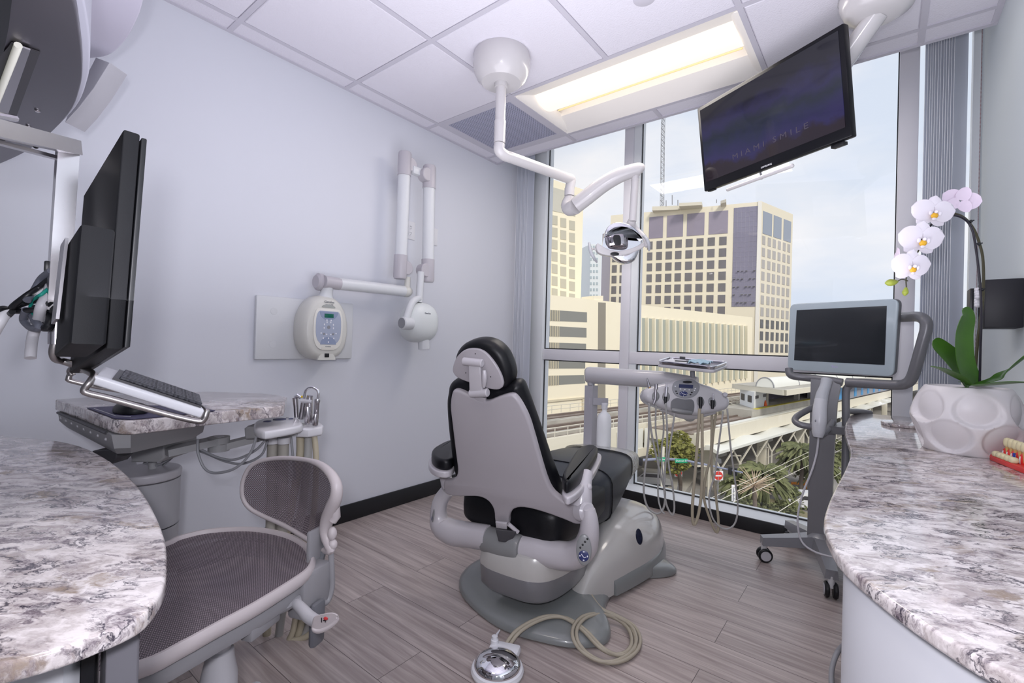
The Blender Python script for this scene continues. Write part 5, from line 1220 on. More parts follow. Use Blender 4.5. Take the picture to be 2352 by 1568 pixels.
leaf('leaf', [O(2235, 882), O(2215, 830), O(2212, 770), O(2222, 725), O(2212, 708)], .036, -FW + RT * .2, M_LEAF, ends=(.5, .1))
leaf('leaf', [O(2232, 882, 1.5), O(2215, 855, 1.5), O(2185, 820, 1.5), O(2152, 790, 1.5), O(2143, 782, 1.5)], .034, -FW + UP * .3, M_LEAF)
leaf('leaf', [O(2228, 884, 1.45), O(2205, 868, 1.45), O(2170, 850, 1.42), O(2138, 840, 1.4)], .017, UP, M_LEAF)
leaf('leaf', [O(2240, 884, 1.45), O(2280, 872, 1.42), O(2310, 855, 1.40), O(2352, 822, 1.36), O(2370, 812, 1.34)], .018, UP - FW * .4, M_LEAF)
leaf('leaf', [O(2240, 886, 1.42), O(2290, 882, 1.36), O(2340, 878, 1.30), O(2400, 880, 1.25)], .018, UP + RT * .1, M_LEAF)
leaf('leaf', [O(2262, 884, 1.5), O(2250, 878, 1.55), O(2200, 876, 1.6)], .016, UP, M_LEAF)
part('stake', G().tube([O(2250, 885), O(2252, 800), O(2254, 720), O(2250, 640), O(2240, 560), O(2232, 525), O(2218, 505), O(2195, 495), O(2165, 498), O(2140, 515), O(2120, 545), O(2108, 575)], .0032, 8, 6), M_STK, t)
part('stem', G().tube([O(2238, 884, 1.48), O(2246, 780, 1.48), O(2258, 680, 1.48), O(2258, 600, 1.48), O(2250, 560, 1.48), O(2236, 525, 1.48), O(2215, 500, 1.48), O(2190, 490, 1.48), O(2165, 494, 1.47), O(2140, 515, 1.47), O(2122, 545, 1.47), O(2110, 575, 1.47), O(2095, 600, 1.46), O(2082, 635, 1.46), O(2082, 660, 1.46)], [.004, .004, .0038, .0036, .0036, .0034, .0032, .003, .0028, .0026, .0024, .0022, .002, .0018, .0016], 8, 5), M_STM, t)
for a, b in ((2230, 508), (2249, 560), (2256, 665)): part('stem_clip', G().tube([O(a - 7, b), O(a + 7, b - 2)], .0022, 6).ball(O(a, b), .005, n=10, m_=6), M_BLACK, t)
def petal(c, ang, L_, wd, R_, m_, base=.2, curl=.2, z=0):
    """petal lying in the flower's plane: from the centre outwards at ANG"""
    loops = []
    for i in range(9):
        f_ = i / 8; r_ = L_ * (.06 + .94 * f_)
        w_ = wd * (math.sin(PI * min(1, (f_ * (1 - base) + base) ** 1.0)) ** .55 if f_ < 1 else .0) + .0004
        row = []
        for q in (-1, -.6, -.2, .2, .6, 1):
            x, y = r_, w_ * q; zz = z - curl * L_ * f_ * f_ * .5 - .12 * w_ * q * q
            row.append((x * math.cos(ang) - y * math.sin(ang), x * math.sin(ang) + y * math.cos(ang), zz))
        loops.append([c + R_ @ Vector(p) for p in row] + [c + R_ @ Vector((p[0], p[1], p[2] - .0012)) for p in row[::-1]])
    return G().loft(loops)
def flower(px, py, s_, nrm, roll=0, d=1.44, back=False):
    c = O(px, py, d); B = basis(Vector(nrm).normalized(), UP); B = B @ Matrix.Rotation(R(roll), 3, 'Z')
    m_ = M_PIN if back else M_PET
    f_ = part('flower', petal(c, R(90), s_ * .52, s_ * .22, B, m_, z=-.002), m_, t, angle=70)
    for a in (R(222), R(318)): part('petal', petal(c, a, s_ * .50, s_ * .20, B, m_, z=-.002), m_, f_, angle=70)
    for a in (R(12), R(168)): part('petal', petal(c, a, s_ * .62, s_ * .31, B, m_, base=.14, z=.001), m_, f_, angle=70)
    if not back:
        part('lip', G().ball(c + B @ Vector((0, -.10 * s_, .006)), (.10 * s_, .09 * s_, .05 * s_), B, n=14, m_=8), M_YEL, f_)
        part('column', G().ball(c + B @ Vector((0, .01 * s_, .010)), (.045 * s_, .05 * s_, .06 * s_), B, n=12, m_=8), M_PET, f_)
        for x in (-.13, .13): part('lip_lobe', G().ball(c + B @ Vector((x * s_, -.03 * s_, .008)), (.05 * s_, .07 * s_, .025 * s_), B, n=12, m_=8), M_PET, f_)
        part('lip_tip', G().ball(c + B @ Vector((0, -.2 * s_, .008)), (.06 * s_, .05 * s_, .02 * s_), B, n=12, m_=8), M_PET, f_)
flower(2205, 462, .085, FW + RT * .4, 20, 1.48, True)
flower(2145, 488, .102, -FW - RT * .15 - UP * .1, -8)
flower(2118, 550, .108, -FW - RT * .1 - UP * .15, -4, 1.41)
flower(2056, 596, .075, -RT + FW * .6, 10, 1.46, True)
flower(2095, 612, .098, -FW - UP * .15, -4, 1.39)
part('bud', G().tube([O(2062, 646, 1.43), O(2053, 648, 1.43), O(2042, 649, 1.43), O(2034, 650, 1.43)], [.003, .009, .010, .003], 12, 5), M_BUD, t)
part('bud', G().tube([O(2081, 660, 1.43), O(2080, 667, 1.43), O(2079, 673, 1.43), O(2078, 679, 1.43)], [.003, .007, .008, .002], 12, 5), M_BUD, t)
part('bud_stalk', G().tube([O(2085, 645, 1.45), O(2072, 641, 1.44), O(2061, 646, 1.43)], .0015, 6, 4), M_STM, t)

# dental demonstration model
t = thing('tooth_model', 'red based dental teaching model with ivory teeth at the right edge of the counter', 'dental model', W(2310, 1058, z=DZ))
M_RED = mat('model_red', '#d4302c', .35); M_TOOTH = mat('model_tooth', '#d9cfa8', .3, sub=.1)
ba = [W(a, b, z=DZ + .0005) for a, b in ((2273, 1056), (2352, 1088), (2420, 1110), (2420, 1075), (2352, 1052), (2284, 1036))]
part('base', G().prism([Vector((p.x, p.y, DZ + .0005)) for p in ba], (0, 0, 1), .014, .002), M_RED, t)
E_ = [Vector((p.x, p.y, 0)) for p in ba]
e_x = (E_[1] - E_[0]).normalized(); e_y = Vector((-e_x.y, e_x.x, 0))
if e_y.y < 0: e_y = -e_y
org_ = E_[0]
for k in range(5):
    p = org_ + e_x * (.014 + .021 * k) + e_y * .010
    part('lower_tooth', G().ball(p + Vector((0, 0, DZ + .022)), (.0125, .010, .009), Matrix((e_x, e_y, Vector((0, 0, 1)))).transposed(), n=18, m_=10, e=.8), M_TOOTH, t)
for k in range(5):
    p = org_ + e_x * (.026 + .021 * k) + e_y * .028
    part('upper_tooth', G().ball(p + Vector((0, 0, DZ + .060)), (.0095, .009, .014), Matrix((e_x, e_y, Vector((0, 0, 1)))).transposed(), n=18, m_=10, e=.8), M_TOOTH, t)
    part('tooth_root', G().tube([p + Vector((0, 0, DZ + .053)), p + Vector((0, 0, DZ + .035)), p + Vector((0, 0, DZ + .018))], [.006, .004, .0025], 10, 3), mat('root_amber', '#c9a468', .35), t)
    q = org_ + e_x * (.016 + .021 * k) + e_y * .030
    part('gum', G().ball(q + Vector((0, 0, DZ + .024)), (.011, .009, .020), Matrix((e_x, e_y, Vector((0, 0, 1)))).transposed(), n=16, m_=10), M_RED, t)
    part('gum_inlay', G().ball(q - e_y * .004 + Vector((0, 0, DZ + .024)), (.006, .006, .014), Matrix((e_x, e_y, Vector((0, 0, 1)))).transposed(), n=12, m_=8), M_WHITE, t)
part('blue_implant', G().cyl(org_ + e_x * .082 + e_y * .018 + Vector((0, 0, DZ + .016)), org_ + e_x * .082 + e_y * .018 + Vector((0, 0, DZ + .04)), .003), mat('implant_blue', '#2b3f9a', .3), t)

# black dispenser on the right wall
t = thing('wall_dispenser', 'black box shaped tissue dispenser on the right wall behind the orchid', 'dispenser', (2.74, -.95, 1.25))
part('box', G().bb((2.721, -1.0, W(2262, 752, y=-1.0).z), (2.8145, -.86, W(2262, 642, y=-1.0).z), .003), mat('dispenser_black', '#16151d', .5), t)
part('side_flap', G().bb((2.696, -.90, W(2234, 730, y=-.9).z), (2.706, -.82, W(2234, 662, y=-.9).z), .001), M_BLACK, t)
g = G(); rnd = random.Random(2)
for k in range(7): g.ball(Vector((2.713, -.93 + rnd.uniform(-.01, .01), W(2240, 665 + 6 * k, y=-.93).z)), (.010, .012, .009), n=10, m_=6)
part('tissue', g, M_WHITE, t)

# ================================================================= intraoral scanner cart
M_SG = mat('cart_dark_grey', '#77777b', .35, .25); M_SG2 = mat('cart_mid_grey', '#8b8c91', .32, .25); M_SB = mat('monitor_pale', '#b9c6cd', .25, coat=.3)
HUB = Vector((2.228, -.463, 0))
t = thing('scanner_cart', 'wheeled dental scanner cart with large pale framed touch screen and dark grey handles', 'scanner cart', HUB)
a, b, c, d = Vector((2.068, -.404, 1.317)), Vector((2.506, -.575, 1.312)), Vector((2.495, -.529, .965)), Vector((2.057, -.357, .970))
sx_ = (b - a).normalized(); sz_ = (a - d); sz_ = (sz_ - sx_ * sz_.dot(sx_)).normalized(); sn = sx_.cross(sz_)
if sn.y > 0: sn = -sn
mon = part('screen_housing', G().prism(rrect([a, b, c, d], .03), -sn, .035, .008, .001), M_SG, t, angle=50)
part('screen_frame', G().prism(rrect([a + sn * 0, b, c, d], .03), sn, .010, .004, -.004), M_SB, mon, angle=50)
def SQ(px, py, off=.0108): return ONP(px, py, a + sn * off, sn)
part('display_glass', G().prism([SQ(1830, 712), SQ(2037, 702), SQ(2032, 838), SQ(1824, 827)], sn, .0008), mat('display_off', '#2f3236', .08, spec=.7), mon, flat=True)
part('brand_mark', G().text('iTero', Matrix.Translation(SQ(1916, 842)) @ Matrix((sx_, sz_, sn)).transposed().to_4x4(), .014, .0004), mat('mark_lilac', '#c9b6e8', .4), mon, flat=True)
def SC(pts, r, n=16, sm=5, flat=1): return G().tube([W(x, y, d=dd) for x, y, dd in pts], r, n, sm, flat=flat)
part('handle', SC([(2060, 729, 2.16), (2085, 728, 2.10), (2108, 727, 2.03), (2124, 735, 1.98), (2128, 752, 1.97), (2118, 790, 1.98), (2104, 840, 2.0), (2094, 868, 2.02), (2082, 880, 2.04), (2060, 884, 2.08), (2000, 881, 2.16), (1945, 878, 2.24)], .022, 18, 4), M_SG, t, angle=60)
part('handle', SC([(1812, 846, 2.45), (1814, 858, 2.44), (1825, 864, 2.42), (1860, 868, 2.38), (1905, 873, 2.31), (1935, 878, 2.27)], .0185, 18, 4), M_SG, t, angle=60)
cx0 = HUB
def colsec(z, w0, w1, y0, y1): return [Vector((HUB.x + x, HUB.y + y, z)) for x, y in ((w0, y0), (w1, y0), (w1, y1), (w0, y1))]
zt_ = 1.066 - (872 - 810) / FPX * 2.33
part('column', G().loft([colsec(z, -.055, w_ + .01, -.03, .035) for z, w_ in ((.13, .035), (.5, .035), (zt_ - .12, .045), (zt_, .06))]), M_SG, t)
part('column_tube', SC([(1960, 882, 2.25), (1948, 888, 2.26), (1943, 905, 2.27), (1943, 980, 2.28), (1942, 1060, 2.28), (1940, 1180, 2.28)], .0165, 16, 4), M_SG2, t, angle=60)
part('work_shelf', G().loft([[W(x, y, d=dd) for x, y, dd in ((1902, 978, 2.2), (1960, 984, 2.1), (1985, 975, 2.3), (1930, 968, 2.5))], [W(x, y, d=dd) for x, y, dd in ((1902, 996, 2.2), (1960, 1000, 2.1), (1985, 990, 2.3), (1930, 985, 2.5))]]), M_SG, t)
part('rear_handle', SC([(1945, 944, 2.3), (1975, 945, 2.4), (1998, 948, 2.45)], .014, 12), M_SG, t)
part('hand_ring', SC([(1880, 930, 2.3), (1858, 940, 2.28), (1832, 955, 2.25), (1826, 966, 2.23), (1838, 975, 2.2), (1865, 980, 2.18)], .0145, 14, 5), M_SG, t, angle=60)
part('wand_cradle', SC([(1868, 970, 2.2), (1872, 992, 2.18), (1888, 996, 2.18), (1902, 985, 2.2), (1912, 968, 2.24)], .014, 12, 4, ), M_SG2, t)
zc = .13
for k, (tx, ty, lab) in enumerate(((2.0, -.576, 0), (2.293, -.774, 1), (2.07, -.24, 2), (2.50, -.62, 3), (2.42, -.28, 4))):
    e = Vector((tx, ty, .105)); h_ = HUB + Vector((0, 0, .135)); dv = (e - h_); dv.z = 0; dv.normalize(); sd_ = Vector((-dv.y, dv.x, 0))
    part('base_leg', G().loft([[p_ + sd_ * q + Vector((0, 0, zz)) for q, zz in ((-w_, -hh), (w_, -hh), (w_ * .85, hh), (-w_ * .85, hh))] for p_, w_, hh in ((h_, .045, .03), (h_ + (e - h_) * .5, .034, .024), (e + dv * .015, .026, .020))]), M_SG2, t, angle=30)
    cs = part('caster_fork', G().tube([e - Vector((0, 0, .01)), e - Vector((0, 0, .06)) + dv * .005], [.016, .012], 12), mat('caster_light', '#c9c9cb', .35), t)
    for s_ in (-1, 1):
        cc = Vector((e.x, e.y, .034)) + sd_ * s_ * .016
        part('caster_wheel', G().cyl(cc - sd_ * .009, cc + sd_ * .009, .034, n=28, bev=.005), M_BLACK, cs)
        part('wheel_cap', G().cyl(cc + sd_ * s_ * .0085, cc + sd_ * s_ * .0105, .024, n=24), M_LGREY, cs)
part('base_hub', G().lathe([(.05, .095), (.062, .105), (.062, .155), (.045, .172), (.02, .176)], HUB, 28), M_SG2, t)
w_ = thing('scanner_wand', 'white handheld scanner with clear sleeve hanging in its cradle on the cart', 'scanner wand', W(1880, 950, d=2.15))
part('body', SC([(1886, 918, 2.16), (1883, 940, 2.15), (1882, 965, 2.14), (1880, 990, 2.14), (1879, 1003, 2.14)], [.026, .028, .029, .026, .019], 20, 4), mat('wand_white', '#c6c7cc', .3), w_, angle=60)
part('tip_sleeve', SC([(1899, 872, 2.19), (1896, 885, 2.18), (1889, 905, 2.17), (1886, 920, 2.16)], [.024, .022, .025, .027], 16, 4), mat('sleeve_clear', '#c9ccd2', .15, alpha=.75), w_, angle=60)
part('button', G().ball(W(1873, 966, d=2.115), (.004, .006, .002), basis(-FW, UP), n=12, m_=6), M_GREY, w_)
part('cable', SC([(1880, 1005, 2.14), (1876, 1040, 2.14), (1865, 1080, 2.13), (1845, 1130, 2.12), (1833, 1180, 2.11), (1834, 1220, 2.1), (1845, 1248, 2.08), (1870, 1266, 2.05), (1900, 1276, 2.02), (1935, 1283, 1.98), (1950, 1284, 1.98)], .0042, 8, 6), M_LGREY, w_)
# ================================================================= the city outside
ZG = -13.0
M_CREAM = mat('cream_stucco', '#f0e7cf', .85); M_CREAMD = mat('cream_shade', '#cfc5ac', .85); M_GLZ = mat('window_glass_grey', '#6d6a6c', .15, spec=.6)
M_GLZ2 = mat('fin_glass', '#a6aca4', .3); M_LOUV = mat('louvre_grey', '#85857f', .6); M_CONC = mat('concrete', '#b5b1a8', .85, noise_=(.5, '#a29e95', 1)); M_BEAM = mat('guideway_cream', '#d9d3c2', .85)
M_RAIL = mat('rail_brown', '#6f6259', .7); M_WHT = mat('white_canopy', '#dfdfd8', .6); M_GRN = mat('street_sign_green', '#16936a', .5); M_POLE = mat('pole_pale', '#cfcabc', .5)
M_STRIP = mat('dark_glass_strip', '#7d7a8c', .2)
gm = bpy.data.materials.new('street_ground'); gm.use_nodes = True; MATS['street_ground'] = gm
tt = gm.node_tree; b_ = tt.nodes['Principled BSDF']; tc = tt.nodes.new('ShaderNodeTexCoord'); nz = tt.nodes.new('ShaderNodeTexNoise'); nz.inputs['Scale'].default_value = .09; nz.inputs['Detail'].default_value = 6
r = tt.nodes.new('ShaderNodeValToRGB'); e = r.color_ramp.elements; e[0].position = .38; e[0].color = lin('#807d7b'); e[1].position = .62; e[1].color = lin('#9b9791')
tt.links.new(tc.outputs['Object'], nz.inputs[0]); tt.links.new(nz.outputs[0], r.inputs[0]); tt.links.new(r.outputs[0], b_.inputs['Base Color']); b_.inputs['Roughness'].default_value = .9
g = G(); g.add([(-260, 6, ZG), (260, 6, ZG), (260, 700, ZG), (-260, 700, ZG)], [(0, 1, 2, 3)])
o = struct('ground', g, gm, flat=True)

def facade(px0, d0, px1, d1):
    a = W(px0, 800, d=d0); b = W(px1, 800, d=d1); a.z = b.z = 0; u = (b - a).normalized(); n = Vector((u.y, -u.x, 0))
    if n.dot(CAM - a) < 0: n = -n
    return a, b, u, n
def bbody(name, cat, label, a, b, n, depth, z0, z1, mt):
    t = thing(name, label, cat, (a.x, a.y, z0))
    q = [a, b, b - n * depth, a - n * depth]
    part('wall', G().loft([[Vector((p.x, p.y, z0)) for p in q], [Vector((p.x, p.y, z1)) for p in q]]), mt, t, flat=True)
    return t
def rectpanels(t, name, rects, a, n, mt, th=.12, limit=100):
    """rects: four pixel corners each, laid on the facade plane; shared part kind"""
    out = []
    for k, rc in enumerate(rects):
        P_ = [ONP(x, y, a, n) for x, y in rc]; g_ = G().prism(P_, n, th, 0, -.02)
        if k < limit: part(name, g_, mt, t, flat=True)
        else: out.append(g_)
    if out:
        g_ = G()
        for q in out: g_.add(q.v, q.f)
        part(name, g_, mt, t, flat=True)['kind'] = 'stuff'
def grid(a, n, u, xs, rows, xref, yof):
    """window rects: XS pixel spans at the reference row; ROWS (z0, z1) heights in metres"""
    out = []
    for x0, x1 in xs:
        for z0, z1 in rows:
            c = []
            for x, z in ((x0, z0), (x1, z0), (x1, z1), (x0, z1)):
                p = ONP(x, 797, a, n); c.append(Vector((p.x, p.y, z)))
            out.append(c)
    return out
def wins(t, name, quads, n, mt, th=.12, limit=100, fr=None):
    rest = G()
    for k, P_ in enumerate(quads):
        if k < limit: part(name, G().prism(P_, n, th, 0, -.02), mt, t, flat=True)
        else:
            q = G().prism(P_, n, th, 0, -.02); rest.add(q.v, q.f)
    if rest.v: part(name, rest, mt, t, flat=True)['kind'] = 'stuff'
def zat(py, px, a, n): return ONP(px, py, a, n).z

# garage block with louvred openings and finned windows
a, b, u, n = facade(1225, 90.5, 1727, 140)
t = bbody('parking_garage', 'building', 'long low cream building with grey louvred openings and a row of tall finned windows', a, b, n, 30, ZG, 11.0, M_CREAM)
for rc in ([(1230, 709), (1348, 717), (1348, 740), (1230, 735)], [(1230, 746), (1347, 753), (1347, 775), (1230, 771)], [(1230, 785), (1346, 789), (1346, 811), (1230, 809)], [(1230, 822), (1344, 826), (1344, 846), (1230, 846)], [(1230, 863), (1344, 861), (1344, 880), (1230, 887)]):
    rectpanels(t, 'louvred_opening', [rc], a, n, M_LOUV, .03)
    g = G()
    for k in range(14):
        f0 = k / 30; x = rc[0][0] + (rc[1][0] - rc[0][0]) * (f0 + .02)
        yt, yb_ = rc[0][1] + (rc[1][1] - rc[0][1]) * f0, rc[3][1] + (rc[2][1] - rc[3][1]) * f0
        g.tube([ONP(x, yt, a, n) + n * .1, ONP(x, yb_, a, n) + n * .1], .09, 4)
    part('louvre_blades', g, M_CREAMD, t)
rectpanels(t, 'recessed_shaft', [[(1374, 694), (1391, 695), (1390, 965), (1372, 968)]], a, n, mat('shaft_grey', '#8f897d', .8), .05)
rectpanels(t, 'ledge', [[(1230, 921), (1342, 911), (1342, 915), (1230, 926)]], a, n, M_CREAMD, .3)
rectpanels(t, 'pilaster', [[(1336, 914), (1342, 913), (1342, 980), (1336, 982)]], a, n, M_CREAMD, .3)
rectpanels(t, 'glazing_band', [[(1464, 729), (1712, 749), (1712, 868), (1462, 903)]], a, n, M_GLZ2, .05)
g = G()
for k in range(18):
    f0 = k / 17; x = 1466 + 245 * (1 - (1 - f0) ** 1.12); f1 = (x - 1464) / 248
    yt, yb_ = 728 + 20 * f1, 903 - 35 * f1
    g.add(*(lambda q: (q.v, q.f))(G().prism([ONP(x - 1.1, yt, a, n), ONP(x + 1.1, yt, a, n), ONP(x + 1.1, yb_, a, n), ONP(x - 1.1, yb_, a, n)], n, .9)))
part('fins', g, M_CREAM, t, flat=True)
part('roof_block', G().loft([[ONP(x, 690, a, n) - n * q for x, q in ((1366, .2), (1387, .2), (1387, 4), (1366, 4))], [ONP(x, 679, a, n) - n * q for x, q in ((1366, .2), (1387, .2), (1387, 4), (1366, 4))]]), M_CREAM, t, flat=True)

# the large hotel block: west face, dark glass strip, east face
h = 50.7
a, b, u, n = facade(1395, 180.5, 1742, 158.6)
c = W(1814, 800, d=172.5); c.z = 0
t = thing('office_tower', 'large cream office block with rows of square windows and a dark glass strip', 'building', (b.x, b.y, ZG))
q = [a, b, c, c - n * 25, a - n * 40]
part('wall', G().loft([[Vector((p.x, p.y, ZG)) for p in q], [Vector((p.x, p.y, h + 1)) for p in q]]), mat('tower_cream', '#dfd7c3', .85), t, flat=True)
aw, bw, uw, nw = facade(1377, 182, 1396, 180)
part('grey_wing', G().loft([[Vector((p.x, p.y, z)) for p in (aw, bw, bw - n * 20, aw - n * 20)] for z in (ZG, W(1385, 535, d=181).z)]), mat('wing_grey', '#9a96a0', .7), t, flat=True)
xs = [(1401, 1412), (1419, 1430), (1481, 1493), (1502, 1515), (1523.5, 1538), (1545.5, 1560), (1569, 1585), (1594, 1610), (1619.5, 1636), (1646, 1663)]
rows = []
for k in range(11):
    rows.append((zat(563 + 26.6 * k, 1655, a, n), zat(544 + 26.6 * k, 1655, a, n)))
Q = []
for r0, r1 in rows[:10]:
    for x0, x1 in xs[::-1]:
        P_ = []
        for x, z in ((x0, r0), (x1, r0), (x1, r1), (x0, r1)):
            p = ONP(x, 797, a, n); P_.append(Vector((p.x, p.y, z)))
        Q.append(P_)
wins(t, 'window', Q, n, M_GLZ, .12, 60)
Q = []
z0, z1 = zat(537, 1650, a, n), zat(485, 1650, a, n)
for x0, x1 in ((1484, 1516), (1525, 1562), (1571, 1611), (1621, 1665)):
    P_ = []
    for x, z in ((x0, z0), (x1, z0), (x1, z1), (x0, z1)):
        p = ONP(x, 797, a, n); P_.append(Vector((p.x, p.y, z)))
    Q.append(P_)
wins(t, 'large_window', Q, n, mat('large_glass', '#8a8290', .15, spec=.7), .14)
P_ = []
for x, z in ((1678, zat(704, 1700, a, n)), (1733, zat(704, 1700, a, n)), (1733, h - .4), (1678, h - .4)):
    p = ONP(x, 797, a, n); P_.append(Vector((p.x, p.y, z)))
st = part('glass_strip', G().prism(P_, n, .15), M_STRIP, t, flat=True)
g = G()
for k in range(1, 20):
    f0 = k / 20; p, q_ = P_[0] + (P_[3] - P_[0]) * f0, P_[1] + (P_[2] - P_[1]) * f0; g.tube([p + n * .17, q_ + n * .17], .05, 4)
for k in range(1, 6): g.tube([P_[0] + (P_[1] - P_[0]) * k / 6 + n * .17, P_[3] + (P_[2] - P_[3]) * k / 6 + n * .17], .05, 4)
part('mullions', g, mat('mullion_mauve', '#9c98a8', .5), st)
g = G()
for i in range(6):
    for j in range(5):
        if (i * 3 + j * 5) % 4 == 0: continue
        p = P_[0] + (P_[1] - P_[0]) * ((i + .5) / 6) + Vector((0, 0, 1.4 + j * 2.7)) + n * .2; g.box(p, (.7, .1, 1.7 if (i + j) % 2 else 1.1), .03, basis(n, (0, 0, 1)) @ Matrix.Rotation(0, 3, 'Z'))
part('relief_panel', g, M_LOUV, st)
pl_ = ONP(1737, 797, a, n)
part('corner_pilaster', G().loft([[Vector((p.x, p.y, z)) for p in (ONP(1733, 797, a, n) + n * .3, b + n * .3, b - n * .3, ONP(1733, 797, a, n) - n * .3)] for z in (ZG, h + 1.2)]), mat('pilaster_white', '#e3e0da', .8), t, flat=True)
u2 = (c - b).normalized(); n2 = Vector((u2.y, -u2.x, 0))
if n2.dot(CAM - b) < 0: n2 = -n2
Q = []; Qd = []
for k in range(10):
    z1, z0 = zat(540 + 27.6 * k, 1748, b, n2), zat(560 + 27.6 * k, 1748, b, n2)
    for x0, x1 in ((1744.5, 1751.5), (1757.5, 1764.5), (1769, 1776), (1781, 1787.4), (1792.4, 1798.6), (1803, 1809)):
        P_ = []
        for x, z in ((x0, z0), (x1, z0), (x1, z1), (x0, z1)):
            p = ONP(x, 797, b, n2); P_.append(Vector((p.x, p.y, z)))
        (Qd if k > 6 else Q).append(P_)
wins(t, 'side_window', Q, n2, mat('side_glass', '#aaa59f', .3), .1, 40)
wins(t, 'dark_side_window', Qd, n2, mat('dark_glass', '#54524f', .2), .1, 18)
Q = []
z1, z0 = zat(485, 1755, b, n2), zat(537, 1755, b, n2)
for x0, x1 in ((1745, 1766), (1770, 1788), (1793, 1810)):
    P_ = []
    for x, z in ((x0, z0), (x1, z0), (x1, z1), (x0, z1)):
        p = ONP(x, 797, b, n2); P_.append(Vector((p.x, p.y, z)))
    Q.append(P_)
wins(t, 'large_side_window', Q, n2, mat('side_large_glass', '#8e96a4', .2), .1)
for x0, x1, yt, dd in ((1498, 1560, 474, 171), (1560, 1612, 466, 165), (1655, 1668, 461, 161)):
    q_ = [W(x0, yt, d=dd), W(x1, yt, d=dd - 2)]; zz = q_[0].z; zb = h + .5
    q4 = [q_[0], q_[1], q_[1] - n * 6, q_[0] - n * 6]
    part('roof_plant_room', G().loft([[Vector((p.x, p.y, zb)) for p in q4], [Vector((p.x, p.y, zz)) for p in q4]]), mat('plant_room', '#cfc9ba', .85), t, flat=True)
g = G()
for x, y0, y1 in ((1544, 448, 470), (1530, 460, 474), (1557, 459, 472), (1646, 458, 466)): g.tube([W(x, y1, d=163), W(x, y0, d=163)], .16, 4)
part('roof_antennas', g, M_GREY, t)

# construction mast
x0 = W(1521, 480, d=190); x1 = W(1524, 200, d=190)
t = tag(part('crane_mast', G(), M_GREY, loc=x0), 'thin lattice crane mast rising into the sky above the office block', 'crane')
g = G(); w2 = .55
for sx_, sy_ in ((-1, -1), (1, -1), (1, 1), (-1, 1)): g.tube([x0 + Vector((sx_ * w2, sy_ * w2, -6)), x1 + Vector((sx_ * w2, sy_ * w2, 0))], .11, 4)
nn_ = 44
for k in range(nn_):
    p, q_ = x0 + (x1 - x0) * (k / nn_), x0 + (x1 - x0) * ((k + 1) / nn_); s_ = 1 if k % 2 else -1
    for yy in (-w2, w2): g.tube([p + Vector((-s_ * w2, yy, 0)), q_ + Vector((s_ * w2, yy, 0))], .09, 4)
bpy.data.objects.remove(t)
tag(part('crane_mast', g, M_GREY, loc=x0), 'thin lattice crane mast rising into the sky above the office block', 'crane')

# left tower and far white tower
a, b, u, n = facade(1225, 125, 1331, 136)
zt1 = W(1264, 413, d=129).z
t = bbody('apartment_tower', 'building', 'tall narrow cream tower with three columns of windows at the left of the window', a, b, n, 25, ZG, zt1, mat('tower_yellow', '#ece3ca', .85))
Q = []
for k in range(9):
    for (x0, x1, dy) in ((1247, 1260, -6), (1267, 1280, 0), (1287, 1300, 6), (1307, 1320, 12)):
        P_ = [ONP(x, y, a, n) for x, y in ((x0, 515 + 27.9 * k + dy), (x1, 517 + 27.9 * k + dy), (x1, 496 + 27.9 * k + dy), (x0, 494 + 27.9 * k + dy))]
        Q.append(P_)
wins(t, 'window', Q, n, mat('tower_window', '#b9b4a2', .3), .12, 40)
wins(t, 'large_window', [[ONP(x, y, a, n) for x, y in ((1269, 484), (1301, 491), (1301, 439), (1269, 430))], [ONP(x, y, a, n) for x, y in ((1310, 494), (1321, 497), (1321, 448), (1310, 444))]], n, mat('tower_large_glass', '#c2bfb2', .3), .12)
a, b, u, n = facade(1351, 290, 1376, 292)
t = bbody('distant_tower', 'building', 'pale distant round cornered tower between the left tower and the office block', a, b, n, 30, ZG, W(1360, 560, d=290).z, mat('far_white', '#d9dee0', .8))
Q = [[ONP(x, y, a, n) for x, y in ((x0, 640 + 14 * k), (x0 + 4, 640 + 14 * k), (x0 + 4, 634 + 14 * k), (x0, 634 + 14 * k))] for k in range(-5, 4) for x0 in (1355, 1362, 1369)]
wins(t, 'window', Q, n, mat('far_window', '#a9b6bb', .4), .2, 27)
a, b, u, n = facade(1815, 300, 2080, 330)
t = bbody('distant_block', 'building', 'low brown distant building just right of the office block', a, b, n, 30, ZG, W(1815, 762, d=300).z, mat('far_brown', '#a59a8c', .85))
part('parapet', G().loft([[Vector((p.x, p.y, z)) for p in (a + n, b + n, b - n, a - n)] for z in (W(1815, 762, d=300).z, W(1815, 758, d=300).z)]), M_CONC, t)

# elevated rail guideways
dirr = Vector((math.sin(R(10)), math.cos(R(10)), 0)); sid = Vector((dirr.y, -dirr.x, 0)); DK = -6.8
GP = W(1455, 975, z=DK); GP.z = 0
def gpt(s_, off, z): p = GP + dirr * s_ + sid * off; p.z = z; return p
def SO(px, py, z):
    q_ = W(px, py, z=z) - GP; return q_.dot(dirr), q_.dot(sid)
def slab(s0, s1, o0, o1, z0, z1): return G().loft([[gpt(s_, o_, z_) for s_, o_ in ((s0, o0), (s1, o0), (s1, o1), (s0, o1))] for z_ in (z0, z1)])
def rail_lines(t, offs, s0, s1): 
    for o_ in offs: part('rail', slab(s0, s1, o_ - .07, o_ + .07, DK, DK + .2), M_RAIL, t, flat=True)
def railing(t, o_, s0, s1, z0, hgt=.9):
    g = G()
    for zz in (z0 + hgt, z0 + hgt * .5): g.tube([gpt(s0, o_, zz), gpt(s1, o_, zz)], .04, 4)
    for k in range(int((s1 - s0) / 1.6)): g.tube([gpt(s0 + 1.6 * k, o_, z0), gpt(s0 + 1.6 * k, o_, z0 + hgt)], .035, 4)
    part('railing', g, M_POLE, t)
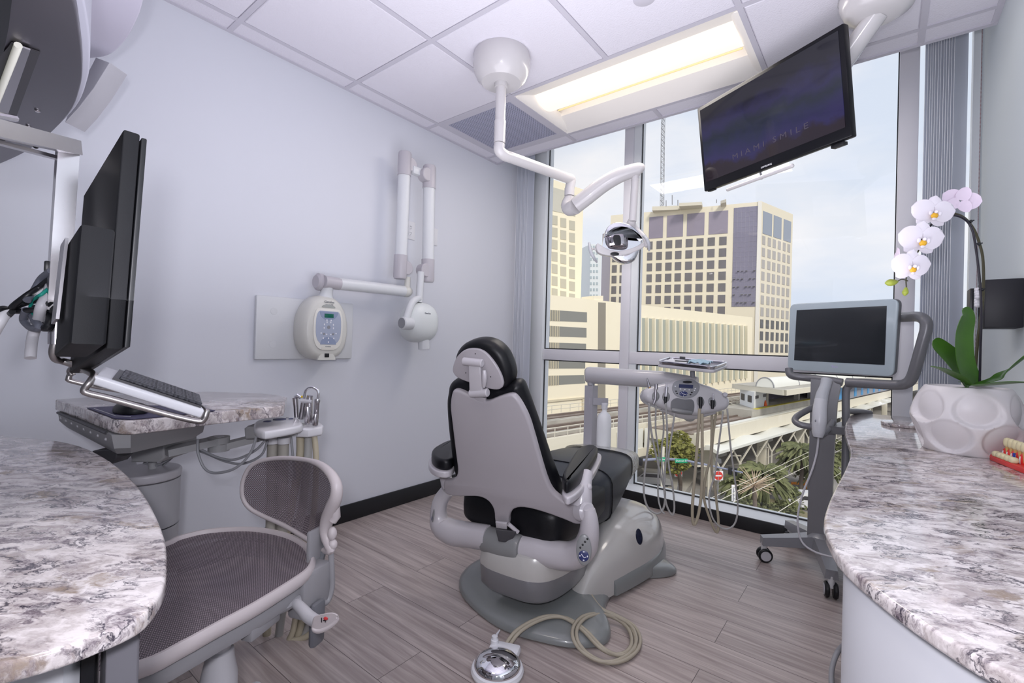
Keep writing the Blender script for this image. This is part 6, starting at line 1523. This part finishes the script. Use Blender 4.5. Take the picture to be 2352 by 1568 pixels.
M_TB = mat('track_brown', '#978b80', .9, noise_=(1.2, '#786c64', 1))
t = thing('far_guideway', 'elevated railway viaduct with twin tracks and railings running past the cream building', 'viaduct', gpt(0, -4, ZG))
part('deck', slab(-40, 200, -10, .8, DK - 1.1, DK - .12), M_BEAM, t, flat=True)
part('edge_beam', slab(-40, 200, .8, 1.2, DK - 1.6, DK + .3), M_BEAM, t, flat=True)
part('track_bed', slab(-40, 200, -9.6, .2, DK - .12, DK), M_TB, t, flat=True)
rail_lines(t, (-8.4, -6.8, -3.6, -2.0), -40, 200)
for o_ in (-5.4, -4.9, -.6): part('cable_tray', slab(-40, 200, o_ - .15, o_ + .15, DK, DK + .35), M_CONC, t, flat=True)
railing(t, 1.0, -40, 60, DK + .3, .8); railing(t, -9.9, -40, 60, DK)
for k in range(8):
    p = gpt(-28 + 24 * k, -4, 0); part('pier', G().bb((p.x - .9, p.y - .9, ZG), (p.x + .9, p.y + .9, DK - 1.1), .1), M_CONC, t)
s1_, o1_ = SO(1614, 995, DK); s2_, _ = SO(1600, 998, DK)
t = thing('near_guideway', 'pale concrete viaduct with a single track nearer the window than the twin tracks', 'viaduct', gpt(20, 6, ZG))
part('deck', slab(s2_, 200, 1.5, o1_ - .3, DK - 1.1, DK - .12), M_BEAM, t, flat=True)
part('edge_beam', slab(s2_, 200, o1_ - .3, o1_, DK - 1.3, DK + .1), M_BEAM, t, flat=True)
part('track_bed', slab(s2_, 200, 1.8, o1_ - .5, DK - .12, DK), M_TB, t, flat=True)
rail_lines(t, (o1_ - 2.9, o1_ - 1.4), s2_, 200)
part('walkway_slab', slab(s2_ + 6, 60, o1_ - 1.1, o1_ - .5, DK, DK + .12), M_WHT, t, flat=True)
railing(t, 1.6, s2_, 70, DK)
for k in range(8):
    p = gpt(s2_ + 6 + 14 * k, o1_ - 1.6, 0); part('pier', G().bb((p.x - .5, p.y - .5, ZG), (p.x + .5, p.y + .5, DK - 1.1), .1), M_BEAM, t)
    part('under_panel', slab(s2_ + 8 + 14 * k, s2_ + 12 + 14 * k, o1_ - 2.6, o1_ - 2.4, DK - 4, DK - 1.3), M_CONC, t, flat=True)
# wavy white walkway canopy
ca, oa = SO(1614, 1027, -8.3); cb, ob = SO(1614, 1047, -8.3); ob = max(ob, oa + 1.2)
t = thing('walkway_canopy', 'long wavy white walkway canopy on slanted posts below the viaduct', 'canopy', gpt(20, ob, ZG))
L = []
for k in range(64):
    s_ = ca - .5 + 1.3 * k; wv = .20 * math.sin(s_ * .75); om = (oa + ob) / 2
    L.append([gpt(s_, oa, -8.2 + wv), gpt(s_, om, -8.1 + wv), gpt(s_, ob, -8.35), gpt(s_, ob, -8.6), gpt(s_, om, -8.35), gpt(s_, oa, -8.5)])
part('roof', G().loft(L), M_WHT, t)
for k in range(14):
    s_ = ca + 2 + 4.4 * k; part('slanted_post', G().tube([gpt(s_, om, ZG), gpt(s_, om, -10.6), gpt(s_ + 1.2, ob - .1, -8.5)], .10, 6).tube([gpt(s_, om, -10.6), gpt(s_ - 1.0, oa + .2, -8.4)], .10, 6), M_POLE, t)
# lower terrace with white panels left of the tree
a_, b_ = SO(1440, 1045, -9.5), SO(1522, 1036, -9.5)
t = thing('white_screen', 'white panelled screen on a ledge below the viaduct at the left', 'screen', gpt(a_[0], a_[1], ZG))
part('ledge', G().prism([gpt(a_[0] - 12, a_[1] - 4, -9.6), gpt(b_[0], b_[1] - 3, -9.6), gpt(b_[0], b_[1], -9.6), gpt(a_[0] - 12, a_[1], -9.6)], (0, 0, 1), .8), M_BEAM, t, flat=True)
for k in range(9):
    p_ = gpt(a_[0] - 11 + 2.1 * k, a_[1] + (b_[1] - a_[1]) * min(1, max(0, k / 8)), -8.8); q_ = p_ + dirr * 1.95
    part('panel', G().prism([p_, q_, q_ + Vector((0, 0, 1.9)), p_ + Vector((0, 0, 1.9))], sid, .08), M_WHT, t, flat=True)
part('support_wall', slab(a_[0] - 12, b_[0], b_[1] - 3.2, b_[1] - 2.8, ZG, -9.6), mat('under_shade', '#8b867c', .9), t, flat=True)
# station
RA, RB = W(1800, 904, z=-3.7), W(1682, 888, z=-3.7)
t = thing('station_canopy', 'flat station roof with white barrel vault above the platform', 'station', gpt(60, -4, DK))
part('roof_slab', G().prism([Vector((p.x, p.y, -3.7)) for p in (RA, RB, RB + dirr * 90, RA + dirr * 90)], (0, 0, 1), .38), M_CONC, t, flat=True)
part('roof_fascia', G().prism([Vector((p.x, p.y, -3.9)) for p in (RA + sid * .3, RB + sid * .3 - dirr * .3, RB - dirr * .1, RA - sid * .1)], (0, 0, 1), .62).prism([Vector((p.x, p.y, -3.9)) for p in (RA + sid * .3, RA + sid * .3 + dirr * 90, RA + dirr * 90, RA)], (0, 0, 1), .62), M_BEAM, t, flat=True)
vc = W(1757, 889, z=-3.3); L = []
for s_ in (0, 58): L.append([vc + dirr * s_ + sid * (1.0 * math.cos(PI * j / 12)) + Vector((0, 0, 1.15 * math.sin(PI * j / 12))) for j in range(13)])
part('barrel_vault', G().loft(L), M_WHT, t)
g = G()
for s_ in (0, 9, 18, 27, 36, 45): g.tube([vc + dirr * s_ + sid * (1.02 * math.cos(PI * j / 12)) + Vector((0, 0, 1.17 * math.sin(PI * j / 12))) for j in range(13)], .07, 5)
part('vault_ribs', g, M_GREY, t)
pf_s, pf_o = SO(1735, 941, DK + .9)
for k in range(6): part('roof_column', slab(pf_s + 6 + 12 * k, pf_s + 6.6 + 12 * k, pf_o - 1.5, pf_o - .9, DK, -3.7), M_CONC, t, flat=True)
part('platform', slab(pf_s - 1, 160, pf_o - 3.5, pf_o, DK, DK + .9), M_CONC, t, flat=True)
part('yellow_edge', slab(pf_s + .5, 110, pf_o - .5, pf_o + .02, DK + .9, DK + .95), mat('platform_yellow', '#cdbf4a', .7), t, flat=True)
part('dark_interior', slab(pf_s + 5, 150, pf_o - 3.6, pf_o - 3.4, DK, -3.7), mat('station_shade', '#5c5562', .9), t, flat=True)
t = thing('platform_booth', 'small white booth with dark windows at the near end of the station platform', 'booth', gpt(pf_s, pf_o - 1, DK))
q0, q1, q2 = W(1699, 933, z=DK + .6), W(1731, 944, z=DK + .6), W(1760, 936, z=DK + .6)
def up_(p, z): return Vector((p.x, p.y, z))
q3 = q0 + (q2 - q1)
part('body', G().loft([[up_(p, z) for p in (q0, q1, q2, q3)] for z in (DK + .3, W(1731, 900, d=(q1 - CAM).dot(FW)).z)]), mat('booth_white', '#e0e3e6', .6), t, flat=True)
nb_ = Vector(((q1 - q0).y, -(q1 - q0).x, 0)).normalized(); nc_ = Vector(((q2 - q1).y, -(q2 - q1).x, 0)).normalized()
zt3 = W(1731, 900, d=(q1 - CAM).dot(FW)).z
for f0, f1 in ((.10, .35), (.60, .85)): part('window', G().prism([up_(q0 + (q1 - q0) * f, z) for f, z in ((f0, zt3 - 1.35), (f1, zt3 - 1.35), (f1, zt3 - .55), (f0, zt3 - .55))], nb_, .06, 0, -.05), M_DARK, t, flat=True)
for f0, f1 in ((.10, .32), (.72, .92)): part('window', G().prism([up_(q1 + (q2 - q1) * f, z) for f, z in ((f0, zt3 - .85), (f1, zt3 - .85), (f1, zt3 - .5), (f0, zt3 - .5))], nc_, .06, 0, -.05), M_DARK, t, flat=True)
part('base', G().loft([[up_(p, z) for p in (q0 - nb_ * .1, q1, q2, q3)] for z in (DK, DK + .3)]), M_CONC, t, flat=True)
g = G()
for k in range(10):
    p = q0 + (q0 - q1).normalized() * (.4 * k) ; g.tube([up_(p, DK), up_(p, DK + 1.4)], .035, 4)
for zz in (.6, 1.0, 1.4): g.tube([up_(q0, DK + zz), up_(q0 + (q0 - q1).normalized() * 3.6, DK + zz)], .04, 4)
part('steps_railing', g, M_POLE, t)
cn = W(1758, 932, z=DK + .9)
tag(part('traffic_cone', G().lathe([(.22, 0), (.05, .7), (.001, .72)], cn, 12), mat('cone_orange', '#e8642a', .6), loc=cn), 'orange traffic cone on the station platform beside the booth', 'traffic cone')
ts, to = SO(1900, 926, DK + .4)
t = thing('train', 'grey and blue train standing at the far end of the station', 'train', gpt(ts, to, DK))
part('body', slab(ts, ts + 75, to - 2.6, to, DK + .4, DK + 3.0), mat('train_grey', '#9a9aa2', .4, .2), t, flat=True)
for k in range(14): part('door', slab(ts + 1.5 + 4.6 * k, ts + 2.9 + 4.6 * k, to - .02, to + .06, DK + .6, DK + 2.8), mat('train_blue', '#3f95cf', .4), t, flat=True)
part('window_band', slab(ts + .2, ts + 74, to - .01, to + .04, DK + 1.5, DK + 2.4), mat('train_window', '#4a5a72', .3), t, flat=True)

# ---------------------------------------------------------------- street level
def GR(px, py): return W(px, py, z=ZG)
def slabg(name, pts, z, mt, label=None, cat=None, h=.12):
    g_ = G().prism([Vector((p.x, p.y, ZG)) for p in pts], (0, 0, 1), h)
    return g_
t = struct('sidewalk_ground', slabg('', [GR(1440, 1130), GR(1560, 1145), GR(1600, 1095), GR(1590, 1070), GR(1520, 1078), GR(1440, 1088)], 0, M_CONC), M_CONC, flat=True)
g = slabg('', [GR(1600, 1240), GR(1880, 1280), GR(1890, 1200), GR(1800, 1150), GR(1690, 1140), GR(1640, 1160)], 0, None, h=.1)
struct('planting_ground', g, mat('planting_brown', '#6f6a4e', .95, noise_=(.4, '#8a8266', 1)), flat=True)
g = G()
for P_ in ([(1600, 1085), (1640, 1075), (1700, 1065), (1760, 1052)], [(1590, 1100), (1600, 1080), (1592, 1120), (1585, 1140)], [(1760, 1052), (1790, 1038), (1850, 1030), (1890, 1025)]):
    g.tube([GR(*p) + Vector((0, 0, .03)) for p in P_], .12, 4, 0, flat=.2)
struct('lane_marking_ground', g, mat('marking_white', '#c9c7bf', .8))
# pools of foliage made of many small leaves
M_F1 = mat('foliage_olive', '#8f8d48', .8, noise_=(1.5, '#686a38', 1)); M_F2 = mat('foliage_green', '#7c8058', .8, noise_=(1.2, '#565c3e', 1)); M_TR = mat('tree_trunk', '#6b6159', .9); M_DRY = mat('dry_frond', '#b3a08a', .9)
def crown(c, rad, n_, seed, sz=.22, lumps=9):
    rnd = random.Random(seed); g_ = G(); cs = []
    for k in range(lumps):
        a = rnd.uniform(0, 2 * PI); q = rnd.uniform(.2, .75); cs.append((Vector((c.x + rad[0] * q * math.cos(a), c.y + rad[1] * q * math.sin(a), c.z + rad[2] * rnd.uniform(-.45, .6))), rnd.uniform(.35, .55)))
    for k in range(n_):
        cc, s_ = cs[k % lumps]
        v = Vector((rnd.gauss(0, 1), rnd.gauss(0, 1), rnd.gauss(0, 1))).normalized() * rnd.uniform(.75, 1.0)
        p = cc + Vector((v.x * rad[0] * s_, v.y * rad[1] * s_, v.z * rad[2] * s_))
        B = basis(Vector((rnd.gauss(0, 1), rnd.gauss(0, 1), rnd.gauss(0, 1) + .6)).normalized())
        w_ = sz * rnd.uniform(.6, 1.3)
        g_.add([p + B @ Vector(q) for q in ((-w_, 0, 0), (0, -w_ * .55, .02), (w_, 0, 0), (0, w_ * .55, .02))], [(0, 1, 2, 3)])
    return g_
base = GR(1560, 1134)
t = thing('street_tree', 'olive green street tree with leaning trunk at the street corner', 'tree', base)
cc = W(1556, 1042, d=41.5)
part('crown', crown(cc, (2.3, 2.0, 1.9), 2600, 3, .19, 12), M_F1, t, normals=False, flat=True)
part('trunk', G().tube([base, base + (cc - base) * .35 + Vector((.15, 0, 0)), base + (cc - base) * .7, cc], [.26, .2, .15, .06], 8, 3).tube([base + (cc - base) * .5, cc + Vector((1.2, 0, .2))], [.12, .05], 6).tube([base + (cc - base) * .55, cc + Vector((-1.2, 0, .3))], [.1, .04], 6), M_TR, t)
def palm(base, height, n_, L_, seed, label, mt, droop=.9, fw_=.16):
    rnd = random.Random(seed); top = base + Vector((0, 0, height))
    t = thing('palm_tree', label, 'palm tree', base)
    part('trunk', G().tube([base, base + Vector((.1, 0, height * .5)), top], [.2, .16, .16], 8), M_TR, t)
    g_ = G()
    for k in range(n_):
        a = rnd.uniform(0, 2 * PI); el = rnd.uniform(-.5, 1.2); l_ = L_ * rnd.uniform(.75, 1.1); prev = None
        dx, dy = math.cos(a), math.sin(a); pts = []
        for i in range(6):
            f_ = i / 5; r_ = l_ * f_ * math.cos(el * (1 - f_ * .3)); z = l_ * f_ * math.sin(el) - droop * l_ * f_ * f_ * .7
            pts.append(top + Vector((dx * r_, dy * r_, z)))
        sd = Vector((-dy, dx, 0))
        for i in range(5):
            w0, w1 = fw_ * math.sin(PI * (i + .6) / 6.2), fw_ * math.sin(PI * (i + 1.6) / 6.6)
            for s_ in (-1, 1):
                g_.add([pts[i], pts[i] + sd * s_ * w0 - Vector((0, 0, fw_ * 1.1)), pts[i + 1] + sd * s_ * w1 - Vector((0, 0, fw_ * 1.3)), pts[i + 1]], [(0, 1, 2, 3)])
    part('fronds', g_, mt, t, normals=False, flat=True)
palm(GR(1752, 1178), 3.4, 150, 2.4, 11, 'bushy green palm in the middle of the planting behind the dry palm', M_F2)
palm(GR(1838, 1130), 4.2, 150, 2.3, 12, 'tall green palm at the right beside the parking area', M_F2)
palm(GR(1700, 1165), 2.4, 90, 1.8, 15, 'low dark palm at the left edge of the planting', M_F2)
palm(GR(1884, 1130), 3.0, 100, 2.0, 16, 'palm partly hidden behind the scanner cart column', M_F2)
palm(GR(1730, 1215), 3.4, 60, 1.5, 14, 'dry pale palm with spiky bare fronds', M_DRY, .15, .035)
for k, (px, py, rr_) in enumerate(((1700, 1190, 1.4), (1760, 1200, 1.6), (1800, 1190, 1.5), (1845, 1165, 1.6))):
    p = GR(px, py); tag(part('shrub', crown(p + Vector((0, 0, .8)), (rr_, rr_, .9), 500, 30 + k, .16, 6), M_F2, normals=False, flat=True, loc=p), ('low shrub below the dry palm', 'wide shrub in the middle of the planting', 'low shrub left of the orange barriers', 'shrub beside the parking area under the tall palm')[k], 'shrub')
for k in range(9):
    p = gpt(8 + 7 * k, ob + 2.5 + (k % 3), ZG); tag(part('tree', crown(p + Vector((0, 0, 1.5)), (2.0, 2.0, 1.4), 500, 60 + k, .22, 6), M_F2, normals=False, flat=True, loc=p), 'dark green bush in the row beneath the walkway canopy', 'tree', 'bushes beneath the walkway canopy')
# signal mast with street names
md = 33.0
m0, m1 = W(1440, 1059, d=34.5), W(1706, 1085, d=30)
t = thing('signal_mast', 'long horizontal signal mast arm carrying two green street name signs', 'traffic signal', Vector((m0.x, m0.y, ZG)))
part('arm', G().tube([m0, W(1520, 1053, d=33.5), W(1570, 1056, d=32.8), m1], [.10, .09, .08, .05], 8), mat('mast_bluegrey', '#8f94a8', .4, .3), t)
part('upright', G().tube([Vector((W(1523, 1050, d=34).x, W(1523, 1050, d=34).y, ZG)), W(1523, 1026, d=34)], .12, 8), M_POLE, t)
SM = Matrix((RT, UP, -FW)).transposed()
for px, py, txt, w_ in ((1520, 1054.5, 'Broadway', .72), (1565, 1058, 'Detroit St', .88)):
    c_ = W(px, py, d=32.6)
    s_ = part('street_name_sign', G().box(c_, (w_, .30, .03), .01, SM), M_GRN, t)
    part('sign_lettering', G().text(txt, Matrix.Translation(c_ - FW * .02) @ SM.to_4x4(), .19, .003), M_WINK, s_, flat=True)
for px, py in ((1677, 1081), (1689, 1083), (1472, 1060)):
    c_ = W(px, py, d=30.5); h_ = part('signal_head', G().box(c_, (.22, .2, .5), .03), M_BLACK, t)
def sign(name, label, px, py, pb, d, kind):
    p = W(px, py, d=d); b0 = GR(px, pb); b0 = Vector((p.x, p.y, ZG))
    t = thing(name, label, 'road sign', b0)
    part('post', G().tube([b0, p + UP * .3], .035, 6), M_GREY, t)
    if kind == 'no_entry':
        part('plate', G().box(p, (.72, .72, .03), .01, SM), M_WHITE, t)
        part('red_disc', G().ball(p - FW * .02, (.34, .34, .012), SM, n=24), mat('sign_red', '#c2382f', .5), t)
        part('white_bar', G().box(p - FW * .034, (.46, .10, .01), 0, SM), M_WHITE, t)
    else:
        part('plate', G().box(p, (.26, 1.05, .03), .01, SM), M_WHITE, t)
        g_ = G()
        for k in range(4): g_.box(p - FW * .02 + UP * (.36 - .24 * k), (.12, .07, .005), 0, SM)
        part('sign_marks', g_, M_GREY, t, flat=True)
sign('road_sign', 'red and white no entry sign on a post beside the leaning street tree', 1558, 1086, 1120, 44, 'no_entry')
sign('road_sign', 'red and white no entry sign in the middle of the road', 1650, 1092, 1145, 36, 'no_entry')
sign('road_sign', 'narrow tall white plate sign in front of the palms', 1685, 1132, 1160, 30, 'tall')
def lamp(px, py, pb, label):
    b0 = GR(px, pb); d = (b0 - CAM).dot(FW); p = W(px, py, d=d)
    t = thing('street_lamp', label, 'street lamp', b0)
    part('pole', G().tube([b0, Vector((b0.x, b0.y, p.z))], [.12, .08], 8), M_POLE, t)
    part('lamp_head', G().box(Vector((b0.x, b0.y, p.z)) - RT * .55, (1.1, .25, .12), .03, basis(UP, FW)), M_POLE, t)
lamp(1700, 1046, 1112, 'pale street lamp left of the palms'); lamp(1764, 1027, 1072, 'pale street lamp beyond the palms near the canopy'); lamp(1626, 1070, 1165, 'pale pole behind the instrument hoses')
def car(px, py, ang, mt, label, L_=4.4, wd=1.8, van=False):
    b0 = GR(px, py); t = thing('car' if not van else 'van', label, 'car' if not van else 'van', b0)
    Rm = Matrix.Rotation(ang, 3, 'Z'); hh = 2.0 if van else 1.42
    prof = [(-.5, .3), (-.5, .78), (-.42, .9), (-.28, .95), (-.16, hh), (.2, hh), (.36, .95), (.48, .85), (.5, .3)] if not van else [(-.5, .3), (-.5, 1.1), (-.4, hh), (.5, hh), (.5, .3)]
    part('body', G().loft([[b0 + Rm @ Vector((x * L_, y, z)) for x, z in prof] for y in (-wd / 2, wd / 2)]), mt, t, angle=20)
    part('glass', G().loft([[b0 + Rm @ Vector((x * L_, y, z)) for x, z in ((-.25, .98), (-.15, hh - .1), (.18, hh - .1), (.31, .98))] for y in (-wd / 2 - .01, wd / 2 + .01)]), M_DARK, t, flat=True)
    for x in (-.32, .32):
        for s_ in (-1, 1): part('wheel', G().cyl(b0 + Rm @ Vector((x * L_, s_ * wd * .48, .32)), b0 + Rm @ Vector((x * L_, s_ * wd * .36, .32)), .32, n=14), M_BLACK, t)
car(1616, 1070, R(70), M_WHITE, 'small white car on the road seen between the instrument hoses')
car(1492, 1112, R(30), mat('car_silver', '#a9a9ab', .3, .4), 'silver car parked under the building at the left')
car(1835, 1060, R(75), M_DARK, 'dark car in the parking area beyond the palms')
car(1860, 1168, R(20), M_WHITE, 'white car at the lower right beside the orange barriers')
for k, (x0, y0, x1, y1) in enumerate(((1818, 1120, 1852, 1122), (1846, 1114, 1868, 1111))):
    a_, b_ = GR(x0, y0) + Vector((0, 0, .5)), GR(x1, y1) + Vector((0, 0, .5))
    g_ = G().tube([a_, b_], .14, 6).tube([a_, a_ - Vector((0, 0, .5))], .06, 5).tube([b_, b_ - Vector((0, 0, .5))], .06, 5)
    tag(part('barrier', g_, mat('barrier_orange', '#e08a2a', .6), loc=a_), ('long orange road barrier on the asphalt', 'shorter orange road barrier behind the long one')[k], 'barrier')
for k, (x0, y0, d0, x1, y1, d1) in enumerate(((1560, 1178, 22, 1895, 1020, 40), (1650, 1150, 22, 1895, 1028, 40), (1690, 1150, 20, 1895, 1050, 38), (1780, 1180, 18, 1900, 1105, 30))):
    a_, b_ = W(x0, y0, d=d0), W(x1, y1, d=d1); md_ = (a_ + b_) / 2 - Vector((0, 0, .3))
    a_ = a_ + (a_ - b_) * .8; b_ = b_ + (b_ - a_) * .5
    tag(part('overhead_wire', G().tube([a_, b_], .018, 4), M_POLE, loc=a_), ('highest overhead wire crossing the street', 'second overhead wire from the top', 'third overhead wire from the top', 'lowest overhead wire at the lower right of the window')[k], 'wire')
